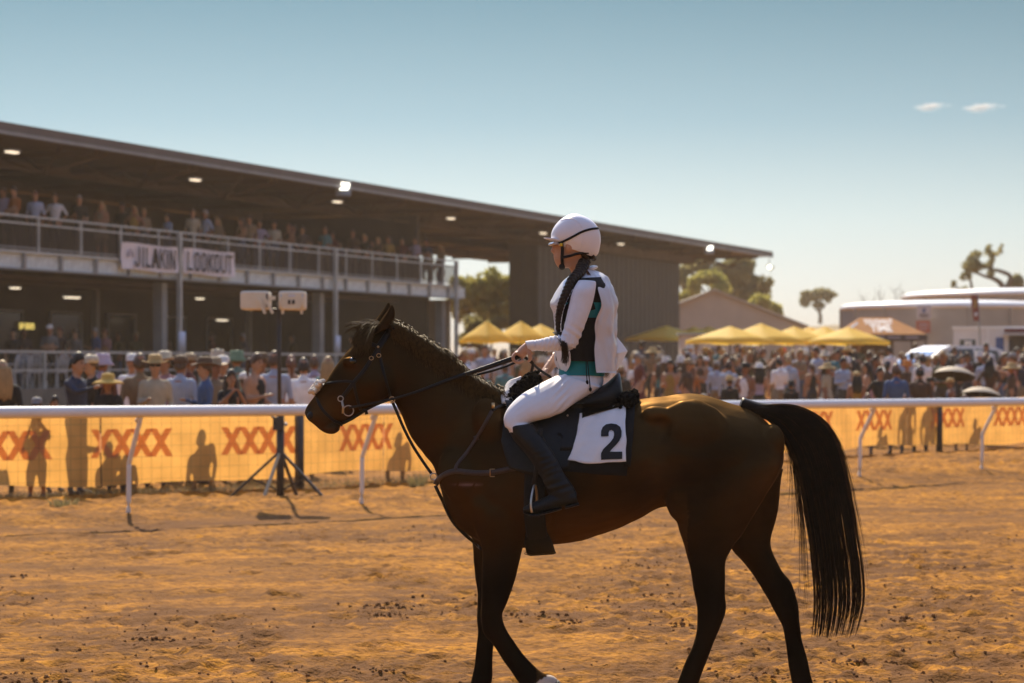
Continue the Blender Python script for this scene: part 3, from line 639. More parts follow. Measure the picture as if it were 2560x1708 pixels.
def tree(lb, px, d, blobs_px, leaf, n, size, group=None, sd_=1, zbase=None, trunk_r=.22, limbs=None):
    x = gx(px, d); zb = zg(x, d) if zbase is None else zbase
    o = thing('tree', lb, 'tree', (x, d, zb), group); k = d / F; bl = []
    for (bx, by, rx, rz) in blobs_px: bl.append(((bx - CX) * k, d + random.uniform(-.6, .6) * rx * k, CZ - (by - HY) * k, rx * k, rz * k))
    mb = MB()
    top = np.mean([b[:3] for b in bl], axis=0); z_top = top[2]
    base = np.array([x, d, zb - .2])
    if limbs is None:
        mid = base * .45 + top * .55; mb.tube([base, base * .7 + top * .3 + [.1, 0, 0], mid], [trunk_r * 1.2, trunk_r, trunk_r * .7], 8, up=3)
        for b in bl: e = np.array(b[:3]) + [0, 0, b[4] * .3]; mb.tube([mid * .8 + base * .2, (mid + e) / 2 + [0, 0, -.2], e], [trunk_r * .5, trunk_r * .3, trunk_r * .1], 6, up=3)
    else:
        for lm in limbs: mb.tube([((a - CX) * k, d, CZ - (b - HY) * k) for a, b, r in lm], [r * k for a, b, r in lm], 7, up=4)
    mb.obj('trunk', M_bark, o)
    Vv, Fc = leaves(bl, n, size, sd_); mk('crown', Vv, Fc, ML[leaf], o, smooth=False)
    return o
tree('big olive green tree seen through the gap beside the balcony', 1195, 150, [(1180, 735, 38, 42), (1225, 720, 40, 45), (1150, 755, 30, 40), (1255, 765, 34, 48), (1200, 790, 55, 40), (1270, 720, 25, 30), (1145, 715, 20, 24)], 0, 7000, .20, sd_=2)
tree('low dense tree under the gap beside the balcony', 1225, 142, [(1180, 830, 40, 40), (1240, 835, 45, 42)], 1, 3000, .18, sd_=3)
tree('tall spreading tree behind the gabled shed', 1820, 195, [(1730, 690, 38, 40), (1780, 672, 45, 34), (1850, 675, 50, 38), (1905, 695, 30, 34), (1835, 715, 60, 38), (1885, 740, 40, 26), (1735, 730, 34, 40), (1755, 645, 30, 18), (1840, 655, 30, 16)], 1, 9000, .25, sd_=4, trunk_r=.4)
tree('rounded pale olive tree in front of the tall spreading tree', 1760, 185, [(1770, 705, 42, 28), (1750, 720, 26, 26), (1795, 722, 30, 26)], 0, 4200, .22, sd_=5)
tree('low yellow green bush beside the shed roof', 1915, 190, [(1900, 765, 34, 24), (1930, 775, 30, 22), (1715, 745, 20, 18)], 2, 3200, .22, sd_=6)
tree('small flat topped tree on the dry hill', 2050, 300, [(2030, 738, 26, 13), (2055, 735, 30, 12), (2080, 745, 20, 12), (2015, 752, 14, 12), (2046, 765, 14, 10)], 1, 3000, .32, sd_=7, zbase=7.0)
lb_ = [[(2520, 790, 9), (2508, 722, 8), (2490, 700, 6), (2460, 690, 4), (2425, 675, 2.5)], [(2510, 790, 8), (2518, 722, 8), (2526, 692, 6), (2500, 678, 5), (2475, 672, 3.5), (2440, 655, 2)], [(2478, 674, 4), (2482, 655, 3), (2486, 630, 2)], [(2430, 760, 5), (2430, 730, 4), (2426, 700, 3), (2418, 685, 2)]]
tree('windblown gum tree with bare leaning limbs above the far tank', 2515, 170, [(2445, 650, 26, 22), (2430, 665, 24, 18), (2470, 645, 18, 18), (2486, 622, 20, 15), (2415, 690, 14, 10), (2478, 683, 10, 9), (2460, 660, 16, 12)], 1, 1500, .17, sd_=8, limbs=lb_)
tree('small upright shrub at the right edge above the far tank', 2545, 172, [(2545, 708, 14, 20), (2538, 722, 14, 10)], 1, 900, .22, sd_=9, limbs=[[(2545, 790, 4), (2544, 712, 2)]])
tree('small shrub left of the windblown gum tree', 2400, 172, [(2390, 712, 10, 10), (2400, 728, 22, 10), (2375, 735, 10, 6)], 1, 900, .2, sd_=10, limbs=[[(2400, 790, 4), (2392, 715, 2)]])
for i, (px, h) in enumerate(((2160, 50), (2200, 64), (2238, 72), (2262, 60), (2180, 40))):
    d = 230; k = d / F; x = gx(px, d); o = thing('sapling', ('bare thin sapling left of the others behind the tank', 'bare sapling above the tent behind the tank', 'tallest bare sapling behind the tank', 'bare sapling right of the tallest one behind the tank', 'shortest bare sapling behind the tank')[i], 'sapling', (x, d, 0), 'bare saplings behind the tanks')
    mb = MB(); zt_ = CZ + (HY - 790 + h * 1.0) * k; mb.tube([(x, d, 0), (x + .2, d, zt_ * .6), (x - .1, d, zt_)], [.06, .045, .015], 5, up=3)
    for q in range(9): z = zt_ * (.72 + .03 * q); a = rng.uniform(-.9, .9); mb.tube([(x, d, z), (x + a * .5, d, z + .35), (x + a * .7, d, z + .9)], [.03, .02, .008], 4)
    mb.obj('trunk', M_bark, o)
# ------------------------------------------------------------ gabled shed
d = 165; k = d / F
sh = thing('shed', 'beige gabled shed behind the yellow umbrellas', 'shed', (gx(1785, d), d, 0))
M_shed = mat('beige_render', (.50, .41, .34), .85, .08, 1); M_roofm = mat('pale_metal_roof', (.50, .42, .34), .5, .1, 2)
xa, xl, xr = gx(1785, d), gx(1560, d), gx(2012, d); za, ze = CZ + (HY - 728) * k, CZ + (HY - 818) * k
mb = MB(); A = [(xl, d, 0), (xr, d, 0), (xr, d, ze), (xa, d, za), (xl, d, ze)]; mb.add(A + [(x, y + 14, z) for x, y, z in A], [(0, 1, 2, 3, 4), (9, 8, 7, 6, 5), (0, 5, 6, 1), (1, 6, 7, 2), (0, 4, 9, 5)]); mb.obj('wall', M_shed, sh, False)
for xe in (xl, xr):
    mb = MB(); a = np.array([xa, d - .3, za + .16]); b = np.array([xe + (xe - xa) * .04, d - .3, ze + .10]); o2 = np.array([0, 15, 0]); th_ = np.array([0, 0, -.14])
    mb.add([a, b, b + o2, a + o2, a + th_, b + th_, b + o2 + th_, a + o2 + th_], [(0, 1, 2, 3), (7, 6, 5, 4), (0, 4, 5, 1), (1, 5, 6, 2), (2, 6, 7, 3), (3, 7, 4, 0)]); mb.obj('roof', M_roofm, sh, False)
# low white wall panels under the umbrellas
M_wht = mat('white_sheet', (.62, .56, .52), .7, .05, 2)
for i, (a, b) in enumerate(((1702, 1740), (1745, 1800), (1815, 1910), (1990, 2040), (2050, 2180))):
    d = 96 + .3 * i; o = thing('white_booth', ('narrow white booth at the foot of the dark end block', 'small white booth under the shaded umbrellas', 'wide white booth under the first bright umbrella', 'narrow white booth right of the umbrella poles', 'long white booth left of the orange tent')[i], 'booth', (gx((a + b) / 2, d), d, zg(gx(a, d), d)), 'white booths behind the crowd')
    ww = (b - a) * d / F; mb = MB(); mb.box((0, .6, 1.1), (ww, 1.2, 2.2)); mb.obj('wall', M_wht, o, False, True); mb = MB(); mb.box((0, .6, 2.25), (ww + .2, 1.4, .08)); mb.obj('roof', M_lsteel, o, False, True)
    mb = MB(); mb.box((0, -.015, 1.35), (ww * .5, .03, .7)); mb.obj('hatch', M_dark, o, False, True)
# ------------------------------------------------------------ water tanks
M_tank = mat('corrugated_tank', (.46, .43, .375), .5, .1, 1.2, metal=.1); M_trim = mat('white_tank_roof', (.90, .88, .84), .4, .03, 2)
def tank(lb, px, d, rpx, py_edge, rise, zb=0.0):
    k = d / F; x = gx(px, d); r = rpx * k; z = CZ + (HY - py_edge) * k; o = thing('water_tank', lb, 'tank', (x, d, 0), 'corrugated water tanks')
    Rg = []; n = 96; th = np.arange(n) * 2 * math.pi / n; zz = np.arange(0, z, .038)
    for i, q in enumerate(zz): rr = r + (.0 if i % 2 else .022); Rg.append(np.column_stack([rr * np.cos(th), rr * np.sin(th), np.full(n, q)]))
    mb = MB(); mb.rings(Rg, cap=False); mb.obj('wall', M_tank, o, True, True)
    Rg = [np.column_stack([r * f * np.cos(th), r * f * np.sin(th), np.full(n, z + h)]) for f, h in ((1.0, -.12), (1.012, -.12), (1.012, .04), (.97, rise * .45), (.85, rise * .72), (.6, rise * .92), (.3, rise), (.02, rise * 1.02))]
    mb = MB(); mb.rings(Rg, cap=False); mb.obj('roof', M_trim, o, True, True)
    for a in np.arange(0, 2 * math.pi, math.pi / 8): mb = MB(); mb.box(((r + .05) * math.cos(a), (r + .05) * math.sin(a), z / 2), (.10, .10, z * .96), a); mb.obj('seam_strap', M_tank, o, False, True)
    return o, r, z, x
tk, tr_, tz, tx = tank('large corrugated water tank with a white roof behind the orange tent', 2372, 112, 268, 770, .32)
tank('farther water tank with a white roof at the right edge', 2590, 150, 330, 742, .45)
def panel(name, lb, cat, px, py, d, wpx, hpx, m, marks, group=None, th=.04):
    k = d / F; c = un(px, py, d); o = thing(name, lb, cat, c, group); mb = MB(); mb.box((0, .02, 0), (wpx * k, th, hpx * k)); mb.obj('board', m, o, False, True)
    for nm, mm, x, z, w_, h in marks: mb = MB(); mb.box((x * wpx * k, -.012, z * hpx * k), (w_ * wpx * k, .012, h * hpx * k)); mb.obj(nm, mm, o, False, True)
    return o
dk = 112 - tr_ - .5
M_blue = mat('blue_print', (.06, .12, .32), .6); M_sgn = mat('sign_white', (.62, .57, .58), .6); M_redsign = mat('red_sign', (.50, .13, .08), .6, .1, 3); M_maroon = mat('maroon_cloth', (.20, .045, .035), .8, .1, 3)
pn_ = panel('tank_sign', 'white sign with a blue drop on the near water tank', 'sign', 2310, 780, dk, 34, 32, M_sgn, [('print', M_ink, 0, -.22, .7, .06), ('print', M_ink, 0, -.34, .55, .05)])
mb = MB(); kk = dk / F; th = np.linspace(0, 2 * math.pi, 16, endpoint=False)
rr = np.column_stack([np.cos(th) * 4.2 * kk * (1 - .35 * np.clip(np.sin(th), 0, 1)), np.full(16, -.02), np.sin(th) * 6 * kk + 4 * kk]); mb.rings([rr, rr + [0, .015, 0]]); mb.obj('drop_emblem', M_blue, pn_, False, True)
panel('warning_sign', 'red sign below the white sign on the near water tank', 'sign', 2308, 817, dk, 35, 30, M_redsign, [('print', M_sgn, 0, .2, .7, .10), ('print', M_sgn, 0, -.05, .75, .07), ('print', M_sgn, 0, -.25, .5, .07)])
# feather flag
d = 80; fg = thing('feather_flag', 'tall dark red feather flag above the food van', 'flag', (gx(2448, d), d, zg(gx(2448, d), d)))
k = d / F; mb = MB(); mb.tube([un(2452, 905, d), un(2448, 800, d), un(2443, 737, d)], .03, 6); mb.obj('pole', M_steel, fg)
mb = MB(); a = [(2426, 738), (2443, 737), (2446, 765), (2448, 803), (2434, 803), (2429, 765)]; v = [un(x, y, d - .03) for x, y in a]; mb.add(v + [q + np.array([0, .012, 0]) for q in v], [(0, 1, 2, 3, 4, 5)[::-1], (6, 7, 8, 9, 10, 11)] + [(i, (i + 1) % 6, (i + 1) % 6 + 6, i + 6) for i in range(6)]); mb.obj('cloth', M_maroon, fg, False)
c = un(2440, 786, d - .06); mb = MB(); mb.ell(c, (4.5 * k, .01, 5 * k), 10, 6); mb.obj('emblem', M_sgn, fg)
mb = MB(); mb.box(un(2438, 760, d - .05), (8 * k, .012, 22 * k)); mb.obj('print', mat('ochre_print', (.36, .22, .08), .7), fg, False)
# ------------------------------------------------------------ orange tent
d = 84; k = d / F; tn = thing('market_tent', 'orange market tent lettered TIME in front of the tank', 'tent', (gx(2215, d), d, zg(gx(2215, d), d)))
M_tent = mat('orange_canvas', (.52, .23, .05), .75, .08, 3, trans=.45); M_tdark = mat('dark_valance', (.09, .065, .062), .8); M_twhite = mat('white_print', (.82, .76, .70), .7)
e0, e1, r0, r1, ze, zr = gx(2112, d), gx(2318, d), gx(2165, d), gx(2243, d), CZ + (HY - 836) * k, CZ + (HY - 792) * k
dp = 3.0; E = [(e0, d, ze), (e1, d, ze), (e1, d + dp, ze), (e0, d + dp, ze)]; Rr = [(r0, d + dp / 2, zr), (r1, d + dp / 2, zr)]
mb = MB(); mb.add(E + Rr, [(0, 1, 5, 4), (1, 2, 5), (2, 3, 4, 5), (3, 0, 4)]); mb.obj('roof', M_tent, tn, False)
mb = MB()
for (a, b) in ((0, 1), (1, 2), (2, 3), (3, 0)): A, B = np.array(E[a]), np.array(E[b]); mb.bar(A + [0, 0, -.11], B + [0, 0, -.11], .012, .21)
mb.obj('valance', M_tdark, tn, False)
for px in (2195, 2235, 2280): mb = MB(); mb.box(un(px, 844, d - .03), (32 * k, .012, 7 * k)); mb.obj('print', mat('mauve_print', (.30, .24, .26), .8), tn, False)
for x_, y_ in ((e0 + .05, d + .05), (e1 - .05, d + .05), (e1 - .05, d + dp - .05), (e0 + .05, d + dp - .05)): mb = MB(); mb.bar((x_, y_, ze), (x_, y_, zg(x_, y_)), .05, .05); mb.obj('leg', M_dark, tn, False)
sl = (zr - ze) / (dp / 2)
def onroof(X, Zpix): z = CZ + (HY - Zpix) * k; yy = d + (z - ze) / sl; return np.column_stack([X, yy - .02, z + .012])
for wd_, yc, sz_, sx_ in (('DOUGHNUT', 804.5, 17, .72), ('TIME', 822, 25, 1.0)):
    tv, tf = text_mesh(wd_, sz_, .6, sx_); mk('lettering', onroof(gx(2208, d) + tv[:, 0] * k, yc - tv[:, 1]), tf, M_twhite, tn, False)
v = [un(2124, 822, d + .25), un(2144, 808, d + .6), un(2146, 813, d + .5), un(2130, 825, d + .2)]; v = [q + np.array([-.02, -.08, .05]) for q in v]; mb = MB(); mb.add(v, [(0, 1, 2, 3)]); mb.obj('side_lettering', M_twhite, tn, False)
panel('tent_back_screen', 'dark screen hanging at the back of the orange tent', 'screen', 2190, 880, d + 2.6, 88, 55, M_dark, [])
# ------------------------------------------------------------ yellow umbrellas
M_umb = mat('yellow_canvas', (1.0, .72, .11), .7, .04, 3, trans=.5)
def umbrella(lb, pxc, d, hw, py_e, py_t, sides=4, rot=.78):
    k = d / F; x = gx(pxc, d); zb_ = zg(x, d); o = thing('market_umbrella', lb, 'umbrella', (x, d, zb_), 'yellow market umbrellas over the crowd')
    r = hw * k * 1.18; ze_, zt_ = CZ + (HY - py_e) * k - zb_, CZ + (HY - py_t) * k - zb_; Rg = []
    n = 32; th = np.arange(n) * 2 * math.pi / n
    sq = 1 / np.maximum(np.abs(np.cos(th)), np.abs(np.sin(th))); sq = sq * .74 + .26 * 1
    for f, h in ((1, -.12), (1, 0), (.75, .235), (.5, .47), (.25, .71), (.13, .82)): 
        sag = 1 - .0 * np.cos(4 * th); Rg.append(np.column_stack([r * f * sq * np.cos(th + rot), r * f * sq * np.sin(th + rot), np.full(n, ze_ + max(h, 0) * (zt_ - ze_) + min(h, 0)) - .04 * f * (1 - np.abs(np.cos(2 * th)))]))
    mb = MB(); mb.rings(Rg, cap=False); cn = mb.obj('canopy', M_umb, o, True, True)
    mb = MB(); mb.rings([np.column_stack([r * f * np.cos(th), r * f * np.sin(th), np.full(n, ze_ + h * (zt_ - ze_))]) for f, h in ((.17, .80), (.1, .88), (.02, .93))], cap=False); mb.obj('vent', M_umb, cn, True, True)
    mb = MB(); mb.tube([(0, 0, 0), (0, 0, zt_ - .05)], .03, 6); mb.obj('pole', M_dark, o, True, True)
    for q in range(4): a = q * math.pi / 2 + rot + .78; mb = MB(); mb.bar((0, 0, zt_ - .12), (r * .9 * 1.2 * math.cos(a), r * .9 * 1.2 * math.sin(a), ze_ - .03), .02, .02); mb.obj('rib', M_dark, o, False, True)
for a in ((('yellow umbrella nearest the stand with its peak left of the rider'), 1217, 70, 44, 846, 800), (("yellow umbrella just in front of the rider's forearm"), 1302, 72, 48, 846, 800), (("yellow umbrella half hidden behind the rider's sleeve"), 1352, 78, 50, 846, 808), ('shaded ochre umbrella right of the rider in front of the dark block', 1667, 119.5, 68, 845, 812), ('small ochre umbrella peak behind the shaded one', 1735, 124, 50, 843, 815), ('ochre umbrella peak left of the first bright one', 1772, 126, 48, 843, 815), ('first bright yellow umbrella of the long row', 1825, 77, 72, 849, 813), ('tallest bright yellow umbrella of the long row', 1902, 80, 76, 850, 806), ('third bright yellow umbrella of the long row', 1985, 83, 66, 851, 814), ('fourth bright yellow umbrella of the long row', 2025, 86, 60, 851, 815), ('fifth bright yellow umbrella of the long row', 2062, 84, 62, 851, 814), ('last yellow umbrella of the row beside the orange tent', 2120, 80, 68, 851, 815)): umbrella(*a)
# ------------------------------------------------------------ parked car
M_carp = mat('white_car_paint', (.74, .72, .70), .3, spec=.5, coat=.6); M_carg = mat('car_glass', (.05, .055, .05), .05, spec=.8); M_tyre = mat('tyre_rubber', (.02, .02, .02), .9); M_rim = mat('alloy', (.45, .45, .45), .35, metal=.8)
d = 78; x = gx(2350, d); car = thing('parked_car', 'white car parked in front of the food van with sun glinting on its windscreen', 'car', (x, d, zg(x, d)), rz=R(205)); car.scale = (1.1, 1.1, 1.18)
def prof(mb, P2, w_, m=0, tap=0.0):
    n = len(P2); v = [(px_, -w_ / 2 + tap * max(0, pz - .9), pz) for px_, pz in P2] + [(px_, w_ / 2 - tap * max(0, pz - .9), pz) for px_, pz in P2]
    mb.add(v, [tuple(range(n))[::-1], tuple(range(n, 2 * n))] + [(i, (i + 1) % n, (i + 1) % n + n, i + n) for i in range(n)], m)
mb = MB(); prof(mb, [(-2.2, .3), (-2.25, .65), (-2.1, .9), (-1.9, .98), (1.1, .98), (2.0, .86), (2.25, .6), (2.22, .3)], 1.76); mb.obj('body', M_carp, car, False, True)
mb = MB(); prof(mb, [(-1.95, .99), (-1.7, 1.40), (-1.3, 1.52), (.1, 1.52), (.5, 1.40), (1.15, .99)], 1.7, tap=.28); mb.obj('cabin', M_carp, car, False, True)
for sgn in (-1, 1):
    for a in ([(-1.65, 1.05), (-1.5, 1.38), (-.75, 1.43), (-.75, 1.05)], [(-.65, 1.05), (-.65, 1.43), (.05, 1.42), (.85, 1.05)]):
        mb = MB(); v = [(px_, sgn * (.86 - .28 * (pz - .9)), pz) for px_, pz in a]; mb.add(v + [(x_, y_ + sgn * .012, z_) for x_, y_, z_ in v], [(0, 1, 2, 3), (7, 6, 5, 4), (0, 4, 5, 1), (1, 5, 6, 2), (2, 6, 7, 3), (3, 7, 4, 0)]); mb.obj('window', M_carg, car, False, True)
    for xw in (-1.35, 1.4):
        mb = MB(); mb.tube([(xw, sgn * .72, .32), (xw, sgn * .92, .32)], .32, 20, ref=(0, 0, 1)); wl = mb.obj('wheel', M_tyre, car, False, True); mb = MB(); mb.tube([(xw, sgn * .90, .32), (xw, sgn * .93, .32)], .2, 14, ref=(0, 0, 1)); mb.obj('rim', M_rim, wl, False, True)
    mb = MB(); mb.ell((2.14, sgn * .62, .68), (.1, .18, .08), 8, 5); mb.obj('headlight', M_carg, car, True, True)
    mb = MB(); mb.box((.95, sgn * .98, 1.02), (.14, .16, .12)); mb.obj('mirror', M_carp, car, False, True)
for a, b in (((1.14, 1.02), (.56, 1.37)), ((-1.97, 1.02), (-1.74, 1.36))):
    s_ = 1 if a[0] > 0 else -1; mb = MB(); v = [(a[0] + .02 * s_, -.72, a[1]), (a[0] + .02 * s_, .72, a[1]), (b[0] + .02 * s_, .6, b[1]), (b[0] + .02 * s_, -.6, b[1])]; mb.add(v + [(x_ - .02 * s_, y_, z_) for x_, y_, z_ in v], [(0, 1, 2, 3), (7, 6, 5, 4), (0, 4, 5, 1), (1, 5, 6, 2), (2, 6, 7, 3), (3, 7, 4, 0)]); mb.obj('windscreen', M_carg, car, False, True)
# ------------------------------------------------------------ food van
M_van = mat('van_white', (.78, .72, .68), .5, .04, 2); d = 82; k = d / F; x = gx(2458, d); zb_ = zg(x, d)
vz = CZ + (HY - 822) * k - zb_
van = thing('food_van', 'white food van with a serving hatch at the right edge', 'van', (x, d, zb_), rz=R(-14))
def vb(name, c, sz_, m, par=None): mb = MB(); mb.box(c, sz_); return mb.obj(name, m, par or van, False, True)
vb('body', (.95, 1.1, (vz + .4) / 2), (3.9, 2.1, vz - .4), M_van)
vb('roof', (.95, 1.1, vz + .04), (4.0, 2.2, .08), M_trim)
wn = vb('end_window', (-.52, .035, vz - .62), (.52, .04, .5), M_carg); vb('emblem', (-.5, .0, vz - .62), (.25, .03, .42), M_van, wn)
ht = vb('hatch', (1.55, .035, vz - .55), (1.4, .04, .62), M_dark); vb('shelf', (1.55, -.12, vz - .9), (1.5, .3, .04), M_trim, ht); vb('awning', (1.5, -.2, vz - .20), (1.7, .5, .05), M_wht, ht)
vb('menu_board', (.55, .03, vz - .55), (.26, .04, .5), M_blue); vb('sign_strip', (1.55, .03, vz - .06), (1.7, .04, .14), M_maroon)
vb('red_print', (2.6, .03, vz - .85), (.5, .03, .18), M_redsign); vb('corner_trim', (.15, .03, (vz + .4) / 2), (.04, .04, vz - .4), M_trim)
for xw in (-.3, 2.2): mb = MB(); mb.tube([(xw, -.02, .33), (xw, .2, .33)], .33, 18, ref=(0, 0, 1)); mb.obj('wheel', M_tyre, van, False, True)
# ------------------------------------------------------------ small clouds
mcl = bpy.data.materials.new('cloud_vapour'); mcl.use_nodes = True; nt = mcl.node_tree; N = nt.nodes; L = nt.links
N.remove(N['Principled BSDF']); pv = N.new('ShaderNodeVolumePrincipled'); pv.inputs['Color'].default_value = (.98, .97, .96, 1); pv.inputs['Anisotropy'].default_value = .3
tc = N.new('ShaderNodeTexCoord'); ln = N.new('ShaderNodeVectorMath'); ln.operation = 'LENGTH'; L.new(tc.outputs['Object'], ln.inputs[0])
nz1 = N.new('ShaderNodeTexNoise'); nz1.inputs['Scale'].default_value = 1.7; nz1.inputs['Detail'].default_value = 5; L.new(tc.outputs['Object'], nz1.inputs['Vector'])
ma = N.new('ShaderNodeMath'); ma.operation = 'MULTIPLY_ADD'; L.new(nz1.outputs[0], ma.inputs[0]); ma.inputs[1].default_value = 2.2; ma.inputs[2].default_value = -.55
m2 = N.new('ShaderNodeMath'); m2.operation = 'SUBTRACT'; L.new(ma.outputs[0], m2.inputs[0]); L.new(ln.outputs['Value'], m2.inputs[1])
m3 = N.new('ShaderNodeMath'); m3.operation = 'MULTIPLY'; m3.use_clamp = False; L.new(m2.outputs[0], m3.inputs[0]); m3.inputs[1].default_value = .3
m4 = N.new('ShaderNodeMath'); m4.operation = 'MAXIMUM'; L.new(m3.outputs[0], m4.inputs[0]); m4.inputs[1].default_value = 0
L.new(m4.outputs[0], pv.inputs['Density']); L.new(pv.outputs[0], N['Material Output'].inputs['Volume'])
for px, py, rx, rz, lb in ((2325, 266, 58, 17, 'smaller fainter white cloud left of the other'), (2452, 268, 66, 17, 'brighter elongated white cloud nearer the right edge')):
    d = 2600; k = d / F; mb = MB(); mb.ell((0, 0, 0), (1.3, 1.3, 1.3), 20, 14); o = mb.obj('cloud', mcl); o.location = un(px, py, d); o.scale = (rx * k, rx * k * .6, rz * k); tag(o, lb, 'cloud', 'small white clouds')
# grass tuft by the fence
def tuft(px, py, lb, h=.3, n=140, r=.28):
    g_ = gpt(px, py, ZB); z = gh(*g_); Vv = []; o = MB()
    for i in range(n):
        a = rng.uniform(0, 6.28); q = r * rng.random(); l = h * (.5 + rng.random()); b = np.array([g_[0] + q * .5 * math.cos(a), g_[1] + q * .5 * math.sin(a), z - .02]); e = b + [math.cos(a) * l * .7, math.sin(a) * l * .7, l]; w_ = np.array([.006, .002, 0]); m_ = (b + e) / 2 + [0, 0, l * .15]
        o.add([b - w_, b + w_, m_ + w_ * .8, e, m_ - w_ * .8], [(0, 1, 2, 4), (4, 2, 3)])
    t_ = o.obj('grass_tuft', mat('dry_weed', (.24, .20, .09), .8, .3, 9, trans=.3), None, False); tag(t_, lb, 'weed')
tuft(160, 1272, 'dry grey green weed tuft on the bank near the standing child', .11, 130, .30); tuft(1045, 1225, "small dry weed tuft on the bank below the horse's neck", .16, 70, .2)
gr = MB()
for i in range(2600):
    px = rng.uniform(-60, 1150); s_ = s_at(px); x, y = fpt(s_, rng.normal() * .35 - .25); l = .05 + .12 * rng.random(); z = gh(x, y) if XR[0] < x < XR[1] and y < YR[1] else .05; a = rng.uniform(0, 6.28)
    b = np.array([x, y, z - .01]); e = b + [math.cos(a) * l, math.sin(a) * l, l * rng.uniform(.3, 1)]; gr.add([b + [-.005, 0, 0], b + [.005, 0, 0], e], [(0, 1, 2)])
tag(gr.obj('dry_grass', mat('straw_grass', (.26, .20, .09), .9, trans=.3), None, False), 'sparse dry grass along the foot of the mesh fence', kind='stuff')
# warm haze volume added to stand in for a lens flare veil
d_ = bpy.data.materials.new('flare_veil'); d_.use_nodes = True; nt = d_.node_tree; N = nt.nodes; N.remove(N['Principled BSDF'])
pv = N.new('ShaderNodeVolumePrincipled'); pv.inputs['Color'].default_value = (1.0, .78, .58, 1); pv.inputs['Density'].default_value = .0005; pv.inputs['Anisotropy'].default_value = .2
nt.links.new(pv.outputs[0], N['Material Output'].inputs['Volume'])
mb = MB(); mb.box((0, 1720, 6), (3040, 3620, 14)); hz = mb.obj('haze', d_, None, False); tag(hz, 'thin warm haze added to stand in for the lens flare veil', kind='stuff')
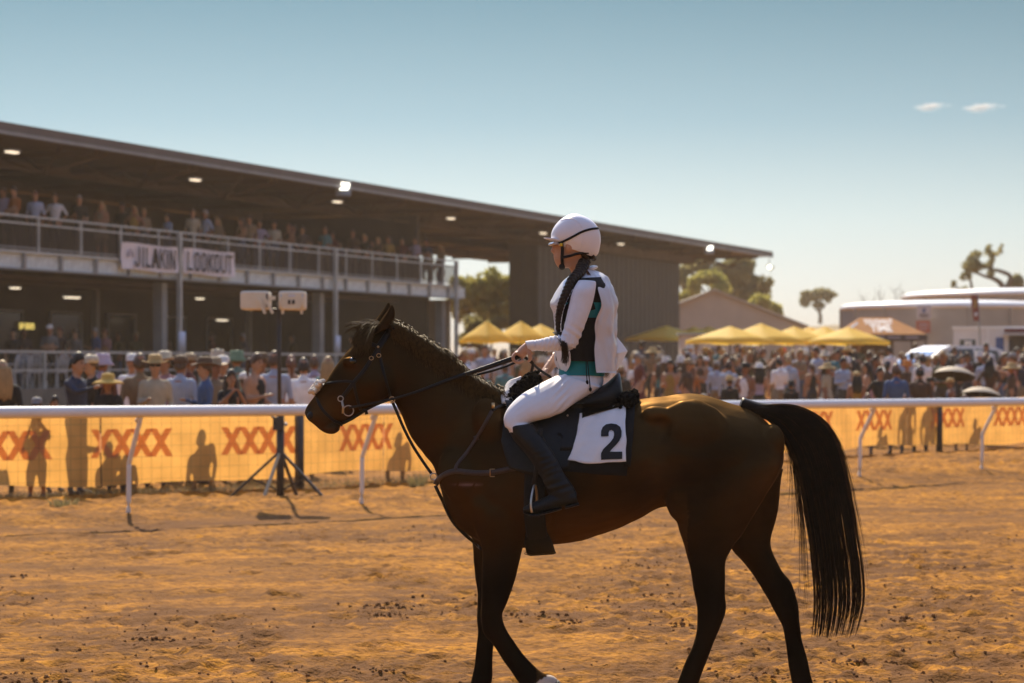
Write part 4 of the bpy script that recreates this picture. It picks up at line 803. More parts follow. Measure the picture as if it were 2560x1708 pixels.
# ------------------------------------------------------------ crowd
SKIN, TOP, BOT, SHOE = 0, 1, 2, 3
def body_mesh(pose, sleeve, dress):
    mb = MB(); X = (0, 1, 0)
    def t(pts, ra, rb, lab, up=3, n=10): mb.tube(pts, ra, n, rb=rb, ref=X, up=up, lab=lab)
    # labels: 0 head/neck skin, 1 torso, 2 upper arm, 3 forearm, 4 hand, 5 hip/thigh, 6 shin, 7 foot
    t([(0, .01, .86), (0, .0, .96), (0, -.005, 1.08), (0, .0, 1.22), (0, .01, 1.36), (0, .02, 1.45), (0, .02, 1.50)], [.11, .115, .10, .112, .118, .085, .055], [.165, .165, .138, .158, .185, .12, .06], 1)
    t([(0, .02, 1.44), (0, .005, 1.57)], [.052, .05], [.052, .05], 0, 2)
    t([(0, -.012, 1.545), (0, -.025, 1.58), (0, -.012, 1.64), (0, .0, 1.70), (0, .004, 1.75), (0, .005, 1.775)], [.05, .075, .092, .096, .075, .03], [.045, .058, .070, .074, .060, .025], 0)
    t([(0, -.09, 1.665), (0, -.118, 1.635), (0, -.10, 1.622)], [.012, .016, .012], [.010, .015, .010], 0, 1, 6)
    for s in (-1, 1): t([(s * .072, .005, 1.66), (s * .082, .01, 1.635), (s * .072, .0, 1.61)], [.018, .02, .012], [.010, .012, .008], 0, 1, 6)
    sit = pose == 'sit'
    for s in (-1, 1):
        if sit: L_ = [(s * .10, 0, .88), (s * .13, -.25, .92), (s * .14, -.45, .88)]; K = [(s * .14, -.44, .9), (s * .14, -.47, .65), (s * .13, -.42, .42)]; FT = [(s * .13, -.40, .42), (s * .14, -.56, .40)]
        else:
            st_ = .06 * s if pose in ('walk', 'drink') else .0
            L_ = [(s * .09, .0, .90), (s * .10, -.01 + st_, .68), (s * .105, -.015 + st_, .47)]; K = [(s * .105, -.01 + st_, .48), (s * .11, .02 + st_, .28), (s * .11, .03 + st_, .07)]; FT = [(s * .11, .05 + st_, .045), (s * .12, -.08 + st_, .04), (s * .125, -.15 + st_, .03)]
        t(L_, [.095, .078, .056], [.095, .078, .056], 5); t(K, [.056, .058, .036], [.056, .056, .036], 6); t(FT, [.035, .038, .022][:len(FT)], [.04, .045, .035][:len(FT)], 7, 2)
        sh = (s * .175, .02, 1.405)
        A = {'stand': ((s * .235, .03, 1.14), (s * .235, -.04, .90)), 'drink': ((s * .225, .03, 1.14), (s * (.10 if s < 0 else .2), -.26, 1.20 if s < 0 else 1.0)),
             'fold': ((s * .235, -.02, 1.15), (-s * .03, -.21, 1.13)), 'shade': ((s * .25, -.10, 1.26) if s < 0 else (.235, .03, 1.14), (s * .12, -.16, 1.60) if s < 0 else (.225, -.06, .90)),
             'walk': ((s * .235, .05 * s, 1.14), (s * .25, -.06 + .10 * s, .92)), 'reach': ((s * .26, -.16, 1.30) if s < 0 else (.235, .03, 1.14), (s * .30, -.42, 1.36) if s < 0 else (.2, -.12, .98)),
             'phone': ((s * .23, -.08, 1.22), (s * .07, -.30, 1.42)), 'hips': ((s * .32, .06, 1.18), (s * .19, -.01, .98)), 'sit': ((s * .23, -.04, 1.16), (s * .12, -.30, 1.02))}[pose]
        e, h = A; hd = np.array(h) - np.array(e); hd = hd / np.linalg.norm(hd)
        t([(s * .12, .02, 1.42), sh, tuple((np.array(sh) + e) / 2), e], [.055, .056, .046, .038], [.055, .056, .046, .038], 2)
        t([e, tuple((np.array(e) + h) / 2 + [0, 0, -.005]), h], [.038, .036, .026], [.038, .038, .026], 3)
        t([h, tuple(np.array(h) + hd * .05), tuple(np.array(h) + hd * .12)], [.028, .034, .02], [.022, .026, .016], 4, 2, 8)
    if dress: mb.tube([(0, 0, 1.05), (0, 0, .9), (0, .0, .62)], [.12, .15, .21], 14, rb=[.15, .18, .24], ref=X, up=3, lab=8)
    V, Fc = remesh(*mb.arr(), .021, 3, .5)
    lb = nearest_lab(fcent(V, Fc), mb.lab); z = fcent(V, Fc)[:, 2]
    mi = np.full(len(Fc), SKIN)
    mi[lb == 1] = TOP; mi[(lb == 1) & (z < 1.0)] = BOT if not dress else TOP; mi[lb == 5] = BOT; mi[lb == 7] = SHOE; mi[lb == 8] = TOP; mi[lb == 6] = SKIN if (dress or sleeve == 'short_shorts') else BOT
    if dress: mi[lb == 5] = TOP
    if sleeve != 'tank': mi[lb == 2] = TOP
    else: mi[(lb == 1) & (z > 1.43)] = SKIN
    if sleeve == 'long': mi[lb == 3] = TOP
    me = bpy.data.meshes.new('person'); me.from_pydata(V.tolist(), [], [list(f) for f in Fc]); me.polygons.foreach_set('material_index', mi.astype(np.int32)); me.polygons.foreach_set('use_smooth', np.ones(len(Fc), bool))
    return me
PM = {}
def pc(c, r=.8): return mat('cloth', c, r, .12, 9, bump=.25, bscale=22)
TOPS = {'white': (.80, .77, .78), 'pale blue': (.48, .56, .74), 'lilac': (.50, .42, .58), 'cream': (.60, .52, .38), 'black': (.018, .016, .016), 'navy': (.03, .04, .08), 'denim blue': (.07, .14, .32), 'teal': (.10, .28, .30), 'maroon': (.17, .03, .03), 'olive': (.10, .09, .04), 'tan': (.32, .22, .13), 'grey': (.20, .19, .19), 'orange': (.50, .17, .04), 'pink': (.55, .27, .28), 'brown': (.11, .06, .035), 'mustard': (.45, .27, .05), 'plaid': (.09, .06, .06), 'sea green': (.22, .38, .34)}
MT = {k: pc(v if k == 'white' else tuple(.72 * q for q in v)) for k, v in TOPS.items()}
MSK = [mat('skin', c, .55, .06, 12, spec=.35) for c in ((.40, .20, .11), (.33, .155, .085), (.45, .245, .145), (.27, .12, .065))]
MBT = [pc(c) for c in ((.025, .027, .045), (.02, .02, .02), (.22, .17, .11), (.09, .12, .19), (.05, .045, .04))]
MSH = pc((.06, .04, .03))
HAIRC = {'black': (.012, .01, .009), 'dark brown': (.035, .019, .011), 'brown': (.09, .048, .024), 'blond': (.36, .22, .09), 'grey': (.26, .23, .21), 'auburn': (.15, .05, .02)}
MH = {k: mat('hair', v, .5, .25, 30, stretch=(1, 1, .2)) for k, v in HAIRC.items()}
HATC = {'straw': (.50, .33, .13), 'white': (.72, .68, .64), 'brown': (.13, .075, .04), 'black': (.016, .014, .014), 'cream': (.58, .49, .36), 'pink': (.62, .13, .22), 'pale blue': (.36, .48, .58), 'green': (.17, .27, .17), 'orange': (.62, .20, .03), 'grey': (.24, .23, .24), 'tan': (.34, .24, .14), 'navy': (.03, .04, .08), 'lilac': (.55, .43, .52), 'yellow': (.62, .38, .08)}
MHT = {k: mat('hat_felt', v, .8, .12, 30, bump=.2, bscale=80) for k, v in HATC.items()}
def lathe(pr, n=20, fx=1.0, fy=1.15, curl=0.0, c=(0, 0)):
    th = np.arange(n) * 2 * math.pi / n; Rg = []
    for r, z in pr: Rg.append(np.column_stack([c[0] + r * fx * np.cos(th), c[1] + r * fy * np.sin(th), z + curl * np.clip(r - .10, 0, 1) * np.cos(th) ** 2 * 6]))
    return Rg
def hat_mesh(kind):
    mb = MB()
    if kind == 'cowboy_hat': mb.rings(lathe([(.11, 1.695), (.17, 1.695), (.185, 1.70), (.17, 1.708), (.098, 1.708), (.095, 1.76), (.085, 1.81), (.05, 1.825), (.01, 1.80)], 22, 1, 1.12, .07))
    elif kind == 'sun_hat': mb.rings(lathe([(.10, 1.69), (.20, 1.66), (.235, 1.635), (.20, 1.672), (.098, 1.705), (.096, 1.76), (.08, 1.80), (.01, 1.81)], 22, 1.05, 1.15))
    elif kind == 'bucket_hat': mb.rings(lathe([(.10, 1.685), (.155, 1.625), (.160, 1.632), (.103, 1.69), (.098, 1.76), (.088, 1.795), (.01, 1.80)], 20))
    elif kind == 'cap':
        mb.rings(lathe([(.090, 1.685), (.094, 1.72), (.085, 1.765), (.055, 1.795), (.01, 1.80)], 18))
        a = np.linspace(math.pi * 1.1, math.pi * 1.9, 9); i_ = np.column_stack([.085 * np.cos(a), .098 * np.sin(a), np.full(9, 1.70)]); o_ = np.column_stack([.085 * np.cos(a), .098 * np.sin(a) - .085 * np.sin((a - math.pi * 1.1) / .8) ** .6, np.full(9, 1.685)])
        mb.rings([i_, o_, o_ + [0, 0, .008], i_ + [0, 0, .010]], close=False)
    elif kind in ('short_hair', 'long_hair', 'tied_hair'):
        n = 20; th = np.arange(n) * 2 * math.pi / n; Rg = []
        for i, f in enumerate(np.linspace(0, 1, 7)):
            r = math.cos(f * math.pi / 2 * .97); front = np.clip(-np.sin(th), 0, 1); z = 1.63 + .165 * math.sin(f * math.pi / 2); zz = z + (1 - f) * .085 * front - (1 - f) * .05 * np.clip(np.sin(th), 0, 1)
            Rg.append(np.column_stack([.084 * r * np.cos(th) * (1 + .06 * np.sin(th * 5 + i)), .006 + .107 * r * np.sin(th), zz + .006 * np.sin(th * 7 + i * 2)]))
        mb.rings(Rg)
        if kind == 'long_hair':
            for x in np.linspace(-.075, .075, 7): mb.tube([(x * .9, .07, 1.70), (x * 1.1, .09, 1.58), (x * 1.25, .10, 1.45), (x * 1.15, .115, 1.30 - rng.random() * .06)], [.03, .034, .032, .010], 7, up=3)
            for s in (-1, 1): mb.tube([(s * .07, .02, 1.68), (s * .09, .03, 1.56), (s * .105, .0, 1.44), (s * .10, -.03, 1.33)], [.02, .028, .026, .008], 7, up=3)
        if kind == 'tied_hair': mb.tube([(0, .09, 1.70), (0, .14, 1.68), (0, .15, 1.58), (0, .13, 1.42)], [.03, .035, .03, .01], 8, up=3)
    V, Fc = mb.arr(); me = bpy.data.meshes.new(kind); me.from_pydata(V.tolist(), [], [list(map(int, f)) for f in Fc]); me.polygons.foreach_set('use_smooth', np.ones(len(Fc), bool)); me.materials.append(MH['brown']); return me
HM = {k: hat_mesh(k) for k in ('cowboy_hat', 'sun_hat', 'bucket_hat', 'cap', 'short_hair', 'long_hair', 'tied_hair')}
gm = MB()
for s in (-1, 1): gm.box((s * .036, -.104, 1.668), (.062, .014, .036)); gm.bar((s * .068, -.10, 1.672), (s * .078, .0, 1.668), .006, .008)
gv, gf = gm.arr(); GLM = bpy.data.meshes.new('sunglasses'); GLM.from_pydata(gv.tolist(), [], gf); GLM.materials.append(mat('dark_lens', (.015, .012, .01), .2))
em = MB()
for s in (-1, 1): em.ell((s * .033, -.090, 1.662), (.017, .012, .009), 8, 5); em.box((s * .034, -.098, 1.683), (.036, .012, .007))
em.box((0, -.098, 1.598), (.045, .014, .008))
ev, ef = em.arr(); EYE = bpy.data.meshes.new('face_features'); EYE.from_pydata(ev.tolist(), [], [list(map(int, f)) for f in ef]); EYE.materials.append(mat('dark_features', (.06, .03, .022), .6))
cm_ = MB(); cm_.tube([(0, 0, -.06), (0, 0, .06)], .033, 10, ref=(0, 1, 0)); cv, cf = cm_.arr(); CAN = bpy.data.meshes.new('drink_can'); CAN.from_pydata(cv.tolist(), [], cf); CAN.materials.append(mat('drink_can', (.55, .42, .20), .3, metal=.6))
def body(pose, sleeve, dress=False):
    k = (pose, sleeve, dress)
    if k not in PM:
        PM[k] = body_mesh(pose, sleeve, dress)
        for q in (MSK[0], MT['white'], MBT[0], MSH): PM[k].materials.append(q)
    return PM[k]
def child_piece(name, me, par, m):
    o = bpy.data.objects.new(name, me); col.objects.link(o); o.parent = par
    if m is not None: o.material_slots[0].link = 'OBJECT'; o.material_slots[0].material = m
    return o
LABS = set(); NPPL = 0
def person(x, y, z, Hh, face, pose, sleeve, top, hat, hatc, hair, hairc, label, group, dress=False, shades=False, skin=None):
    global NPPL
    o = bpy.data.objects.new('person', body(pose, sleeve, dress)); col.objects.link(o)
    s = Hh / 1.79; o.location = (x, y, z - (.40 * s if pose == 'sit' else 0)); o.scale = (s * rng.uniform(.96, 1.07), s, s); o.rotation_euler = (0, 0, R(face))
    for i, m in enumerate((MSK[int(rng.integers(4))] if skin is None else MSK[skin], MT[top], MBT[int(rng.integers(5))], MSH)): o.material_slots[i].link = 'OBJECT'; o.material_slots[i].material = m
    tag(o, label, 'person', group); LABS.add(label); NPPL += 1
    if hair: child_piece('hair', HM[hair], o, MH[hairc])
    if hat: h = child_piece('hat', HM[hat], o, MHT[hatc]); h.scale = (1.04, 1.04, 1.0)
    if shades: child_piece('sunglasses', GLM, o, None)
    elif y < 62: child_piece('face_features', EYE, o, None)
    return o
HN = {'cowboy_hat': 'cowboy hat', 'sun_hat': 'sun hat', 'bucket_hat': 'bucket hat', 'cap': 'cap'}; HR = {'short_hair': 'short', 'long_hair': 'long', 'tied_hair': 'tied'}
def place(px, d, topy, **k):    # topy: pixel row of the top of the head
    x = gx(px, d); z = k.pop('z', None); z = zg(x, d) if z is None else z
    hat = k.get('hat'); Hh = k.pop('H', None)
    if Hh is None: Hh = CZ - (topy - HY) * d / F - z - (.03 if hat else 0)
    return person(x, d, z, Hh, k.get('face', 0), k.get('pose', 'stand'), k.get('sleeve', 'short'), k['top'], hat, k.get('hatc'), k.get('hair', 'short_hair'), k.get('hairc', 'brown'), k['lb'], k['g'], k.get('dress', False), k.get('shades', False), k.get('skin'))
GL = 'spectators standing behind the mesh fence at left'
fd = lambda px, off: float(np.interp(px, CX + FL[:, 0] / FL[:, 1] * F, FL[:, 1])) + off
LP = [
 (6, 1.5, 902, dict(top='black', hair='long_hair', hairc='blond', face=200, lb='person in dark clothes cut off by the left edge of the photo, behind the rail')),
 (92, .22, 988, dict(top='grey', hat='cap', hatc='grey', pose='phone', sleeve='short_shorts', shades=True, face=5, lb='child in a grey cap holding on to the fence, silhouetted through the yellow banner')),
 (136, 1.6, 990, dict(top='black', hairc='dark brown', face=30, lb='small dark haired child just behind the man in the navy jacket')),
 (192, .40, 893, dict(top='navy', hairc='black', sleeve='long', pose='reach', face=70, H=1.80, lb='person in a navy jacket leaning toward the right behind the rail')),
 (228, 2.6, 883, dict(top='black', hat='cap', hatc='cream', face=300, lb='person in a cream cap and black top behind the navy jacket')),
 (256, 5.5, 880, dict(top='lilac', hat='bucket_hat', hatc='lilac', face=160, lb='person in a lilac bucket hat behind the yellow sun hat')),
 (270, 2.1, 930, dict(top='black', hat='sun_hat', hatc='yellow', hair='long_hair', hairc='auburn', shades=True, face=-8, pose='fold', lb='woman in a wide yellow sun hat and sunglasses behind the rail')),
 (350, 2.6, 884, dict(top='tan', hairc='brown', face=190, sleeve='long', lb='person with brown hair and a tan shirt left of the straw hatted man')),
 (388, 2.2, 886, dict(top='cream', hat='cowboy_hat', hatc='straw', sleeve='long', pose='drink', shades=True, face=8, lb='man in a cream shirt and straw hat facing the track')),
 (412, 4.5, 878, dict(top='pink', hat='cowboy_hat', hatc='cream', face=330, lb='person in a cream cowboy hat half hidden behind the straw hatted man')),
 (452, 3.0, 884, dict(top='pale blue', hat='cap', hatc='brown', sleeve='long', face=165, lb='man in a pale blue shirt and brown cap seen from behind')),
 (512, 2.3, 892, dict(top='denim blue', hat='cowboy_hat', hatc='brown', sleeve='long', face=285, pose='drink', lb='man in a denim blue shirt and brown hat turned to the left')),
 (538, 4.8, 893, dict(top='tan', hat='cowboy_hat', hatc='tan', face=40, lb='person in a tan cowboy hat right behind the denim blue shirt')),
 (544, 8.5, 870, dict(top='olive', hat='bucket_hat', hatc='cream', face=20, lb='person in a cream bucket hat below the lookout column')),
 (558, 5.6, 885, dict(top='brown', hat='cap', hatc='white', face=10, lb='person in a white cap right of the brown hat')),
 (592, 9.5, 873, dict(top='sea green', hat='bucket_hat', hatc='green', face=200, lb='person in a green bucket hat left of the tripod stand')),
 (578, 2.9, 925, dict(top='black', hair='long_hair', hairc='dark brown', face=20, pose='phone', lb='short woman in black with dark hair right of the denim shirt')),
 (612, 3.6, 927, dict(top='black', hat='cap', hatc='white', face=215, pose='drink', lb='short person in a white cap left of the woman in a black tank top')),
 (640, 3.0, 884, dict(top='black', hair='tied_hair', hairc='brown', sleeve='tank', face=60, pose='drink', lb='woman in a black tank top with brown hair left of the tripod stand')),
 (655, 8.0, 882, dict(top='brown', hat='cowboy_hat', hatc='brown', face=330, lb='person in a brown hat just left of the tripod stand')),
 (686, 3.4, 878, dict(top='pale blue', hairc='brown', face=175, sleeve='short', lb='person in a pale blue shirt standing behind the tripod pole')),
 (728, 7.0, 889, dict(top='orange', hair='tied_hair', hairc='auburn', face=190, sleeve='tank', lb='woman with auburn hair between the tripod pole and the white shirt')),
 (759, 3.8, 895, dict(top='white', hairc='dark brown', face=185, lb="man in a white t-shirt seen from behind, left of the horse's face")),
 (786, 9.5, 888, dict(top='lilac', hairc='brown', face=180, sleeve='long', lb="person in a lilac shirt close to the horse's face")),
 (330, 7.0, 880, dict(top='white', hat='cap', hatc='white', face=0, lb='person in a white cap left of the brown haired person in tan')),
 (475, 8.0, 880, dict(top='maroon', hat='cap', hatc='tan', face=90, lb='person in a maroon top and tan cap behind the pale blue shirt')),
 (820, 6.0, 892, dict(top='teal', hair='long_hair', hairc='blond', face=180, lb="person with long blond hair partly hidden by the horse's forehead")),
 (270, .35, 0, dict(top='grey', pose='sit', H=1.30, hairc='brown', face=170, lb='child sitting low against the fence, a dark shape through the banner near the first post')),
 (312, .4, 0, dict(top='olive', pose='sit', H=1.15, hairc='blond', face=180, lb='smaller child sitting against the fence beside the first white post')),
 (500, .3, 0, dict(top='brown', pose='sit', H=1.42, hairc='black', face=182, lb='person crouching against the fence, a rounded shape through the banner left of the tripod')),
 (985, .4, 0, dict(top='black', pose='sit', H=1.45, hairc='black', face=180, lb="person crouching against the fence below the horse's throat")),
]
for px, off, topy, k in LP: k['g'] = GL; place(px, fd(px, off), topy, **k)
# on the balcony
GB = 'spectators on the balcony'
BP = [(8, 'lilac', 'brown', 'short', 'at the far left edge of the balcony'), (36, 'orange', 'dark brown', 'short', 'second from the left'), (88, 'pale blue', 'auburn', 'short', 'beside the white shirt'), (138, 'white', 'brown', 'short', 'leaning on the rail near the left edge'), (198, 'black', 'grey', 'short', 'between the white shirt and the tan dress'), (253, 'tan', 'blond', 'long', 'standing alone left of the lookout banner'), (305, 'black', 'black', 'short', 'above the left end of the JILAKIN banner'), (335, 'mustard', 'blond', 'long', 'above the letter J of the banner'), (360, 'tan', 'blond', 'tied', 'above the JILAKIN lettering'), (418, 'pale blue', 'dark brown', 'short', 'left of the column between banners'), (482, 'cream', 'brown', 'short', 'right of the column between banners'), (514, 'pale blue', 'grey', 'short', 'above the LOOKOUT lettering'), (543, 'tan', 'blond', 'long', 'above the end of the LOOKOUT banner'), (603, 'brown', 'brown', 'long', 'first right of the LOOKOUT banner'), (623, 'tan', 'dark brown', 'short', 'second right of the LOOKOUT banner'), (648, 'lilac', 'brown', 'short', 'third right of the LOOKOUT banner'), (685, 'cream', 'dark brown', 'short', 'above the second loudspeaker'), (722, 'brown', 'auburn', 'long', 'between the loudspeakers and the column'), (735, 'black', 'brown', 'short', 'left of the teal shirt'), (756, 'plaid', 'black', 'tied', 'close to the teal shirt'), (812, 'teal', 'brown', 'short', 'just left of the second column'), (832, 'maroon', 'dark brown', 'short', 'leaning low beside the second column'), (882, 'brown', 'brown', 'short', 'first right of the second column'), (911, 'black', 'blond', 'tied', 'second right of the second column'), (930, 'maroon', 'auburn', 'long', 'third right of the second column'), (945, 'brown', 'blond', 'short', 'fourth right of the second column'), (970, 'mustard', 'brown', 'long', 'in the middle right of the balcony'), (1005, 'maroon', 'black', 'short', 'left of the purple shirt'), (1038, 'lilac', 'brown', 'short', 'pointing near the right end of the balcony'), (1066, 'navy', 'black', 'short', 'right of the purple shirt'), (1102, 'tan', 'blond', 'long', 'last at the right end of the balcony')]
for i, (px, top, hc, hl, where) in enumerate(BP):
    s_ = (.45 if i % 3 else .9) + .1 * rng.random(); t = gt(px, s_); q = gw(t, s_, 4.85)
    person(q[0], q[1], 4.85, (1.70 if hl != 'short' else 1.82) * rng.uniform(.97, 1.03) - (.15 if i in (9, 21, 24, 25) else 0), -21 + rng.uniform(-30, 30), ('drink', 'fold', 'stand', 'hips')[i % 4] if px != 1038 else 'reach', 'tank' if hl == 'long' and i % 2 else 'short', top, None, None, hl + '_hair' if hl != 'tied' else 'tied_hair', hc, 'person in %s with %s %s hair %s' % (top, hl, hc, where if 'balcony' in where else where + ', balcony'), GB, dress=(px == 253))
for i in range(14):
    px = 560 + i * 42 + rng.uniform(-12, 12); s_ = 2.2 + 2.5 * rng.random(); q = gw(gt(px, s_), s_, 4.85); top = list(TOPS)[(i * 5 + 3) % len(TOPS)]; hc = list(HAIRC)[i % 6]
    person(q[0], q[1], 4.85, 1.72, rng.uniform(-60, 60), 'stand', 'short', top, None, None, ('short_hair', 'long_hair')[i % 2], hc, 'person in %s with %s %s hair in shade at the back of the balcony' % (top, ('short', 'long')[i % 2], hc), GB)
# on the raised terrace below the balcony
GT = 'spectators on the terrace below the balcony'
for i, (px, s_, top, hat, hc, where) in enumerate(((32, .8, 'black', None, 'black', 'by the digital sign on the terrace'), (60, 1.6, 'plaid', None, 'brown', 'second from the left on the terrace'), (124, .1, 'grey', ('cap', 'white'), 'brown', 'standing right of the barrier post on the terrace'), (150, 1.0, 'plaid', None, 'auburn', 'right behind the pale cap on the terrace'), (188, .6, 'grey', None, 'brown', 'above the navy jacket, on the terrace'), (238, .8, 'denim blue', None, 'grey', 'above the lilac hat, on the terrace'), (262, 1.0, 'pink', None, 'auburn', 'right of the blue shirt, terrace'), (296, 2.0, 'olive', None, 'brown', 'in shade left of the straw hat, terrace'), (340, 1.4, 'olive', ('cap', 'tan'), 'grey', 'in shade above the straw hat, terrace'), (410, 2.5, 'brown', None, 'brown', 'left of the first column on the terrace'), (530, 2.2, 'maroon', None, 'dark brown', 'right of the first column on the terrace'), (608, 1.4, 'grey', None, 'grey', 'below the first loudspeaker on the terrace'), (730, 2.4, 'black', None, 'brown', 'below the second loudspeaker on the terrace'), (880, 2.0, 'brown', None, 'black', "just above the horse's forelock on the terrace"))):
    q = gw(gt(px, s_), s_, 1.05)
    person(q[0], q[1], 1.05, rng.uniform(1.66, 1.82), -21 + rng.uniform(-50, 50), ('stand', 'drink', 'fold', 'hips')[i % 4], 'short', top, hat[0] if hat else None, hat[1] if hat else None, 'short_hair', hc, 'person in %s with %s %s' % (top, '%s %s' % (hat[1], HN[hat[0]]) if hat else hc + ' hair', where), GT)
# the big crowd on the right: those one can pick out first
GR = 'spectators in the big crowd on the right'
CP = [
 (1589, 62, 896, dict(top='white', hat='cap', hatc='pale blue', face=0, pose='fold', lb="person in a white t-shirt and pale blue cap just right of the rider's back")),
 (1552, 50, 912, dict(top='black', hat='cap', hatc='tan', face=185, lb='person in black with a tan cap right behind the saddle cantle')),
 (1672, 58, 934, dict(top='black', hat='bucket_hat', hatc='cream', hair='long_hair', hairc='blond', face=0, lb="person in black with a cream bucket hat above the front of the croup")),
 (1648, 64, 908, dict(top='teal', hair='long_hair', hairc='dark brown', face=180, sleeve='tank', lb='woman with long dark hair and teal top between the white t-shirt and bucket hat')),
 (1700, 60, 922, dict(top='lilac', hairc='brown', hair='long_hair', face=10, lb='woman in lilac with long brown hair right of the cream bucket hat')),
 (1728, 57, 908, dict(top='orange', hair='long_hair', hairc='auburn', hat='cap', hatc='orange', face=170, lb='woman with long auburn hair and orange cap above the croup')),
 (1712, 78, 872, dict(top='pale blue', hairc='black', hair='short_hair', pose='shade', face=0, lb='person in pale blue with raised arms standing tall above the croup')),
 (1765, 66, 890, dict(top='pale blue', hat='cap', hatc='white', face=20, lb='person in pale blue with a white cap right of the raised arms')),
 (1792, 59, 900, dict(top='pale blue', hat='cap', hatc='grey', face=165, sleeve='long', lb='person in pale blue with a grey cap seen from behind over the croup')),
 (1822, 55, 902, dict(top='pale blue', hairc='dark brown', face=180, sleeve='long', lb='tall dark haired person in pale blue behind the straw hat and black t-shirt')),
 (1824, 49, 938, dict(top='black', hat='cowboy_hat', hatc='straw', face=180, lb='person in a black t-shirt and straw cowboy hat seen from behind over the croup')),
 (1898, 54, 907, dict(top='lilac', hat='cowboy_hat', hatc='white', hair='long_hair', hairc='black', face=180, sleeve='tank', lb='woman in a big white cowboy hat with long black hair down her back')),
 (1948, 56, 893, dict(top='white', hairc='black', face=200, pose='drink', lb='person in white with black hair right of the big white cowboy hat')),
 (1972, 58, 889, dict(top='pale blue', hairc='blond', face=175, sleeve='long', lb='blond person in pale blue right of the white shirt')),
 (1978, 50, 948, dict(top='black', hat='bucket_hat', hatc='black', face=170, lb="person all in black with a black hat above the root of the tail")),
 (1958, 84, 868, dict(top='brown', hat='bucket_hat', hatc='pink', face=0, lb='person in a bright pink hat far back below the umbrella row')),
 (2015, 75, 878, dict(top='maroon', hat='cap', hatc='cream', face=30, lb='person in maroon with a cream cap right of the pink hat')),
 (2030, 60, 908, dict(top='black', hair='tied_hair', hairc='brown', face=200, sleeve='tank', lb='woman in a black tank top above the arch of the tail')),
 (2068, 57, 905, dict(top='cream', hat='sun_hat', hatc='straw', hair='long_hair', hairc='dark brown', face=60, dress=True, lb='woman in a cream dress and straw sun hat right of the tail root')),
 (2108, 56, 893, dict(top='pale blue', hairc='black', face=30, sleeve='long', pose='drink', lb='black haired man in a pale blue shirt left of the tan backless top')),
 (2136, 62, 902, dict(top='tan', hat='cap', hatc='white', face=280, lb='person in tan with a white cap right of the pale blue shirt')),
 (2142, 48, 926, dict(top='mustard', hat='cap', hatc='straw', hair='long_hair', hairc='black', face=180, sleeve='tank', lb='woman with a straw cap and bare shoulders from behind near the rail')),
 (2200, 48, 918, dict(top='black', hairc='black', face=15, pose='hips', lb='broad person in a black shirt near the rail right of the tail')),
 (2243, 50, 919, dict(top='white', hat='cap', hatc='black', face=300, lb='person in white with a black cap right of the black shirt')),
 (2268, 58, 898, dict(top='brown', hat='bucket_hat', hatc='orange', face=10, lb='person in a bright orange hat behind the white shirt')),
 (2302, 64, 899, dict(top='navy', hat='sun_hat', hatc='cream', face=0, lb='person in navy with a cream sun hat right of the orange hat')),
 (2325, 49, 940, dict(top='navy', hat='cap', hatc='black', face=60, pose='drink', lb='person in navy with a black cap left of the sun umbrella')),
 (2376, 49, 942, dict(top='denim blue', hat='cap', hatc='straw', face=275, sleeve='tank', lb='person in denim blue with a straw cap in front of the sun umbrella')),
 (2462, 60, 886, dict(top='pale blue', hairc='brown', face=170, lb='person in pale blue standing between the sun umbrella and the right edge')),
 (2450, 70, 878, dict(top='tan', hat='cowboy_hat', hatc='tan', face=0, lb='person in a tan cowboy hat left of the pale blue shirt near the right edge')),
 (2508, 63, 884, dict(top='black', hair='long_hair', hairc='brown', face=30, sleeve='tank', pose='drink', lb='woman in black with long brown hair left of the pink shirt')),
 (2532, 58, 880, dict(top='pink', hat='cap', hatc='grey', face=245, pose='reach', lb='person in a pink shirt reaching to the left at the right edge')),
 (2558, 60, 890, dict(top='navy', hairc='dark brown', face=200, lb='person in navy cut off by the right edge of the photo')),
 (1212, 62, 862, dict(top='pale blue', hairc='brown', face=0, pose='drink', lb="person in pale blue with a drink above the horse's mane")),
 (1178, 62, 870, dict(top='white', hat='cap', hatc='white', face=20, lb="person in white with a white cap left of the pale blue shirt above the mane")),
 (1262, 50, 905, dict(top='teal', hairc='brown', face=190, lb='person in teal seen from behind just under the reins')),
 (1205, 50, 915, dict(top='sea green', hat='cap', hatc='grey', face=10, lb="person in sea green with a grey cap beside the horse's mane")),
 (1310, 56, 915, dict(top='lilac', hat='cap', hatc='white', face=0, lb="person in lilac with a white cap below the rider's hands")),
 (1355, 58, 888, dict(top='tan', hat='bucket_hat', hatc='cream', face=0, lb="person in a cream bucket hat under the rider's forearm")),
 (2240, 44.3, 0, dict(top='denim blue', H=1.66, hairc='brown', face=182, lb='person pressed against the fence, a tall shape through the banner right of the tail')),
 (2300, 44.8, 0, dict(top='brown', H=1.62, hairc='black', face=175, lb='person pressed against the fence just left of the dark fence post at right')),
 (2170, 43.7, 0, dict(top='black', pose='sit', H=1.45, hairc='brown', face=180, lb='person sitting low behind the banner beside the rail post right of the tail')),
 (2412, 45.9, 0, dict(top='grey', pose='sit', H=1.40, hairc='brown', face=180, lb='person sitting low behind the banner between the last two posts')),
 (2052, 47.2, 993, dict(top='white', hat='sun_hat', hatc='white', face=180, lb='person whose white sun hat just shows over the rail right of the tail root')),
 (1760, 47.0, 982, dict(top='tan', hat='sun_hat', hatc='cream', face=180, lb='person whose cream sun hat just shows over the top of the croup')),
]
occ = []
for px, d, topy, k in CP: k['g'] = GR; occ.append((gx(px, d), d)); place(px, d, topy, **k)
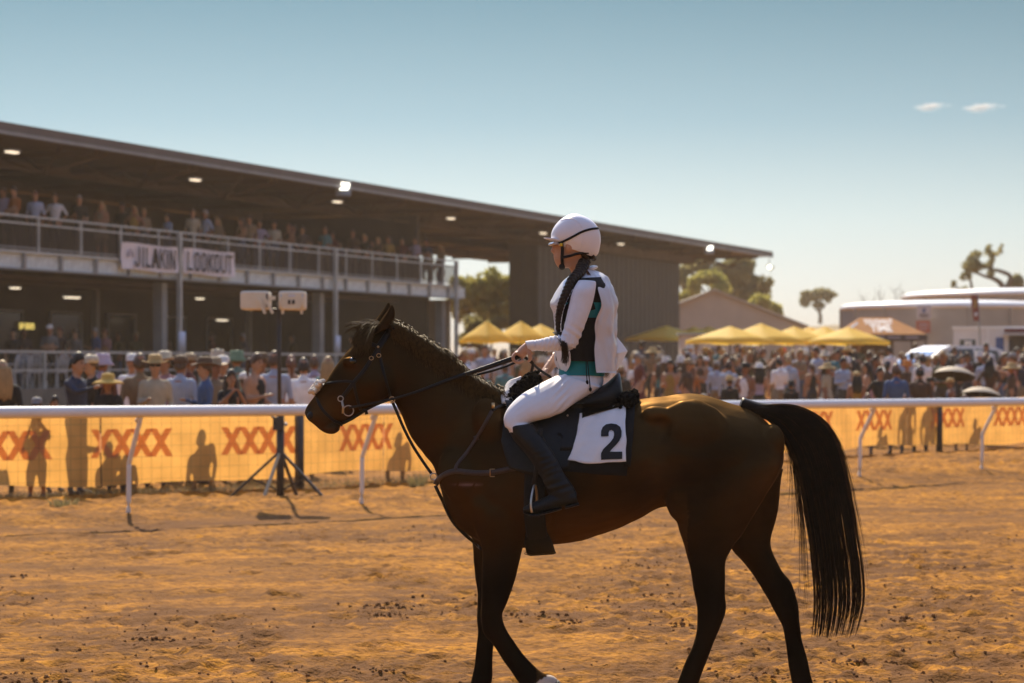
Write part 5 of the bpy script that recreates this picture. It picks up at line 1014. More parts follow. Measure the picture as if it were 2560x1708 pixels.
ZN = [(1150, 1290, "above the horse's mane"), (1290, 1420, "behind the rider's hands"), (1420, 1640, "behind the rider's back"), (1640, 1800, 'over the front of the croup'), (1800, 1960, 'over the back of the croup'), (1960, 2120, 'over the root of the tail'), (2120, 2280, 'below the orange tent'), (2280, 2400, 'below the parked car'), (2400, 2600, 'below the food van')]
hats = [('cowboy_hat', 'straw'), ('cowboy_hat', 'tan'), ('cowboy_hat', 'brown'), ('cowboy_hat', 'cream'), ('cap', 'white'), ('cap', 'black'), ('cap', 'navy'), ('cap', 'tan'), ('cap', 'grey'), ('bucket_hat', 'cream'), ('bucket_hat', 'white'), ('sun_hat', 'straw'), ('sun_hat', 'cream')]
tops = list(TOPS); tw = np.array([8, 3, 1.4, 2.5, 6, 3, 1.5, 1.2, 2, 2.5, 4, 2.5, 1, 1.6, 4, .8, 3, .8]); tw = tw / tw.sum()
tries = 0
while NPPL < 292 and tries < 60000:
    tries += 1
    px = rng.uniform(1150, 2590); d = 50 + 36 * rng.random() ** .8; x = gx(px, d)
    if px < 1420 and d < 48: continue
    if d < fd(px, 1.0): continue
    if any((x - a) ** 2 + (d - b) ** 2 < .62 ** 2 for a, b in occ): continue
    if any(abs(gx(1 * p_, d_) - x) < .9 and abs(d_ - d) < 2.2 for p_, d_ in ((2350, 78), (2458, 82))): continue
    zn = next(z for a, b, z in ZN if a <= px < b or b == 2600)
    top = tops[int(rng.choice(len(tops), p=tw))]; hat = hats[int(rng.integers(len(hats)))] if rng.random() < .36 else None
    hk = ('short_hair', 'long_hair', 'tied_hair')[int(rng.choice(3, p=[.5, .36, .14]))]; hc = list(HAIRC)[int(rng.choice(6, p=[.2, .28, .26, .16, .04, .06]))]
    row = 'in front' if d < 58 else 'midway' if d < 70 else 'far back'
    lb = 'person in %s with %s, %s %s' % (top, '%s %s' % (hat[1], HN[hat[0]]) if hat else '%s %s hair' % (HR[hk], hc), row, zn)
    if lb in LABS: continue
    occ.append((x, d)); female = hk != 'short_hair'
    person(x, d, zg(x, d), rng.normal(1.66 if female else 1.77, .06), rng.choice([0, 180, 0, 180, 90, 270]) + rng.uniform(-40, 40), ('stand', 'drink', 'fold', 'walk', 'hips', 'phone', 'shade', 'drink')[int(rng.integers(8))], ('short', 'tank', 'long')[int(rng.choice(3, p=[.45, .4, .15] if female else [.65, .1, .25]))], top, hat[0] if hat else None, hat[1] if hat else None, hk, hc, lb, GR, dress=female and rng.random() < .4, shades=rng.random() < .3)
# hand-held sun umbrellas near the rail
M_beige = mat('beige_canopy', (.55, .45, .33), .7, trans=.1); M_black = mat('black_lining', (.015, .014, .014), .8)
for px, py, d, hw, lb in ((2385, 940, 50.5, 58, 'tan sun umbrella with a black lining held up in the crowd'), (2452, 990, 49, 56, 'lower tan sun umbrella with a black lining beside the rail')):
    k = d / F; o = thing('sun_umbrella', lb, 'umbrella', un(px, py, d), 'tan sun umbrellas in the crowd'); o.rotation_euler = (-.22, .12, 0); r = hw * k * .92; n = 24; th = np.arange(n) * 2 * math.pi / n
    for nm, m, off in (('canopy', M_beige, .0), ('lining', M_black, -.012)):
        mb = MB(); mb.rings([np.column_stack([r * math.sin(a) / math.sin(1.1) * np.cos(th) * (1 - .03 * np.cos(8 * th) * (a > 1)), r * math.sin(a) / math.sin(1.1) * np.sin(th), np.full(n, (math.cos(a) - math.cos(1.1)) * r * .75 + off)]) for a in np.linspace(.02, 1.1, 9)], cap=False); mb.obj(nm, m, o, True, True)
    mb = MB(); mb.tube([(0, 0, .4), (0, 0, -.45)], .008, 5); mb.obj('shaft', M_dark, o, True, True)
# ------------------------------------------------------------ horse
hb = MB()
TORSO = [((985, 815), (985, 1000), .075), ((1040, 850), (1000, 1032), .085), ((1105, 892), (1030, 1097), .10), ((1175, 945), (1078, 1160), .125), ((1240, 975), (1100, 1218), .17), ((1290, 982), (1128, 1305), .21), ((1335, 995), (1235, 1370), .245), ((1400, 1008), (1360, 1366), .275), ((1470, 1010), (1475, 1345), .29), ((1560, 1004), (1585, 1305), .285), ((1650, 991), (1665, 1268), .27), ((1740, 983), (1745, 1300), .275), ((1810, 1001), (1830, 1290), .265), ((1880, 1027), (1900, 1250), .215), ((1935, 1075), (1945, 1190), .13), ((1955, 1110), (1958, 1160), .06)]
ploft(hb, TORSO[:8], 28, 4, ex=2.2); ploft(hb, TORSO[6:], 28, 4, ex=1.85)
HEAD = [((985, 818), (1005, 985), .055), ((935, 832), (978, 1000), .082), ((900, 852), (956, 1004), .098), ((870, 876), (930, 1016), .102), ((846, 908), (902, 1030), .086), ((829, 933), (876, 1045), .070), ((812, 959), (860, 1056), .060), ((795, 980), (850, 1064), .056), ((780, 1000), (846, 1076), .058), ((768, 1014), (832, 1086), .058), ((761, 1026), (805, 1078), .054), ((760, 1036), (782, 1060), .040), ((764, 1042), (775, 1055), .02)]
ploft(hb, HEAD, 24, 4, ex=2.3)
def leg(st, yo, n=16, ex=2.2): ploft(hb, [(a, b, w_, yo + (dy[0] if dy else 0)) for a, b, w_, *dy in st], n, 4, ex=ex)
leg([((1690, 1080), (1945, 1090), .10, .03), ((1680, 1180), (1958, 1160), .135), ((1684, 1270), (1900, 1268), .125), ((1695, 1320), (1862, 1328), .11), ((1709, 1358), (1832, 1365), .095), ((1718, 1395), (1815, 1397), .08), ((1730, 1450), (1812, 1440), .066), ((1738, 1500), (1815, 1492), .055), ((1741, 1535), (1819, 1526), .053), ((1739, 1578), (1807, 1562), .046), ((1729, 1612), (1788, 1602), .038), ((1712, 1656), (1769, 1655), .036), ((1691, 1708), (1747, 1712), .037), ((1668, 1748), (1732, 1760), .044), ((1652, 1780), (1700, 1796), .038), ((1640, 1796), (1694, 1806), .045)], -.13)
leg([((1760, 1190), (1960, 1170), .12), ((1790, 1290), (1944, 1278), .105), ((1826, 1369), (1927, 1344), .085), ((1854, 1404), (1932, 1380), .075), ((1881, 1440), (1955, 1422), .064), ((1909, 1482), (1981, 1458), .056), ((1932, 1523), (1994, 1498), .053), ((1953, 1558), (1999, 1541), .047), ((1960, 1595), (2006, 1592), .038), ((1969, 1643), (2016, 1643), .036), ((1978, 1700), (2031, 1700), .040), ((1983, 1728), (2044, 1740), .044), ((1985, 1762), (2036, 1772), .038), ((1975, 1785), (2034, 1785), .045)], .13)
leg([((1150, 1215), (1300, 1230), .09), ((1165, 1290), (1285, 1300), .09), ((1179, 1362), (1262, 1370), .072), ((1187, 1433), (1250, 1440), .058), ((1194, 1488), (1245, 1495), .048), ((1191, 1544), (1243, 1548), .048), ((1193, 1590), (1235, 1595), .036), ((1188, 1655), (1230, 1655), .033), ((1178, 1698), (1229, 1706), .040), ((1165, 1735), (1212, 1748), .038), ((1150, 1770), (1206, 1775), .045)], .11)
leg([((1130, 1180), (1330, 1170), .08, .02), ((1160, 1260), (1325, 1280), .105), ((1190, 1335), (1312, 1345), .10), ((1204, 1380), (1303, 1388), .085), ((1204, 1450), (1287, 1450), .064), ((1203, 1505), (1268, 1505), .052), ((1202, 1542), (1255, 1536), .050), ((1210, 1586), (1262, 1562), .045), ((1236, 1617), (1280, 1590), .036), ((1258, 1651), (1305, 1632), .035), ((1285, 1690), (1334, 1664), .037), ((1306, 1712), (1356, 1684), .043), ((1338, 1730), (1384, 1692), .040), ((1356, 1742), (1396, 1702), .042)], -.12)
# muscle masses
def mass(a, r, yo, wy, ang=0):
    c = P(*a, yo); ca, sa = math.cos(ang), math.sin(ang); hb.ell(c, (r[0] * D0 / F, wy, r[1] * D0 / F), 14, 9, rot=[[ca, 0, sa], [0, 1, 0], [-sa, 0, ca]])
for s in (-1, 1):
    mass((1160, 1195), (62, 85), s * .125, .085, -.5); mass((1270, 1215), (75, 90), s * .165, .075, .3); mass((1240, 1090), (50, 100), s * .150, .06, -.35)
    mass((1730, 1090), (100, 90), s * .185, .09, .2); mass((1720, 1235), (60, 80), s * .155, .085, 0); mass((1645, 1040), (42, 26), s * .192, .05, .2); mass((1925, 1120), (36, 60), s * .115, .08, .15)
    mass((935, 955), (52, 50), s * .070, .042); mass((872, 905), (20, 14), s * .088, .022); mass((790, 1040), (26, 20), s * .04, .026); mass((832, 1070), (18, 14), s * .022, .034)
    pass
HV, HF = remesh(*hb.arr(), .0095, 5, .5)
px_ = CX + HV[:, 0] / HV[:, 1] * F; py_ = HY - (HV[:, 2] - CZ) * F / HV[:, 1]
# fine relief: veins and coat unevenness, mouth line and flank hollow
nrm = np.zeros_like(HV); a_ = HV[[f[0] for f in HF]]; b_ = HV[[f[1] for f in HF]]; c_ = HV[[f[2] for f in HF]]; fn = np.cross(b_ - a_, c_ - a_)
for i in range(4): np.add.at(nrm, [f[min(i, len(f) - 1)] for f in HF], fn)
nrm /= np.linalg.norm(nrm, axis=1)[:, None] + 1e-12
def pit(x0, y0, rx, ry, dep): return -dep * np.exp(-((px_ - x0) / rx) ** 2 - ((py_ - y0) / ry) ** 2)
dsp = .006 * n3(HV, 7, 2) + .003 * n3(HV, 18, 6) + pit(1650, 1120, 30, 55, .025) + pit(1660, 1070, 22, 26, .016) + pit(887, 930, 24, 16, .008) + pit(1090, 1090, 20, 60, .008) + pit(905, 870, 14, 10, .008)
for q in range(14): t = q / 13; dsp += pit(808 + 44 * t, 1072 - 14 * t - 8 * math.sin(t * 3), 5, 4, .005)
HV = HV + nrm * np.asarray(dsp)[:, None]
M_coat = mat('dark_bay_coat', (.05, .022, .010), .46, .22, 26, bump=.10, bscale=240, spec=0, attr='coat', sheen=.12, tint=(1, .55, .22), stretch=(.35, 1, 1))
nt = M_coat.node_tree; b_n = nt.nodes['Principled BSDF']; nzr = nt.nodes.new('ShaderNodeTexNoise'); nzr.inputs['Scale'].default_value = 9; nzr.inputs['Detail'].default_value = 7; tcr = nt.nodes.new('ShaderNodeTexCoord'); nt.links.new(tcr.outputs['Object'], nzr.inputs['Vector']); mrr = nt.nodes.new('ShaderNodeMapRange'); mrr.inputs[1].default_value = .35; mrr.inputs[2].default_value = .65; mrr.inputs[3].default_value = .36; mrr.inputs[4].default_value = .62; nt.links.new(nzr.outputs[0], mrr.inputs[0]); gb = nt.nodes.new('ShaderNodeBsdfAnisotropic'); ga = nt.nodes.new('ShaderNodeAttribute'); ga.attribute_name = 'gloss'; nt.links.new(ga.outputs['Color'], gb.inputs['Color']); nt.links.new(mrr.outputs[0], gb.inputs['Roughness']); ads = nt.nodes.new('ShaderNodeAddShader'); nt.links.new(b_n.outputs[0], ads.inputs[0]); nt.links.new(gb.outputs[0], ads.inputs[1]); nt.links.new(ads.outputs[0], nt.nodes['Material Output'].inputs[0]); nt.links.new(b_n.inputs['Normal'].links[0].from_socket, gb.inputs['Normal'])
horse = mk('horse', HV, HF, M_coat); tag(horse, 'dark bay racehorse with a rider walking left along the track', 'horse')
C = np.tile(np.array([.011, .0058, .0021]), (len(HV), 1))
def blend(m, c): 
    global C
    C = C * (1 - m[:, None]) + np.array(c) * m[:, None]
blend(sstep(1200, 1330, py_) * (px_ > 1330) * (px_ < 1720) * .7, (.062, .031, .010))  # warm ground bounce painted into the belly and lower flank
blend(np.exp(-((px_ - 1960) / 60) ** 2 - ((py_ - 1240) / 120) ** 2) * .8, (.05, .023, .0075))  # bounced light painted into the rear of the haunch
blend(sstep(-1130, -1010, -py_) * (px_ > 1560) * .8, (.048, .026, .008))  # golden sunlight on the croup top painted into the coat
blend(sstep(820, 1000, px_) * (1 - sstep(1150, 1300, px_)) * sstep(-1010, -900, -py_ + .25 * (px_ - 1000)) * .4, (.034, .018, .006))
blend(np.exp(-((px_ - 1640) / 45) ** 2 - ((py_ - 1180) / 90) ** 2) * .6, (.05, .025, .009))  # bounced light painted lighter on the flank
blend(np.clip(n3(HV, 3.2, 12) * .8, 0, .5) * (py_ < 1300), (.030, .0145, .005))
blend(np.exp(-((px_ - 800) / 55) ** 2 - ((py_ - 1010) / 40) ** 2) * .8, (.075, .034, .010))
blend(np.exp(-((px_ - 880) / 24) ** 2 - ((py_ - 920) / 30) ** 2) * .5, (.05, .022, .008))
blend(sstep(1340, 1480, py_ + 40 * n3(HV, 5, 8)) * ((px_ < 1340) | (px_ > 1690)), (.003, .0023, .0018))
blend(sstep(-782, -768, -px_) * (py_ > 990) + sstep(1060, 1078, py_) * (px_ < 870), (.016, .012, .011))
blend(((px_ > 1335) & (px_ < 1420) & (py_ > 1680) & (py_ > 1700 - .6 * (px_ - 1352))) * 1.0, (.62, .52, .44))
blend(np.exp(-((px_ - 1170) / 30) ** 2 - ((py_ - 1212) / 3.5) ** 2) * .7 * (n3(HV, 40, 3) > -.1), (.22, .15, .16))
colattr(horse, 'coat', np.clip(C, 0, 1)); gl_ = (.85 + .9 * n3(HV, 4.5, 31).clip(-.5, .6)) * (1 - .72 * sstep(1330, 1500, py_) * ((px_ < 1340) | (px_ > 1690))) * (1 + .8 * sstep(-1120, -1010, -py_) * (px_ > 1560)); colattr(horse, 'gloss', np.outer(gl_.clip(.1, 3), [.031, .0172, .0064]))  # gloss also raised on the rear top to paint the sunlit croup
bvh = BVHTree.FromPolygons(HV.tolist(), HF)
def onh(px, py, off=.012, bv=None):  # the near surface of the horse at pixel (px, py), lifted off it
    dv = Vector(un(px, py, 1) - np.array([0, 0, CZ])); o = Vector((0, 0, CZ)); dv.normalize()
    h = (bv or bvh).ray_cast(o, dv)
    if h[0] is None: return None, None
    n = h[1] if h[1].y < 0 else -h[1]
    return np.array(h[0] + n * off), np.array(n)
def strap(mb, pts, w_, th=.006, up=4, off=.008, flat=None, m=0):  # leather strap laid over the horse along pixel points
    pp = crspline(np.array(pts, float)[:, :2], up); c = []; nn_ = []; last = None
    for q in pp:
        p, n = onh(q[0], q[1], off)
        if p is None: p = un(q[0], q[1], last[1] if last is not None else D0 - .1); n = np.array([0, -1., 0])
        c.append(p); nn_.append(n); last = p
    c = np.array(c); nn_ = np.array(nn_)
    for _ in range(2): c[1:-1] = .25 * c[:-2] + .5 * c[1:-1] + .25 * c[2:]; nn_[1:-1] = nn_[:-2] + nn_[1:-1] + nn_[2:]
    nn_ /= np.linalg.norm(nn_, axis=1)[:, None]
    return ribbon(mb, c, nn_, w_, th, m)
def ribbon(mb, c, n, w_, th, m=0):
    c = np.asarray(c, float); n = np.asarray(n, float)
    if n.ndim == 1: n = np.tile(n, (len(c), 1))
    T = np.gradient(c, axis=0); T /= np.linalg.norm(T, axis=1)[:, None] + 1e-12
    b = np.cross(T, n); b /= np.linalg.norm(b, axis=1)[:, None] + 1e-12; w_ = np.full(len(c), w_, float) if np.isscalar(w_) else crspline(np.array(w_)[:, None], 1)[:, 0]
    Rg = [np.array([p - bb * ww / 2, p - bb * ww * .4 + q * th / 2, p + bb * ww * .4 + q * th / 2, p + bb * ww / 2, p + bb * ww * .4 - q * th / 2, p - bb * ww * .4 - q * th / 2]) for p, q, bb, ww in zip(c, n, b, w_)]
    mb.rings(Rg, m); return c
# ears
M_ear = M_coat
def ear(yo, dx, dy, tw):
    st = [((936, 836), (979, 816), .030), ((944, 815), (984, 802), .034), ((956, 795), (987, 789), .028), ((967, 780), (987, 778), .018), ((975, 768), (985, 770), .009), ((979, 763), (982, 764), .003)]
    m = MB(); ploft(m, [((a[0] + dx, a[1] + dy), (b[0] + dx, b[1] + dy), w_, yo) for a, b, w_ in st], 14, 4); V, Fc = m.arr()
    V[:, 1] += np.where(V[:, 1] < D0 + yo, .5, 0) * (D0 + yo - V[:, 1]) * 0
    o = mk('ear', V, Fc, M_coat, horse); colattr(o, 'coat', np.tile([.02, .010, .004], (len(V), 1))); colattr(o, 'gloss', np.tile([.02, .011, .004], (len(V), 1))); return o
ear(-.062, 0, 0, 0); ear(.055, -9, -6, 0)
# eye and nostril
M_eye = mat('dark_eye', (.008, .006, .005), .08, spec=.8)
p, n = onh(884, 902, -.012); mb = MB(); mb.ell(p, (.024, .02, .017), 14, 9); mb.obj('eye', M_eye, horse)
M_hoof = mat('dark_hoof', (.05, .04, .032), .6, .3, 20); M_nost = mat('dark_nostril', (.010, .008, .008), .6)
p, n = onh(775, 1040, -.004); mb = MB(); mb.ell(p, (.016, .012, .021), 12, 7, rot=[[.9, 0, .43], [0, 1, 0], [-.43, 0, .9]]); mb.obj('nostril', M_nost, horse)
mb = MB(); strap(mb, [(905, 893), (893, 890), (880, 892), (871, 899)], .009, .006, off=-.007); mb.obj('eyelid', M_coat, horse); colattr(bpy.context.scene.objects[mb and 'eyelid'], 'coat', np.tile([.035, .016, .007], (len(np.concatenate(mb.V)), 1)))
# hooves
for st, yo in (([((1636, 1797), (1696, 1808), .045), ((1616, 1823), (1706, 1825), .056)], -.13), ([((1974, 1784), (2035, 1784), .045), ((1955, 1808), (2045, 1808), .056)], .13), ([((1148, 1772), (1206, 1778), .045), ((1128, 1810), (1208, 1810), .056)], .11), ([((1352, 1738), (1396, 1700), .042), ((1376, 1765), (1412, 1722), .052)], -.12)):
    mb = MB(); ploft(mb, [(a, b, w_, yo) for a, b, w_ in st], 16, 3); mb.obj('hoof', M_hoof, horse)
# hair strands
M_hair = mat('black_brown_hair', (.011, .0062, .0036), .45, .5, 30, spec=.16, tint=(1, .7, .45)); 
M_mane = mat('mane_hair', (.085, .050, .018), .55, .45, 60, spec=.14, tint=(1, .75, .4))
def strands(name, paths, r0, m, par):
    Vv, Ff, b = [], [], 0
    for pth in paths:
        pth = np.asarray(pth); k = len(pth); T = np.gradient(pth, axis=0); T /= np.linalg.norm(T, axis=1)[:, None] + 1e-9
        u = np.cross(T, [0.3, 1, .1]); u /= np.linalg.norm(u, axis=1)[:, None] + 1e-9; v = np.cross(T, u); rr = r0 * np.linspace(1, .35, k)[:, None]
        for a in range(3): Vv.append(pth + rr * (u * math.cos(a * 2.094) + v * math.sin(a * 2.094)))
        for a in range(3):
            a2 = (a + 1) % 3
            for i in range(k - 1): Ff.append((b + a * k + i, b + a2 * k + i, b + a2 * k + i + 1, b + a * k + i + 1))
        b += 3 * k
    return mk(name, np.concatenate(Vv), Ff, m, par)
CR = crspline([(968, 808), (995, 814), (1035, 838), (1075, 860), (1112, 886), (1150, 920), (1188, 948), (1225, 968), (1252, 978)], 8)
paths = []
for i in range(2600):
    t = rng.random() * (len(CR) - 1.01); q = CR[int(t)] + (CR[int(t) + 1] - CR[int(t)]) * (t % 1); f = t / len(CR); clump = vnoise(np.array([f * 26]), np.array([.3]), 5)[0]
    side = -1 if rng.random() < .62 else 1; yo = rng.normal() * .018; L = (.085 + .075 * math.sin(min(f * 1.15, 1) * math.pi) + .05 * clump) * rng.uniform(.6, 1.15); lean = .55 + .5 * clump + .15 * rng.normal()
    if .02 < f < .16: L *= .8
    b = P(q[0], q[1] + 8, yo); hw = .075 + .05 * f; up_ = .018 + .014 * rng.random() + (.02 if rng.random() < .06 else 0)
    d1 = np.array([lean * .35, side * .30, .0]); pts = [b]
    for s in np.linspace(.15, 1, 7): pts.append(b + np.array([lean * L * s * .75, side * hw * min(1, s * 1.7) ** .8 * .75, up_ * 4 * s * (1 - s) + .012 * (1 - s) - L * (s ** 1.6) * .95]) + np.array([.006 * math.sin(s * 6 + i), 0, 0]))
    paths.append(pts)
strands('mane', paths, .0022, M_mane, horse)
paths = []
for i in range(900):
    u = rng.random(); b = P(934 + 30 * u, 824 - 11 * u + 5 * rng.random(), rng.normal() * .022); wild = rng.random() < .16; tx = -rng.uniform(.012, .105) - .05 * u; dz_ = -rng.uniform(.05, .125) - .04 * abs(tx); side = -.062 + .05 * rng.normal(); q1 = .018 + .012 * rng.random()
    if wild: tx = -rng.uniform(.06, .15); dz_ = rng.uniform(-.04, .03)
    pts = [b]
    for s in np.linspace(.15, 1, 8): pts.append(b + np.array([tx * s ** .8, side * s, 4 * q1 * s * (1 - s) * (1 - .3 * s) + dz_ * s ** 1.9]) + np.array([.004 * math.sin(s * 7 + i), 0, 0]))
    paths.append(pts)
strands('forelock', paths, .0017, M_mane, horse)
IN = crspline([(1872, 1030), (1912, 1046), (1948, 1078), (1978, 1130), (1996, 1190), (2008, 1260), (2020, 1330), (2029, 1400), (2036, 1480), (2034, 1545), (2030, 1592)], 6)
OU = crspline([(1872, 1016), (1930, 1011), (1990, 1014), (2045, 1040), (2082, 1080), (2106, 1140), (2126, 1230), (2145, 1340), (2158, 1430), (2160, 1510), (2140, 1588)], 6)
def tailpt(a, s): 
    k = s * (len(IN) - 1); i = min(int(k), len(IN) - 2); f = k - i; p = IN[i] * (1 - f) + IN[i + 1] * f; o = OU[i] * (1 - f) + OU[i + 1] * f; return p * (1 - a) + o * a
paths = []; EA = []; CLJ = rng.uniform(-1, 1, 80)
for i in range(2900):
    a = rng.beta(1.05, .95); EA.append(a); s0_ = .22 * rng.random() ** 1.5; s1_ = 1 - .20 * rng.random() ** 2.2 - (.42 * rng.random() if rng.random() < .5 else 0) + .02 * rng.random(); yo = rng.normal() * .035; ph = rng.random() * 6; am = .03 * rng.random() ** 2; kc = int(a * 23); cl_ = (kc + .5 + .8 * CLJ[kc]) / 23; s1_ -= .10 * abs(CLJ[kc + 30]) * (rng.random() < .8); pts = []
    for s in np.linspace(s0_, s1_, 16):
        aa = a * (1 - .55 * s ** 1.6) + cl_ * .55 * s ** 1.6 + am * math.sin(s * 9 + ph); q = tailpt(aa, s); pts.append(P(q[0], q[1], yo * (.5 + .9 * s) + .02 * (a - .5)))
    paths.append(pts)
for i in range(110):                                 # stray hairs inside and outside the tail
    ins = rng.random() < .65; a0 = 0 if ins else 1; s0_ = rng.uniform(.1, .35); s1_ = s0_ + rng.uniform(.25, .6); e = rng.uniform(10, 42) * (-1 if ins else .4); pts = []
    for s in np.linspace(s0_, min(s1_, 1), 12): q = tailpt(a0, s); u = (s - s0_) / (s1_ - s0_); pts.append(P(q[0] + e * u ** 1.5, q[1] + 6 * u, rng.normal() * .001 - .03))
    paths.append(pts)
M_hairb = mat('brown_hair', (.075, .036, .014), .5, .5, 30, spec=.15, trans=.45)  # lighter brown paints backlight into edge and scattered tail strands
edge_ = [i for i in range(len(paths)) if i >= 2900 or EA[i] < .07 or EA[i] > .95 or i % 9 == 0]; es = set(edge_)
tl = strands('tail', [p for i, p in enumerate(paths) if i not in es], .0014, M_hair, horse); strands('brown_hair', [paths[i] for i in edge_], .0011, M_hairb, tl)
mb = MB(); mb.tube([P(1850, 1016), P(1890, 1026), P(1940, 1032), P(1985, 1050), P(2020, 1090), P(2045, 1160)], [.05, .048, .042, .036, .026, .008], 12, rb=[.045, .04, .036, .03, .022, .008], up=4); mb.obj('dock', M_hair, tl)

# ------------------------------------------------------------ bridle and reins
M_lea = mat('black_leather', (.010, .008, .007), .45, .2, 40, bump=.2, bscale=120, spec=.28); M_lea2 = mat('brown_leather', (.05, .032, .026), .5, .2, 30, bump=.2, bscale=120)
M_metal = mat('steel_ring', (.55, .48, .42), .3, metal=.9); M_brass = mat('brass_buckle', (.62, .44, .24), .35, metal=.9)
M_fleece = mat('white_fleece', (.72, .64, .54), .95, .2, 60); M_bfleece = mat('black_fleece', (.007, .006, .005), .95, .4, 60, spec=.05)
bri = thing('bridle', "black leather bridle with a white fleece noseband on the horse's head", 'bridle', P(884, 930, -.1))
def bs(name, pts, w_, m=M_lea, par=None, th=.007, off=.006): mb = MB(); strap(mb, pts, w_, th, off=off); return mb.obj(name, m, par or bri)
bs('headpiece', [(982, 816), (968, 838), (954, 858), (946, 870)], .030)
bs('cheekpiece', [(948, 866), (930, 897), (906, 933), (884, 958), (866, 982), (855, 996)], .020)
bs('throat_lash', [(946, 872), (950, 894), (958, 930), (970, 975), (976, 996)], .014)
bs('browband', [(950, 868), (932, 863), (916, 852), (905, 842)], .018)
bs('noseband', [(806, 961), (830, 958), (858, 954), (884, 956), (888, 975), (894, 1000), (900, 1022)], .013)
bs('drop_noseband', [(789, 984), (798, 1010), (810, 1030), (826, 1045), (842, 1056), (852, 1062)], .014)
bs('curb_strap', [(856, 1056), (880, 1047), (905, 1028), (940, 1009), (972, 997)], .016, th=.012, off=.004)
mb = MB()
mb.tube([P(782, 985, 0), P(794, 972, 0), P(806, 958, 0)], .012, 8, rb=.03)
for i in range(110):
    t = rng.random(); c = P(783 + 22 * t, 984 - 26 * t, rng.normal() * .030); mb.ell(c + np.array([-.004, 0, .008]) + rng.normal(size=3) * .006, (.011, .011, .011), 7, 5)
mb.obj('fleece_roll', M_fleece, bri)
def ring(c, r, t_, m, par, name='bit_ring', n=(0, -1, 0)):
    mb = MB(); th = np.linspace(0, 2 * math.pi, 25); mb.tube(np.column_stack([c[0] + r * np.cos(th), np.full(25, c[1]), c[2] + r * np.sin(th)]), t_, 8, ref=(0, 1, 0), cap=False); return mb.obj(name, m, par)
cu, _ = onh(851.5, 997, .02); cl2, _ = onh(871, 1027, .022); yb = min(cu[1], cl2[1]); cu = un(851.5, 997, yb); cl2 = un(871, 1027, yb)
ring(cu, .0125, .0026, M_metal, bri); ring(cl2, .024, .0026, M_metal, bri); mb = MB(); mb.tube([un(855, 1003, yb), un(858, 1018, yb), un(857, 1034, yb)], .0055, 8); mb.obj('bit_shank', M_metal, bri)
for q in ((928, 897), (946, 890)): 
    p, n = onh(*q, .012); mb = MB(); th = np.linspace(0, 2 * math.pi, 9); mb.tube(np.column_stack([p[0] + .010 * np.cos(th), np.full(9, p[1]), p[2] + .009 * np.sin(th)]), .002, 5, cap=False); mb.obj('buckle', M_brass, bri)
p, n = onh(945, 869, .014); mb = MB(); mb.ell(p, (.006, .004, .006), 8, 5); mb.obj('stud', M_brass, bri)
mb = MB(); mb.tube([P(906, 1024, -.05), P(915, 1028, -.05), P(917, 1036, -.05)], .008, 7); mb.obj('strap_end', M_lea, bri)
HANDY = -.15
# rein: over the neck, then free to the hand
rn = thing('reins', "black rubber grip reins from the bit to the rider's hands", 'reins', P(1200, 940, -.12))
pts = crspline([(872, 1020), (915, 1012), (970, 1001), (1036, 982), (1085, 964), (1130, 947), (1180, 931), (1240, 911), (1300, 890)], 5); c = []
for q in pts:
    p, n = onh(q[0], q[1], .010); free = P(q[0], q[1], -.11 - .05 * sstep(1100, 1300, q[0])); c.append(free if p is None or p[1] > free[1] else p)
c = np.array(c)
for _ in range(5): c[1:-1] = .25 * c[:-2] + .5 * c[1:-1] + .25 * c[2:]
mb = MB(); ribbon(mb, c, np.array([.0, -1., .25]), np.concatenate([np.full(16, .012), np.linspace(.014, .026, len(c) - 16)]), .007); mb.obj('near_rein', M_lea, rn)
mb = MB(); c2 = crspline([P(1130, 950, .02), P(1200, 935, .0), P(1260, 918, -.04), P(1306, 898, -.10)], 5); ribbon(mb, c2, np.array([.0, -1., .3]), .012, .006); mb.obj('far_rein', M_lea, rn)
mb = MB(); c2 = crspline([P(1312, 893, HANDY), P(1330, 908, -.12), P(1352, 927, -.05), P(1378, 944, -.02)], 5); ribbon(mb, c2, np.array([.0, -1., .3]), .013, .006); mb.obj('rein_end', M_lea, rn)
mb = MB(); c2 = crspline([P(1322, 897, HANDY), P(1332, 910, -.14), P(1329, 930, -.13)], 5); ribbon(mb, c2, np.array([.0, -1., .0]), .014, .006); mb.obj('rein_loop', M_lea, rn)

# ------------------------------------------------------------ breastplate
bp_ = thing('breastplate', "leather breastplate and martingale straps across the horse's chest", 'harness', P(1110, 1200, -.15))
bs('breast_strap', [(1089, 1212), (1098, 1198), (1118, 1184), (1143, 1178), (1180, 1183), (1232, 1182), (1280, 1172), (1325, 1166)], .026, M_lea2, bp_)
bs('shoulder_strap', [(1229, 1029), (1212, 1062), (1192, 1096), (1168, 1132), (1143, 1162), (1140, 1176)], .017, M_lea2, bp_)
bs('wither_strap', [(1229, 1027), (1248, 1018), (1270, 1008), (1290, 985)], .014, M_lea, bp_)
bs('keeper', [(1186, 1097), (1198, 1094)], .022, M_lea2, bp_)
mb = MB()
pts = crspline([P(980, 1003, -.055), P(992, 1030, -.06), P(1010, 1072, -.06), P(1034, 1118, -.06), P(1060, 1158, -.06), P(1080, 1186, -.07)], 4); ribbon(mb, pts, np.array([0, -1., 0]), .014, .006); mb.obj('martingale_strap', M_lea, bp_)
ring(un(980, 999, D0 - .075), .013, .0025, M_brass, bp_, 'martingale_ring'); ring(un(1084, 1192, D0 - .09), .016, .003, M_metal, bp_, 'chest_ring')
bs('girth_strap', [(1088, 1214), (1098, 1235), (1112, 1262), (1128, 1295), (1150, 1325), (1180, 1352), (1205, 1372)], .016, M_lea, bp_)
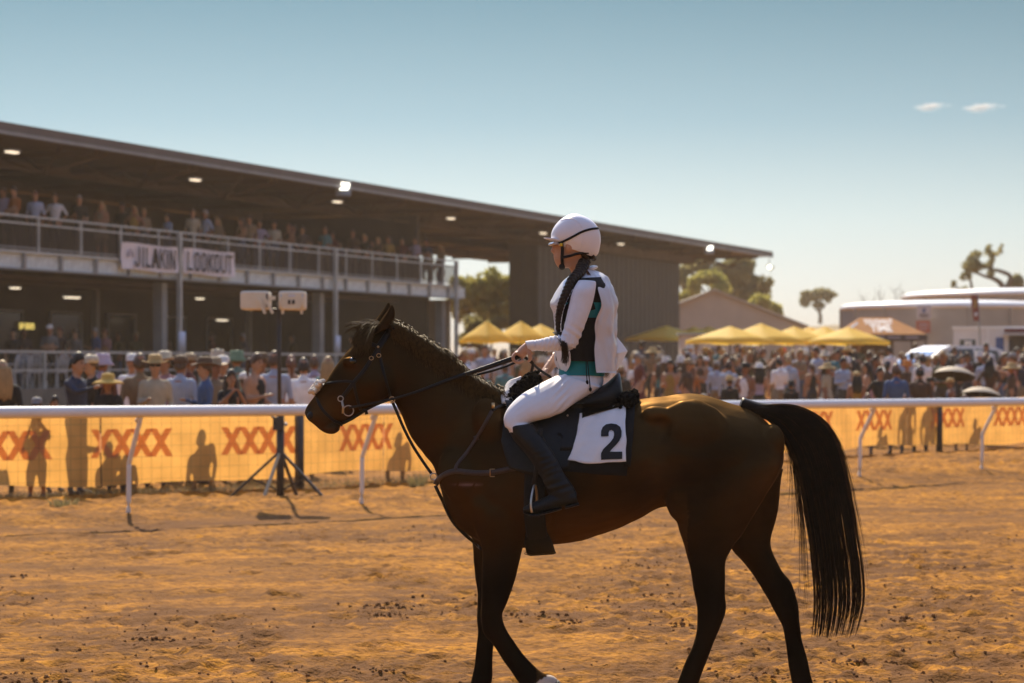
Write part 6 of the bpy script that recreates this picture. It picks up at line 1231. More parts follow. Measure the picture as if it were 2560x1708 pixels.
p, n = onh(1233, 1182, .016); mb = MB(); x_, y_, z_ = p; mb.tube([(x_ - .012, y_, z_ - .017), (x_ - .012, y_, z_ + .017), (x_ + .010, y_, z_ + .017)], .0022, 5); mb.tube([(x_ - .012, y_, z_ - .017), (x_ + .010, y_, z_ - .017)], .0022, 5); mb.obj('buckle', M_brass, bp_)
p, n = onh(1231, 1018, .016); mb = MB(); mb.box(p, (.014, .008, .026)); mb.obj('strap_buckle', M_brass, bp_)

# ------------------------------------------------------------ saddle, cloths
def sheet(name, poly_fn, nu, nv, m, par, off=.02, th=.010, fold=0.0):  # cloth draped on the horse; poly_fn(u, v) -> pixel
    Vv = []
    for j in range(nv):
        for i in range(nu):
            u, v = i / (nu - 1), j / (nv - 1); q = poly_fn(u, v); p, n = onh(q[0], q[1], off)
            if p is None: p = Vv[-nu] + np.array([0, 0, -(q[1] - lastq[i][1]) * D0 / F]) if j else P(q[0], q[1], -.2)
            Vv.append(np.array(p))
            if j == 0 and i == 0: lastq = [None] * nu
            lastq[i] = q
    G_ = np.array(Vv).reshape(nv, nu, 3)
    for _ in range(4): G_[1:-1, :, 1] = .25 * G_[:-2, :, 1] + .5 * G_[1:-1, :, 1] + .25 * G_[2:, :, 1]; G_[:, 1:-1, 1] = .25 * G_[:, :-2, 1] + .5 * G_[:, 1:-1, 1] + .25 * G_[:, 2:, 1]
    if fold:
        uu, vv = np.meshgrid(np.linspace(0, 1, nu), np.linspace(0, 1, nv)); G_[..., 1] -= fold * (fbm(uu * 3.1, vv * 2.2 + uu * 2, 3, 5) + .25 * np.sin(uu * 11 + vv * 4) + .5 * np.abs(fbm(uu * 4 + vv * 2, vv * 5, 2, 9)))
    o_ = G_ + np.array([0, th, 0]); a = (np.arange(nv - 1)[:, None] * nu + np.arange(nu - 1)[None]).ravel(); q1 = np.column_stack([a, a + nu, a + nu + 1, a + 1]); n0 = nu * nv
    ring_ = list(range(nu)) + [j * nu + nu - 1 for j in range(1, nv)] + [(nv - 1) * nu + i for i in range(nu - 2, -1, -1)] + [j * nu for j in range(nv - 2, 0, -1)]
    Fc = [tuple(f) for f in q1] + [tuple(f[::-1] + n0) for f in q1] + [(ring_[i], ring_[(i + 1) % len(ring_)], ring_[(i + 1) % len(ring_)] + n0, ring_[i] + n0) for i in range(len(ring_))]
    return mk(name, np.vstack([G_.reshape(-1, 3), o_.reshape(-1, 3)]), Fc, m, par), G_
def bil(a, b, c, d): return lambda u, v: tuple((np.array(a) * (1 - u) + np.array(b) * u) * (1 - v) + (np.array(d) * (1 - u) + np.array(c) * u) * v)
M_pad = mat('black_saddle_cloth', (.007, .0065, .0065), .9, .2, 30, bump=.2, bscale=200)
M_satin = mat('white_satin', (.80, .80, .84), .30, .05, 6, bump=.25, bscale=14, spec=.5, sheen=.2)
pad = thing('saddle_cloth', 'black saddle cloth under the saddle', 'saddle cloth', P(1440, 1010, -.25))
sheet('cloth', lambda u, v: (1268 + 322 * u + v * (10 - 34 * u) - 20 * (1 - u) * v * (1 - v) * 2, 1014 - 8 * u + v * (165 - 8 * math.cos(u * 3) + 10 * u)), 30, 18, M_pad, pad, .012, .008)
nc = thing('number_cloth', 'white number cloth with a black numeral 2 behind the saddle', 'number cloth', P(1500, 1100, -.3))
TL, TRt, BR, BL = (1450, 1047), (1565, 1022), (1565, 1155), (1421, 1155)
ncf = lambda u, v: (lambda q: (q[0] + 5 * math.sin(v * 3) * (1 - u), q[1] + 5 * math.sin(u * math.pi) * v))(bil(TL, TRt, BR, BL)(u, v))
nco, NG = sheet('cloth', ncf, 34, 34, M_satin, nc, .032, .004, .012)
nb_ = BVHTree.FromPolygons(NG.reshape(-1, 3).tolist(), [(a, a + 1, a + 35, a + 34) for r_ in range(33) for a in range(r_ * 34, r_ * 34 + 33)])
two = np.array([(1515, 580), (1516, 540), (1528, 508), (1555, 488), (1593, 482), (1632, 488), (1660, 508), (1673, 540), (1670, 580), (1655, 612), (1630, 642), (1600, 672), (1582, 693), (1676, 693), (1676, 748), (1515, 754), (1515, 705), (1530, 675), (1560, 645), (1588, 618), (1607, 592), (1614, 566), (1612, 542), (1596, 532), (1580, 536), (1573, 552), (1573, 578)], float) / 3.0152 + [1000, 900]
bm = bmesh.new(); vs = [bm.verts.new((x_, -y_, 0)) for x_, y_ in two]; bm.faces.new(vs); bmesh.ops.triangulate(bm, faces=bm.faces); bmesh.ops.subdivide_edges(bm, edges=bm.edges, cuts=3, use_grid_fill=True); bm.verts.index_update()
tv = []
for v_ in bm.verts:
    p, n = onh(v_.co.x, -v_.co.y, .004, nb_); tv.append(p if p is not None else P(v_.co.x, -v_.co.y, -.33))
mk('numeral', tv, [tuple(v_.index for v_ in f.verts) for f in bm.faces], mat('black_numeral', (.008, .008, .009), .6), nc, True); bm.free()
sad = thing('saddle', 'black leather exercise saddle with stirrups under the rider', 'saddle', P(1420, 990, 0))
M_sad = mat('dark_saddle_leather', (.010, .012, .014), .42, .25, 30, bump=.2, bscale=90, spec=.25)
mb = MB(); ploft(mb, [((1290, 992), (1300, 1030), .10), ((1330, 1000), (1335, 1035), .12), ((1400, 1000), (1400, 1030), .14), ((1460, 985), (1465, 1025), .16), ((1510, 962), (1525, 1020), .165), ((1538, 938), (1550, 1010), .14), ((1546, 932), (1556, 990), .10), ((1550, 936), (1555, 970), .05)], 20, 4, ex=2.6); mb.obj('seat', M_sad, sad)
sheet('flap', lambda u, v: (1262 + 150 * u + v * (12 + 40 * u * (1 - v)) - 14 * math.sin(v * math.pi) * (1 - u), 1010 + v * (178 - 18 * (2 * u - 1) ** 2)), 22, 22, M_sad, sad, .026, .008)
sheet('rear_flap', lambda u, v: (1400 + 60 * u - 20 * v * u, 1010 + v * 120), 12, 12, M_sad, sad, .028, .006)
p, n = onh(1421, 1052, .036); mb = MB(); mb.ell(p, (.005, .004, .005), 8, 5); mb.obj('stud', M_metal, sad)
# girth
gir = thing('girth', 'wide black girth around the belly of the horse', 'girth', P(1340, 1300, -.2))
bs('strap', [(1340, 1150), (1338, 1200), (1336, 1260), (1340, 1320), (1350, 1372)], .098, M_pad, gir, .01, .010)
mb = MB(); ribbon(mb, [P(1340, 1330, -.19), P(1346, 1358, -.14), P(1352, 1380, -.05), P(1355, 1386, .05)], np.array([0, -.8, -.6]), [.10, .13, .135, .135], .014); mb.obj('pad', M_pad, gir)
for x_ in (1324, 1362): mb = MB(); th = np.linspace(0, 2 * math.pi, 15); c = P(x_, 1384, -.08); mb.tube(np.column_stack([c[0] + .024 * np.cos(th), c[1] + 0 * th, c[2] + .006 * np.sin(th) - .0]), .0018, 5, cap=False); mb.obj('wire_loop', M_lea, gir)
# fleece pads
def fluff(mb, pts, r, n, rr=.010):
    pts = crspline(np.array(pts), 8)
    for i in range(n):
        k_ = rng.integers(len(pts)); u = rng.normal(size=3); u /= np.linalg.norm(u); mb.ell(pts[k_] + u * r * rng.uniform(.75, 1.08), (rr, rr, rr), 6, 4)
    mb.tube(pts, r * .95, 10)
fp = thing('fleece_pad', 'black fleece pad showing in front of the saddle pommel', 'pad', P(1315, 970, -.05), 'black fleece saddle pads')
mb = MB(); fluff(mb, [P(1282, 998, -.10), P(1300, 976, -.08), P(1320, 958, -.04), P(1336, 948, 0)], .036, 260); mb.obj('fleece', M_bfleece, fp)
fp2 = thing('fleece_pad', 'black fleece pad rolled up behind the saddle cantle', 'pad', P(1575, 1000, -.1), 'black fleece saddle pads')
mb = MB(); fluff(mb, [P(1560, 1008, -.16), P(1574, 998, -.10), P(1578, 994, .0), P(1574, 998, .10)], .036, 260); mb.obj('fleece', M_bfleece, fp2)
sheet('band', lambda u, v: (1456 + 130 * u, 1022 + 10 * (1 - u) - 26 * u + v * (24 + 4 * u)), 20, 6, M_bfleece, fp2, .036, .014)
sheet('rear_edge', lambda u, v: (1560 + 30 * u - 14 * u * v, 1008 + v * 158), 6, 16, M_pad, fp2, .022, .010)
tw_ = thing('towel', 'white folded towel tucked in front of the saddle on the withers', 'towel', P(1278, 985, -.06))
mb = MB()
for i in range(5):
    a = i / 4; mb.tube([P(1262 + 5 * a, 1010 - 6 * i, -.14 + .03 * i), P(1270 + 8 * a, 992 - 6 * i, -.10 + .02 * i), P(1286 + 8 * a, 976 - 4 * i, -.06 + .01 * i), P(1304 + 4 * a, 962 - 3 * i, -.02)], [.012, .020, .020, .014], 9, rb=[.018, .03, .03, .02], up=5)
tv, tf = mb.arr(); tv = tv + .004 * np.column_stack([n3(tv, 25, 1), n3(tv, 25, 2), n3(tv, 25, 3)]); mk('cloth', tv, tf, mat('white_towel', (.74, .70, .68), .9, .05, 20), tw_)
# stirrups
si = MB(); 
si = thing('stirrup', "steel stirrup iron on a black leather below the rider's boot", 'stirrup', P(1330, 1200, -.38))
LEGY = -.355
mb = MB(); ribbon(mb, crspline([P(1352, 1070, -.34), P(1346, 1130, -.355), P(1340, 1180, -.365), P(1334, 1212, LEGY)], 4), np.array([0, -1., 0]), .020, .006); mb.obj('stirrup_leather', M_lea, si)
mb = MB(); mb.tube(crspline([P(1330, 1282, LEGY - .065), P(1327, 1262, LEGY - .065), P(1330, 1235, LEGY - .05), P(1337, 1212, LEGY), P(1342, 1235, LEGY + .05), P(1342, 1262, LEGY + .065), P(1342, 1284, LEGY + .065)], 4), .0055, 8); mb.obj('iron', M_metal, si)
mb = MB(); mb.box(P(1337, 1288, LEGY), (.045, .14, .010)); mb.obj('tread', M_lea, si)
# ------------------------------------------------------------ rider
rb_ = MB()
HEADL, ARMU, ARMF, HAND, TRS, HIP, THI, SHIN = range(8)
ploft(rb_, [((1428, 690), (1492, 683), .062), ((1412, 703), (1508, 694), .12), ((1401, 722), (1524, 714), .175), ((1386, 758), (1534, 758), .165), ((1394, 800), (1532, 800), .150), ((1398, 850), (1520, 850), .135), ((1400, 900), (1510, 900), .132)], 22, 4, lab=TRS)
ploft(rb_, [((1400, 898), (1510, 900), .132), ((1399, 930), (1508, 932), .145), ((1398, 955), (1508, 958), .17), ((1420, 985), (1495, 984), .15)], 22, 4, lab=HIP)
ploft(rb_, [((1430, 700), (1482, 690), .058), ((1426, 676), (1476, 668), .054), ((1412, 655), (1470, 650), .054)], 18, 3, lab=HEADL)
ploft(rb_, [((1398, 672), (1432, 668), .030), ((1389, 660), (1448, 660), .050), ((1386, 648), (1462, 648), .064), ((1386, 632), (1474, 632), .072), ((1385, 615), (1480, 612), .076), ((1384, 595), (1483, 595), .078), ((1392, 570), (1478, 570), .07), ((1415, 552), (1460, 552), .045)], 22, 4, lab=HEADL)
ploft(rb_, [((1385, 606), (1396, 608), .010), ((1379, 620), (1394, 622), .014), ((1376, 628), (1392, 629), .018), ((1382, 634), (1394, 634), .014)], 10, 3, lab=HEADL)
ploft(rb_, [((1383, 640), (1398, 640), .022), ((1384, 645), (1398, 646), .026), ((1385, 651), (1398, 652), .022)], 10, 3, lab=HEADL)
ploft(rb_, [((1414, 608), (1428, 606), .006, -.078), ((1413, 618), (1431, 617), .009, -.082), ((1416, 630), (1427, 630), .006, -.078)], 10, 3, lab=HEADL)
def limb(st, yo, lab, n=16):
    ploft(rb_, [(a, b, w_, y) for (a, b, w_), y in zip(st, yo)], n, 4, lab=lab)
A1 = [((1446, 700), (1490, 704), .050), ((1433, 722), (1490, 724), .058), ((1423, 755), (1485, 752), .057), ((1414, 795), (1473, 790), .053), ((1407, 828), (1458, 826), .050), ((1404, 842), (1438, 872), .048)]
limb(A1, [-.17, -.20, -.215, -.225, -.23, -.235], ARMU)
A2 = [((1436, 846), (1432, 874), .046), ((1410, 838), (1412, 877), .047), ((1385, 839), (1390, 879), .043), ((1360, 845), (1364, 879), .038), ((1338, 850), (1342, 877), .033), ((1314, 855), (1322, 876), .028)]
limb(A2, [-.235, -.235, -.225, -.205, -.185, -.165], ARMF)
limb(A1, [.17, .20, .215, .225, .23, .235], ARMU)
limb([((1436, 846), (1432, 874), .046), ((1405, 860), (1415, 893), .044), ((1385, 880), (1400, 908), .036), ((1370, 900), (1386, 922), .028)], [.235, .21, .16, .11], ARMF)
# hands
ploft(rb_, [((1314, 856), (1322, 876), .028, -.165), ((1303, 864), (1318, 886), .036, -.158), ((1293, 874), (1312, 894), .040, -.152), ((1287, 882), (1302, 896), .038, -.150)], 14, 3, lab=HAND)
ploft(rb_, [((1371, 900), (1386, 921), .026, .11), ((1360, 915), (1376, 934), .034, .09), ((1351, 930), (1366, 944), .036, .07)], 14, 3, lab=HAND)
def finger(px_, y, r=.0085): rb_.tube([P(a, b, y + c_) for a, b, c_ in px_], r, 8, up=4, lab=HAND)
for i in range(4):
    y = -.182 + i * .022; l = (0, -1, 0, 4)[i]
    finger([(1292, 880, y), (1283 + l, 892, y), (1287 + l, 903, y - .004), (1299, 906, y - .006), (1309, 900, y - .004)], y=0, r=(.0080, .0088, .0086, .0076)[i])
rb_.tube([P(1318, 872, -.178), P(1324, 886, -.192), P(1326, 898, -.190), P(1318, 905, -.184)], [.011, .0105, .0095, .007], 8, up=4, lab=HAND)
for i in range(4):
    y = .045 + i * .021; finger([(1354, 934, y), (1345, 943, y), (1347, 952, y), (1357, 953, y)], y=0)
rb_.tube([P(1370, 922, .05), P(1366, 936, .035), P(1356, 944, .03)], [.011, .010, .007], 8, up=4, lab=HAND)
T1 = [((1405, 936), (1504, 968), .095), ((1368, 950), (1452, 1000), .088), ((1330, 970), (1415, 1024), .082), ((1298, 990), (1381, 1042), .076), ((1270, 1020), (1338, 1054), .066), ((1259, 1046), (1308, 1066), .056), ((1262, 1068), (1300, 1082), .048)]
for s in (-1, 1):
    ploft(rb_, [(a, b, w_, s * y) for (a, b, w_), y in zip(T1, (.09, .15, .20, .235, .265, .285, .295))], 18, 4, lab=THI)
    ploft(rb_, [((1263, 1060), (1320, 1060), .054, s * .29), ((1284, 1100), (1344, 1094), .054, s * .315), ((1318, 1140), (1370, 1128), .05, s * .34), ((1350, 1190), (1398, 1180), .042, s * .355), ((1372, 1232), (1425, 1222), .040, s * .36)], 16, 4, lab=SHIN)
    ploft(rb_, [((1432, 1232), (1438, 1258), .03, s * .355), ((1395, 1236), (1400, 1268), .036, s * .358), ((1345, 1256), (1345, 1280), .038, s * .36), ((1316, 1268), (1316, 1280), .028, s * .36)], 14, 3, lab=SHIN)
RV, RF = remesh(*rb_.arr(), .0052, 4, .5)
lb = nearest_lab(RV, rb_.lab); fl_ = nearest_lab(fcent(RV, RF), rb_.lab)
rx_ = CX + RV[:, 0] / RV[:, 1] * F; ry_ = HY - (RV[:, 2] - CZ) * F / RV[:, 1]
rn_ = np.zeros_like(RV); f4 = np.array([f if len(f) == 4 else (*f, f[-1]) for f in RF]); fn = np.cross(RV[f4[:, 1]] - RV[f4[:, 0]], RV[f4[:, 2]] - RV[f4[:, 0]])
for i in range(4): np.add.at(rn_, f4[:, i], fn)
rn_ /= np.linalg.norm(rn_, axis=1)[:, None] + 1e-12
wr = np.zeros(len(RV)); m = (lb == ARMF); wr[m] = (.0020 * np.sin(rx_ * .62 + .22 * ry_ + 2.2 * n3(RV, 12, 4)) * np.exp(-((rx_ - 1395) / 42) ** 2) + .0014 * np.sin(rx_ * .9 + 3 * n3(RV, 20, 3)))[m]
m = (lb == ARMU); wr[m] = (.005 * n3(RV, 14, 7) + .003 * np.sin(ry_ * .25 - rx_ * .2 + 2 * n3(RV, 10, 1)) * sstep(790, 850, ry_))[m]
m = (lb == THI) | (lb == HIP); wr[m] = (.0025 * n3(RV, 14, 2) + .003 * np.sin((rx_ + ry_) * .3) * np.exp(-((rx_ - 1405) / 20) ** 2))[m]
sk = ((lb == ARMF) & (rx_ < 1318)) | (lb == HAND)
RV = RV + rn_ * wr[:, None]
M_sk = mat('skin', (.50, .27, .17), .48, .06, 25, bump=.06, bscale=90, spec=.4); M_shirt = mat('white_jersey', (.76, .73, .77), .8, .04, 40, bump=.12, bscale=180); M_breech = mat('white_breeches', (.80, .78, .82), .65, .03, 40, bump=.08, bscale=200)
M_black = mat('black_cloth', (.008, .007, .0075), .85, .15, 40, bump=.15, bscale=150)
mi = np.zeros(len(RF), int); c_ = fcent(RV, RF); fx_ = CX + c_[:, 0] / c_[:, 1] * F
mi[(fl_ == TRS) | (fl_ == ARMU) | (fl_ == ARMF)] = 1; mi[(fl_ == HIP) | (fl_ == THI)] = 2; mi[fl_ == SHIN] = 3; fy_ = HY - (c_[:, 2] - CZ) * F / c_[:, 1]; mi[(fl_ == SHIN) & (fy_ < 1082)] = 2
mi[(fl_ == ARMF) & (c_[:, 1] > D0 + .05) & (fx_ < 1402)] = 0
mi[(fl_ == HAND)] = 0; mi[(fl_ == ARMF) & (fx_ < 1318)] = 0
jk = mk('person', RV, RF, [M_sk, M_shirt, M_breech, M_black], midx=mi); tag(jk, 'rider in white with a white helmet and long dark braid sitting on the horse', 'person')
rbv = BVHTree.FromPolygons(RV.tolist(), RF)
# cuff
mb = MB(); ploft(mb, [((1313, 853), (1321, 878), .031, -.166), ((1326, 851), (1332, 878), .034, -.176), ((1334, 850), (1339, 878), .035, -.184)], 16, 3); mb.obj('cuff', M_shirt, jk)
# boots
M_boot = mat('black_boot_leather', (.009, .010, .011), .48, .3, 25, bump=.2, bscale=40, spec=.25)
for s in (-1, 1):
    mb = MB()
    ploft(mb, [((1268, 1066), (1331, 1058), .064, s * .292), ((1276, 1086), (1346, 1076), .066, s * .302), ((1289, 1102), (1358, 1092), .066, s * .315), ((1306, 1122), (1370, 1112), .063, s * .328), ((1325, 1142), (1384, 1132), .058, s * .34), ((1342, 1168), (1398, 1160), .052, s * .35), ((1354, 1195), (1412, 1186), .048, s * .356), ((1364, 1220), (1430, 1210), .047, s * .36), ((1378, 1246), (1444, 1236), .046, s * .36)], 20, 4)
    ploft(mb, [((1438, 1226), (1446, 1262), .034, s * .36), ((1420, 1226), (1428, 1266), .042, s * .36), ((1395, 1230), (1398, 1270), .043, s * .36), ((1368, 1240), (1368, 1280), .045, s * .36), ((1342, 1252), (1340, 1284), .048, s * .36), ((1320, 1262), (1319, 1284), .042, s * .36), ((1307, 1269), (1308, 1279), .022, s * .36)], 18, 4)
    V, Fc = remesh(*mb.arr(), .006, 3, .5); bx = CX + V[:, 0] / V[:, 1] * F; by = HY - (V[:, 2] - CZ) * F / V[:, 1]
    V[:, 1] += s * (.0026 * np.sin(by * .42 + bx * .12 + 3 * n3(V, 14, 3)) * np.exp(-((by - 1160) / 32) ** 2) + .004 * np.sin(by * .3 + bx * .1) * np.exp(-((by - 1215) / 20) ** 2))
    bo = mk('boot', V, Fc, M_boot, jk)
    mb = MB(); ploft(mb, [((1446, 1256), (1448, 1264), .036, s * .36), ((1412, 1264), (1413, 1273), .042, s * .36)], 14, 3); mb.obj('heel', M_boot, bo)
    mb = MB(); ploft(mb, [((1404, 1268), (1404, 1274), .040, s * .36), ((1366, 1278), (1366, 1285), .046, s * .36), ((1330, 1285), (1330, 1290), .046, s * .36), ((1308, 1278), (1308, 1283), .024, s * .36)], 14, 3); mb.obj('sole', M_lea, bo)
# helmet
M_helm = mat('white_helmet_silk', (.82, .80, .85), .36, .04, 5, bump=.12, bscale=10, spec=.5, sheen=.2)
mb = MB(); ploft(mb, [((1388, 612), (1483, 645), .080), ((1382, 604), (1494, 636), .090), ((1377, 592), (1499, 618), .102), ((1379, 578), (1501, 597), .106), ((1387, 563), (1498, 577), .102), ((1399, 550), (1488, 560), .090), ((1413, 541), (1473, 547), .070), ((1426, 536), (1458, 540), .045), ((1434, 534), (1448, 536), .02)], 34, 5, ex=2.15)
V, Fc = mb.arr(); hx_ = CX + V[:, 0] / V[:, 1] * F; hy_ = HY - (V[:, 2] - CZ) * F / V[:, 1]
V = V + .003 * np.column_stack([n3(V, 9, 1), n3(V, 9, 2), n3(V, 9, 3)])
he = mk('helmet', V, Fc, M_helm, jk); hbv = BVHTree.FromPolygons(V.tolist(), [tuple(map(int, f)) for f in Fc])
mb = MB(); Rg = []
for a in np.linspace(-1, 1, 15):
    w_ = math.cos(a * 1.2); x0, x1 = 1392 + 20 * (1 - w_), 1392 - 41 * w_ + 8; Rg.append(np.array([P(x0, 598, a * .078), P((x0 + x1) / 2, 598.5 - 2 * w_, a * .078), P(x1, 594 + 2 * (1 - w_), a * .072), P(x1 + 1, 597 + 2 * (1 - w_), a * .072), P((x0 + x1) / 2, 603 - w_, a * .078), P(x0, 606, a * .078)]))
mb.rings(Rg); mb.obj('peak', M_helm, he)
def onsurf(bv, pts, w_, th, off, m, name, par, up=5):
    c = []; nn_ = []
    for q in crspline(np.array(pts, float), up):
        p, n = onh(q[0], q[1], off, bv)
        if p is None: continue
        c.append(p); nn_.append(n)
    mb = MB(); ribbon(mb, np.array(c), np.array(nn_), w_, th); return mb.obj(name, m, par)
onsurf(hbv, [(1396, 608), (1412, 602), (1432, 592), (1455, 580), (1478, 573), (1497, 571)], .011, .004, .002, M_black, 'elastic_band', he)
onsurf(hbv, [(1402, 552), (1425, 546), (1445, 555), (1458, 575), (1458, 600), (1448, 624)], .004, .002, .0005, M_helm, 'seam', he)
M_ystrap = mat('yellow_buckle', (.75, .50, .03), .4)
mb = MB(); ribbon(mb, crspline([P(1404, 606, -.085), P(1406, 625, -.083), P(1405, 645, -.072), P(1406, 660, -.050), P(1408, 672, -.02)], 4), np.array([-.2, -1., 0]), [.015] * 17, .005); cs = mb.obj('chin_strap', M_black, jk)
mb = MB(); ribbon(mb, crspline([P(1406, 644, -.075), P(1425, 640, -.079), P(1446, 634, -.078), P(1472, 632, -.065)], 4), np.array([0, -1., 0]), .012, .005); mb.obj('rear_strap', M_black, cs)
mb = MB(); mb.box(P(1403, 612, -.089), (.013, .006, .014)); mb.obj('clip', M_ystrap, cs)
mb = MB(); mb.ell(P(1405, 667, -.018), (.016, .040, .016), 12, 8); mb.obj('chin_cup', M_black, cs)
M_lens = mat('clear_lens', (.50, .40, .36), .08, spec=.9); gl = MB(); gl.tube([P(1383, 608, .05), P(1379, 612, 0), P(1381, 612, -.045), P(1392, 609, -.078)], .006, 6, rb=.018, ref=(0, 0, 1), up=4); gl.obj('goggles', M_lens, jk)
# vest: front and back panels over a protective vest and a teal shirt
def shell(name, st, off, m, th0=0, th1=360, n=60, wr_=0, dens=None, sd_=0):
    q = crspline(np.array([[a[0], a[1], b[0], b[1], w_] for a, b, w_ in st], float), 6); th = np.radians(np.linspace(th0, th1, n)); closed = th1 - th0 >= 360
    if closed: th = th[:-1]
    Rg = []
    for r in q:
        A, B = P(r[0], r[1]), P(r[2], r[3]); c = (A + B) / 2; ax = (A - B) / 2; l = np.linalg.norm(ax); ax = ax / l
        Rg.append(c + np.outer(np.cos(th) * (l + off), ax) + np.outer(np.sin(th) * (r[4] + off), [0, -1, 0]))
    mb = MB(); mb.rings(Rg, cap=False, close=closed); return mb, q
TS = [((1401, 722), (1524, 714), .175), ((1386, 758), (1534, 758), .165), ((1394, 800), (1532, 800), .150), ((1398, 850), (1520, 850), .135), ((1400, 900), (1510, 900), .134), ((1400, 938), (1508, 940), .150)]
mb, _ = shell('teal_shirt', TS[1:], .006, None); V, Fc = mb.arr(); V = V + .002 * np.column_stack([n3(V, 20, 1), n3(V, 20, 2), n3(V, 20, 3)]); mk('teal_shirt', V, Fc, mat('teal_silk', (.0, .20, .22), .5, .06, 20, bump=.1, bscale=20), jk)
mb, _ = shell('protective_vest', [((1398, 796), (1520, 796), .152), ((1396, 830), (1518, 830), .144), ((1396, 870), (1512, 868), .142), ((1398, 902), (1511, 905), .142)], .018, None); pvo = mb.obj('protective_vest', mat('black_padding', (.007, .006, .0055), .85, .2, 30, bump=.2, bscale=40), jk)
mb, _ = shell('arm_hole', [((1420, 700), (1506, 694), .12), ((1404, 722), (1516, 716), .172), ((1396, 750), (1520, 750), .165), ((1396, 802), (1524, 764), .157)], .012, None); mb.obj('vest_shoulder', M_black, pvo)
def vpanel(name, rows, near, far, m, bulge, sd_):
    # rows: (y, front x, back x, half width); near/far: x of the panel edge on each flank per row
    n = 44; q = crspline(np.array([[*r, a, b] for r, a, b in zip(rows, near, far)], float), 6); Rg = []
    for y, xf, xb, w_, xn, xr in q:
        c, l = (xf + xb) / 2, (xb - xf) / 2; t0 = math.acos(np.clip((c - xn) / l, -1, 1)); t1 = math.acos(np.clip((c - xr) / l, -1, 1))
        th = np.linspace(-t1, t0, n) if name == 'vest_front' else np.linspace(t0, 2 * math.pi - t1, n)
        X = c - l * np.cos(th); Y = -w_ * np.sin(th); Rg.append(np.array([P(a, y, b) for a, b in zip(X, Y)]))
    G_ = np.array(Rg); k, n = G_.shape[:2]; uu, vv = np.meshgrid(np.linspace(0, 1, n), np.linspace(0, 1, k))
    cen = G_.mean(1, keepdims=True); D_ = G_ - cen; D_[..., 2] = 0; D_ /= np.linalg.norm(D_, axis=2)[..., None] + 1e-9
    wv = bulge * (.5 * fbm(uu * 3.4 + vv * 1.2, vv * 2.6, 3, sd_) - .75 * (.25 - np.abs(fbm(uu * 5.5 + vv * 2.6, vv * 4.2 - uu * 2, 2, sd_ + 20))).clip(0, 1) * 2.2 + .28 * np.abs(fbm(uu * 12 - vv * 6, vv * 9, 2, sd_ + 31)) + .32 * np.sin(uu * 24 + 6 * fbm(uu * 2, vv * 3, 2, sd_ + 3) + vv * 3) * sstep(.1, .6, vv) * .6 + .4 * np.abs(fbm(vv * 5 - uu * 3, uu * 2.2, 2, sd_ + 7)) * 1.2)
    G_ = G_ + D_ * wv[..., None]
    inn = G_ - D_ * .004; a = (np.arange(k - 1)[:, None] * n + np.arange(n - 1)[None]).ravel(); q1 = np.column_stack([a, a + 1, a + n + 1, a + n]); n0 = n * k
    ring_ = list(range(n)) + [j * n + n - 1 for j in range(1, k)] + [(k - 1) * n + i for i in range(n - 2, -1, -1)] + [j * n for j in range(k - 2, 0, -1)]
    Fc = [tuple(f) for f in q1] + [tuple(f[::-1] + n0) for f in q1] + [(ring_[i], ring_[(i + 1) % len(ring_)], ring_[(i + 1) % len(ring_)] + n0, ring_[i] + n0) for i in range(len(ring_))]
    return mk(name, np.vstack([G_.reshape(-1, 3), inn.reshape(-1, 3)]), Fc, m, jk), G_
M_vest = mat('white_vest_satin', (.80, .78, .82), .26, .04, 6, bump=.35, bscale=14, spec=.6, sheen=.2, trans=.22)
vf = vpanel('vest_front', [(688, 1424, 1490, .085), (706, 1405, 1506, .135), (726, 1392, 1520, .185), (758, 1375, 1528, .19), (784, 1383, 1528, .182), (830, 1387, 1522, .17), (880, 1386, 1516, .165), (912, 1392, 1512, .165), (931, 1404, 1508, .165)], [1462, 1450, 1432, 1416, 1407, 1404, 1424, 1425, 1415], [1462, 1450, 1432, 1416, 1407, 1410, 1424, 1425, 1420], M_vest, .017, 3)
vk = vpanel('vest_back', [(674, 1442, 1484, .066), (688, 1428, 1516, .10), (706, 1418, 1526, .15), (726, 1408, 1534, .185), (764, 1400, 1545, .19), (808, 1398, 1544, .18), (850, 1396, 1545, .172), (895, 1396, 1544, .172), (932, 1400, 1541, .175)], [1466, 1476, 1492, 1496, 1504, 1487, 1487, 1489, 1493], [1466, 1476, 1492, 1496, 1504, 1495, 1490, 1490, 1492], M_vest, .026, 11)
mb = MB(); v = [P(1542, 842, .05), P(1558, 862, .06), P(1569, 878, .07), P(1556, 905, .06), P(1540, 930, .05), P(1538, 885, -.02)]; mb.add(v + [a_ + np.array([.0, .006, 0]) for a_ in v], [(0, 1, 5), (1, 2, 5), (2, 3, 5), (3, 4, 5), (7, 6, 11), (8, 7, 11), (9, 8, 11), (10, 9, 11)] + [(i, i + 6, (i + 1) % 6 + 6, (i + 1) % 6) for i in range(6)]); mb.obj('vest_flap', M_vest, jk, False)
mb = MB(); mb.tube([P(1474, 672, -.05), P(1482, 668, -.02), P(1486, 668, .02), P(1478, 672, .05)], .008, 8, rb=.018, ref=(0, 0, 1), up=4); mb.obj('collar', M_vest, jk)
# laces
mb = MB()
for a in ([(1463, 868), (1465, 900), (1466, 930), (1468, 956)], [(1467, 868), (1469, 905), (1473, 945), (1476, 974)]): mb.tube(crspline([P(x_, y_, -.172 - .01 * (y_ > 925)) for x_, y_ in a], 5), .0026, 6); mb.ell(P(*a[-1], -.182), (.007, .006, .011), 8, 6)
mb.obj('lace', M_black, jk)
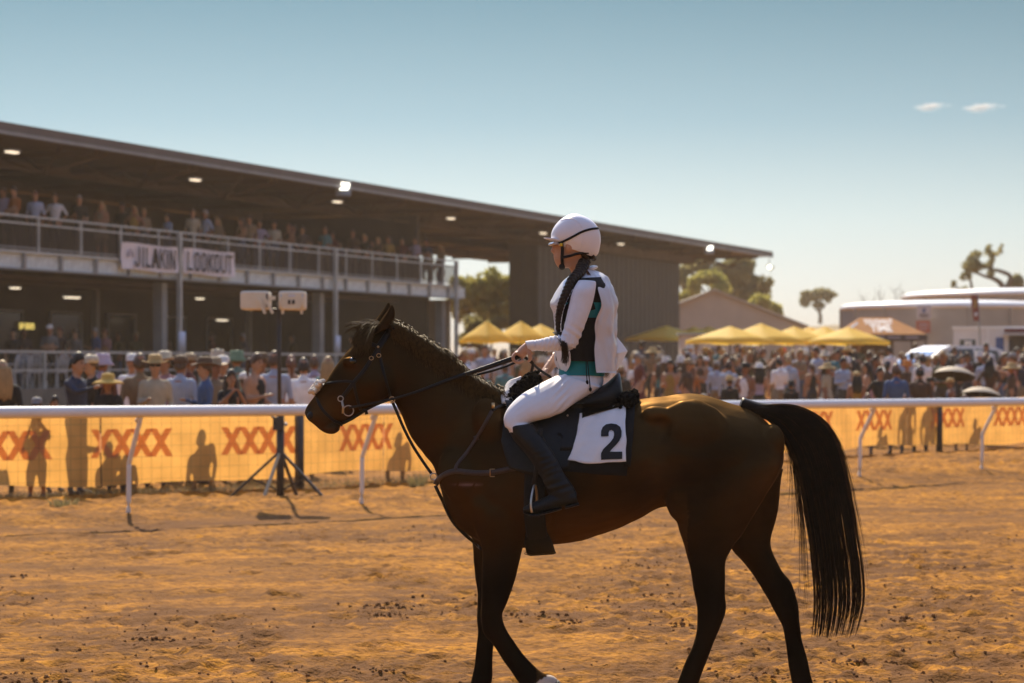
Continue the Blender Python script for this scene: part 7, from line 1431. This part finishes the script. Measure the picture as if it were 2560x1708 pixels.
# braid and hair
M_hr = mat('dark_brown_hair', (.026, .015, .008), .45, .4, 60, spec=.25)
bp2 = crspline([P(1462, 652, -.03), P(1455, 668, -.07), P(1446, 684, -.115), P(1430, 700, -.16), P(1417, 728, -.195), P(1405, 756, -.205), P(1398, 782, -.205), P(1395, 806, -.20), P(1396, 834, -.20)], 10); n = len(bp2); T_ = np.gradient(bp2, axis=0); T_ /= np.linalg.norm(T_, axis=1)[:, None]; u_ = np.cross(T_, [0, 1, 0]); u_ /= np.linalg.norm(u_, axis=1)[:, None]
rad = np.interp(np.linspace(0, 1, n), [0, .15, .5, .85, 1], [.029, .027, .019, .013, .009]); s_ = np.arange(n)
mb = MB()
for k in range(3):
    ph = s_ * .62 + k * 2.094; c = bp2 + u_ * (rad * .55 * np.sin(ph))[:, None] + np.array([0, -1, 0]) * (rad * .35 * np.sin(2 * ph))[:, None]; mb.tube(c, rad * .58, 9)
br_ = mb.obj('braid', M_hr, jk)
pth = []
for i in range(160):
    a = rng.normal() * .010; b = P(1396, 830, -.20) + np.array([a, rng.normal() * .008, 0]); e = P(1412 + rng.normal() * 5, 903 + rng.normal() * 5, -.235); pth.append([b * (1 - t) + e * t + np.array([.01 * math.sin(t * 3), -.07 * math.sin(t * math.pi) * (1), 0]) for t in np.linspace(0, 1, 8)])
strands('braid_end', pth, .0014, M_hr, br_)
mb = MB(); ploft(mb, [((1418, 612), (1478, 632), .070), ((1432, 630), (1476, 640), .068), ((1446, 640), (1476, 650), .058), ((1452, 652), (1472, 662), .040)], 18, 4); mb.tube([P(1478, 640, -.04), P(1484, 646, 0), P(1478, 640, .04)], .014, 8, up=3); mb.obj('hair', M_hr, jk)
pth = []
for i in range(40):
    b = P(1440 + rng.normal() * 14, 690 + rng.random() * 60, -.15); b = np.array(bp2[int(rng.integers(20, n - 15))]); e = b + np.array([-.03 * rng.random() - .01, -.01, -.05 * rng.random()]); pth.append([b, (b + e) / 2 + np.array([-.006, 0, .006]), e])
strands('loose_hair', pth, .0006, M_hr, br_)
print('people', NPPL, [o['label'] for o in sc.objects if len(str(o.get('label', '')).split()) > 16])
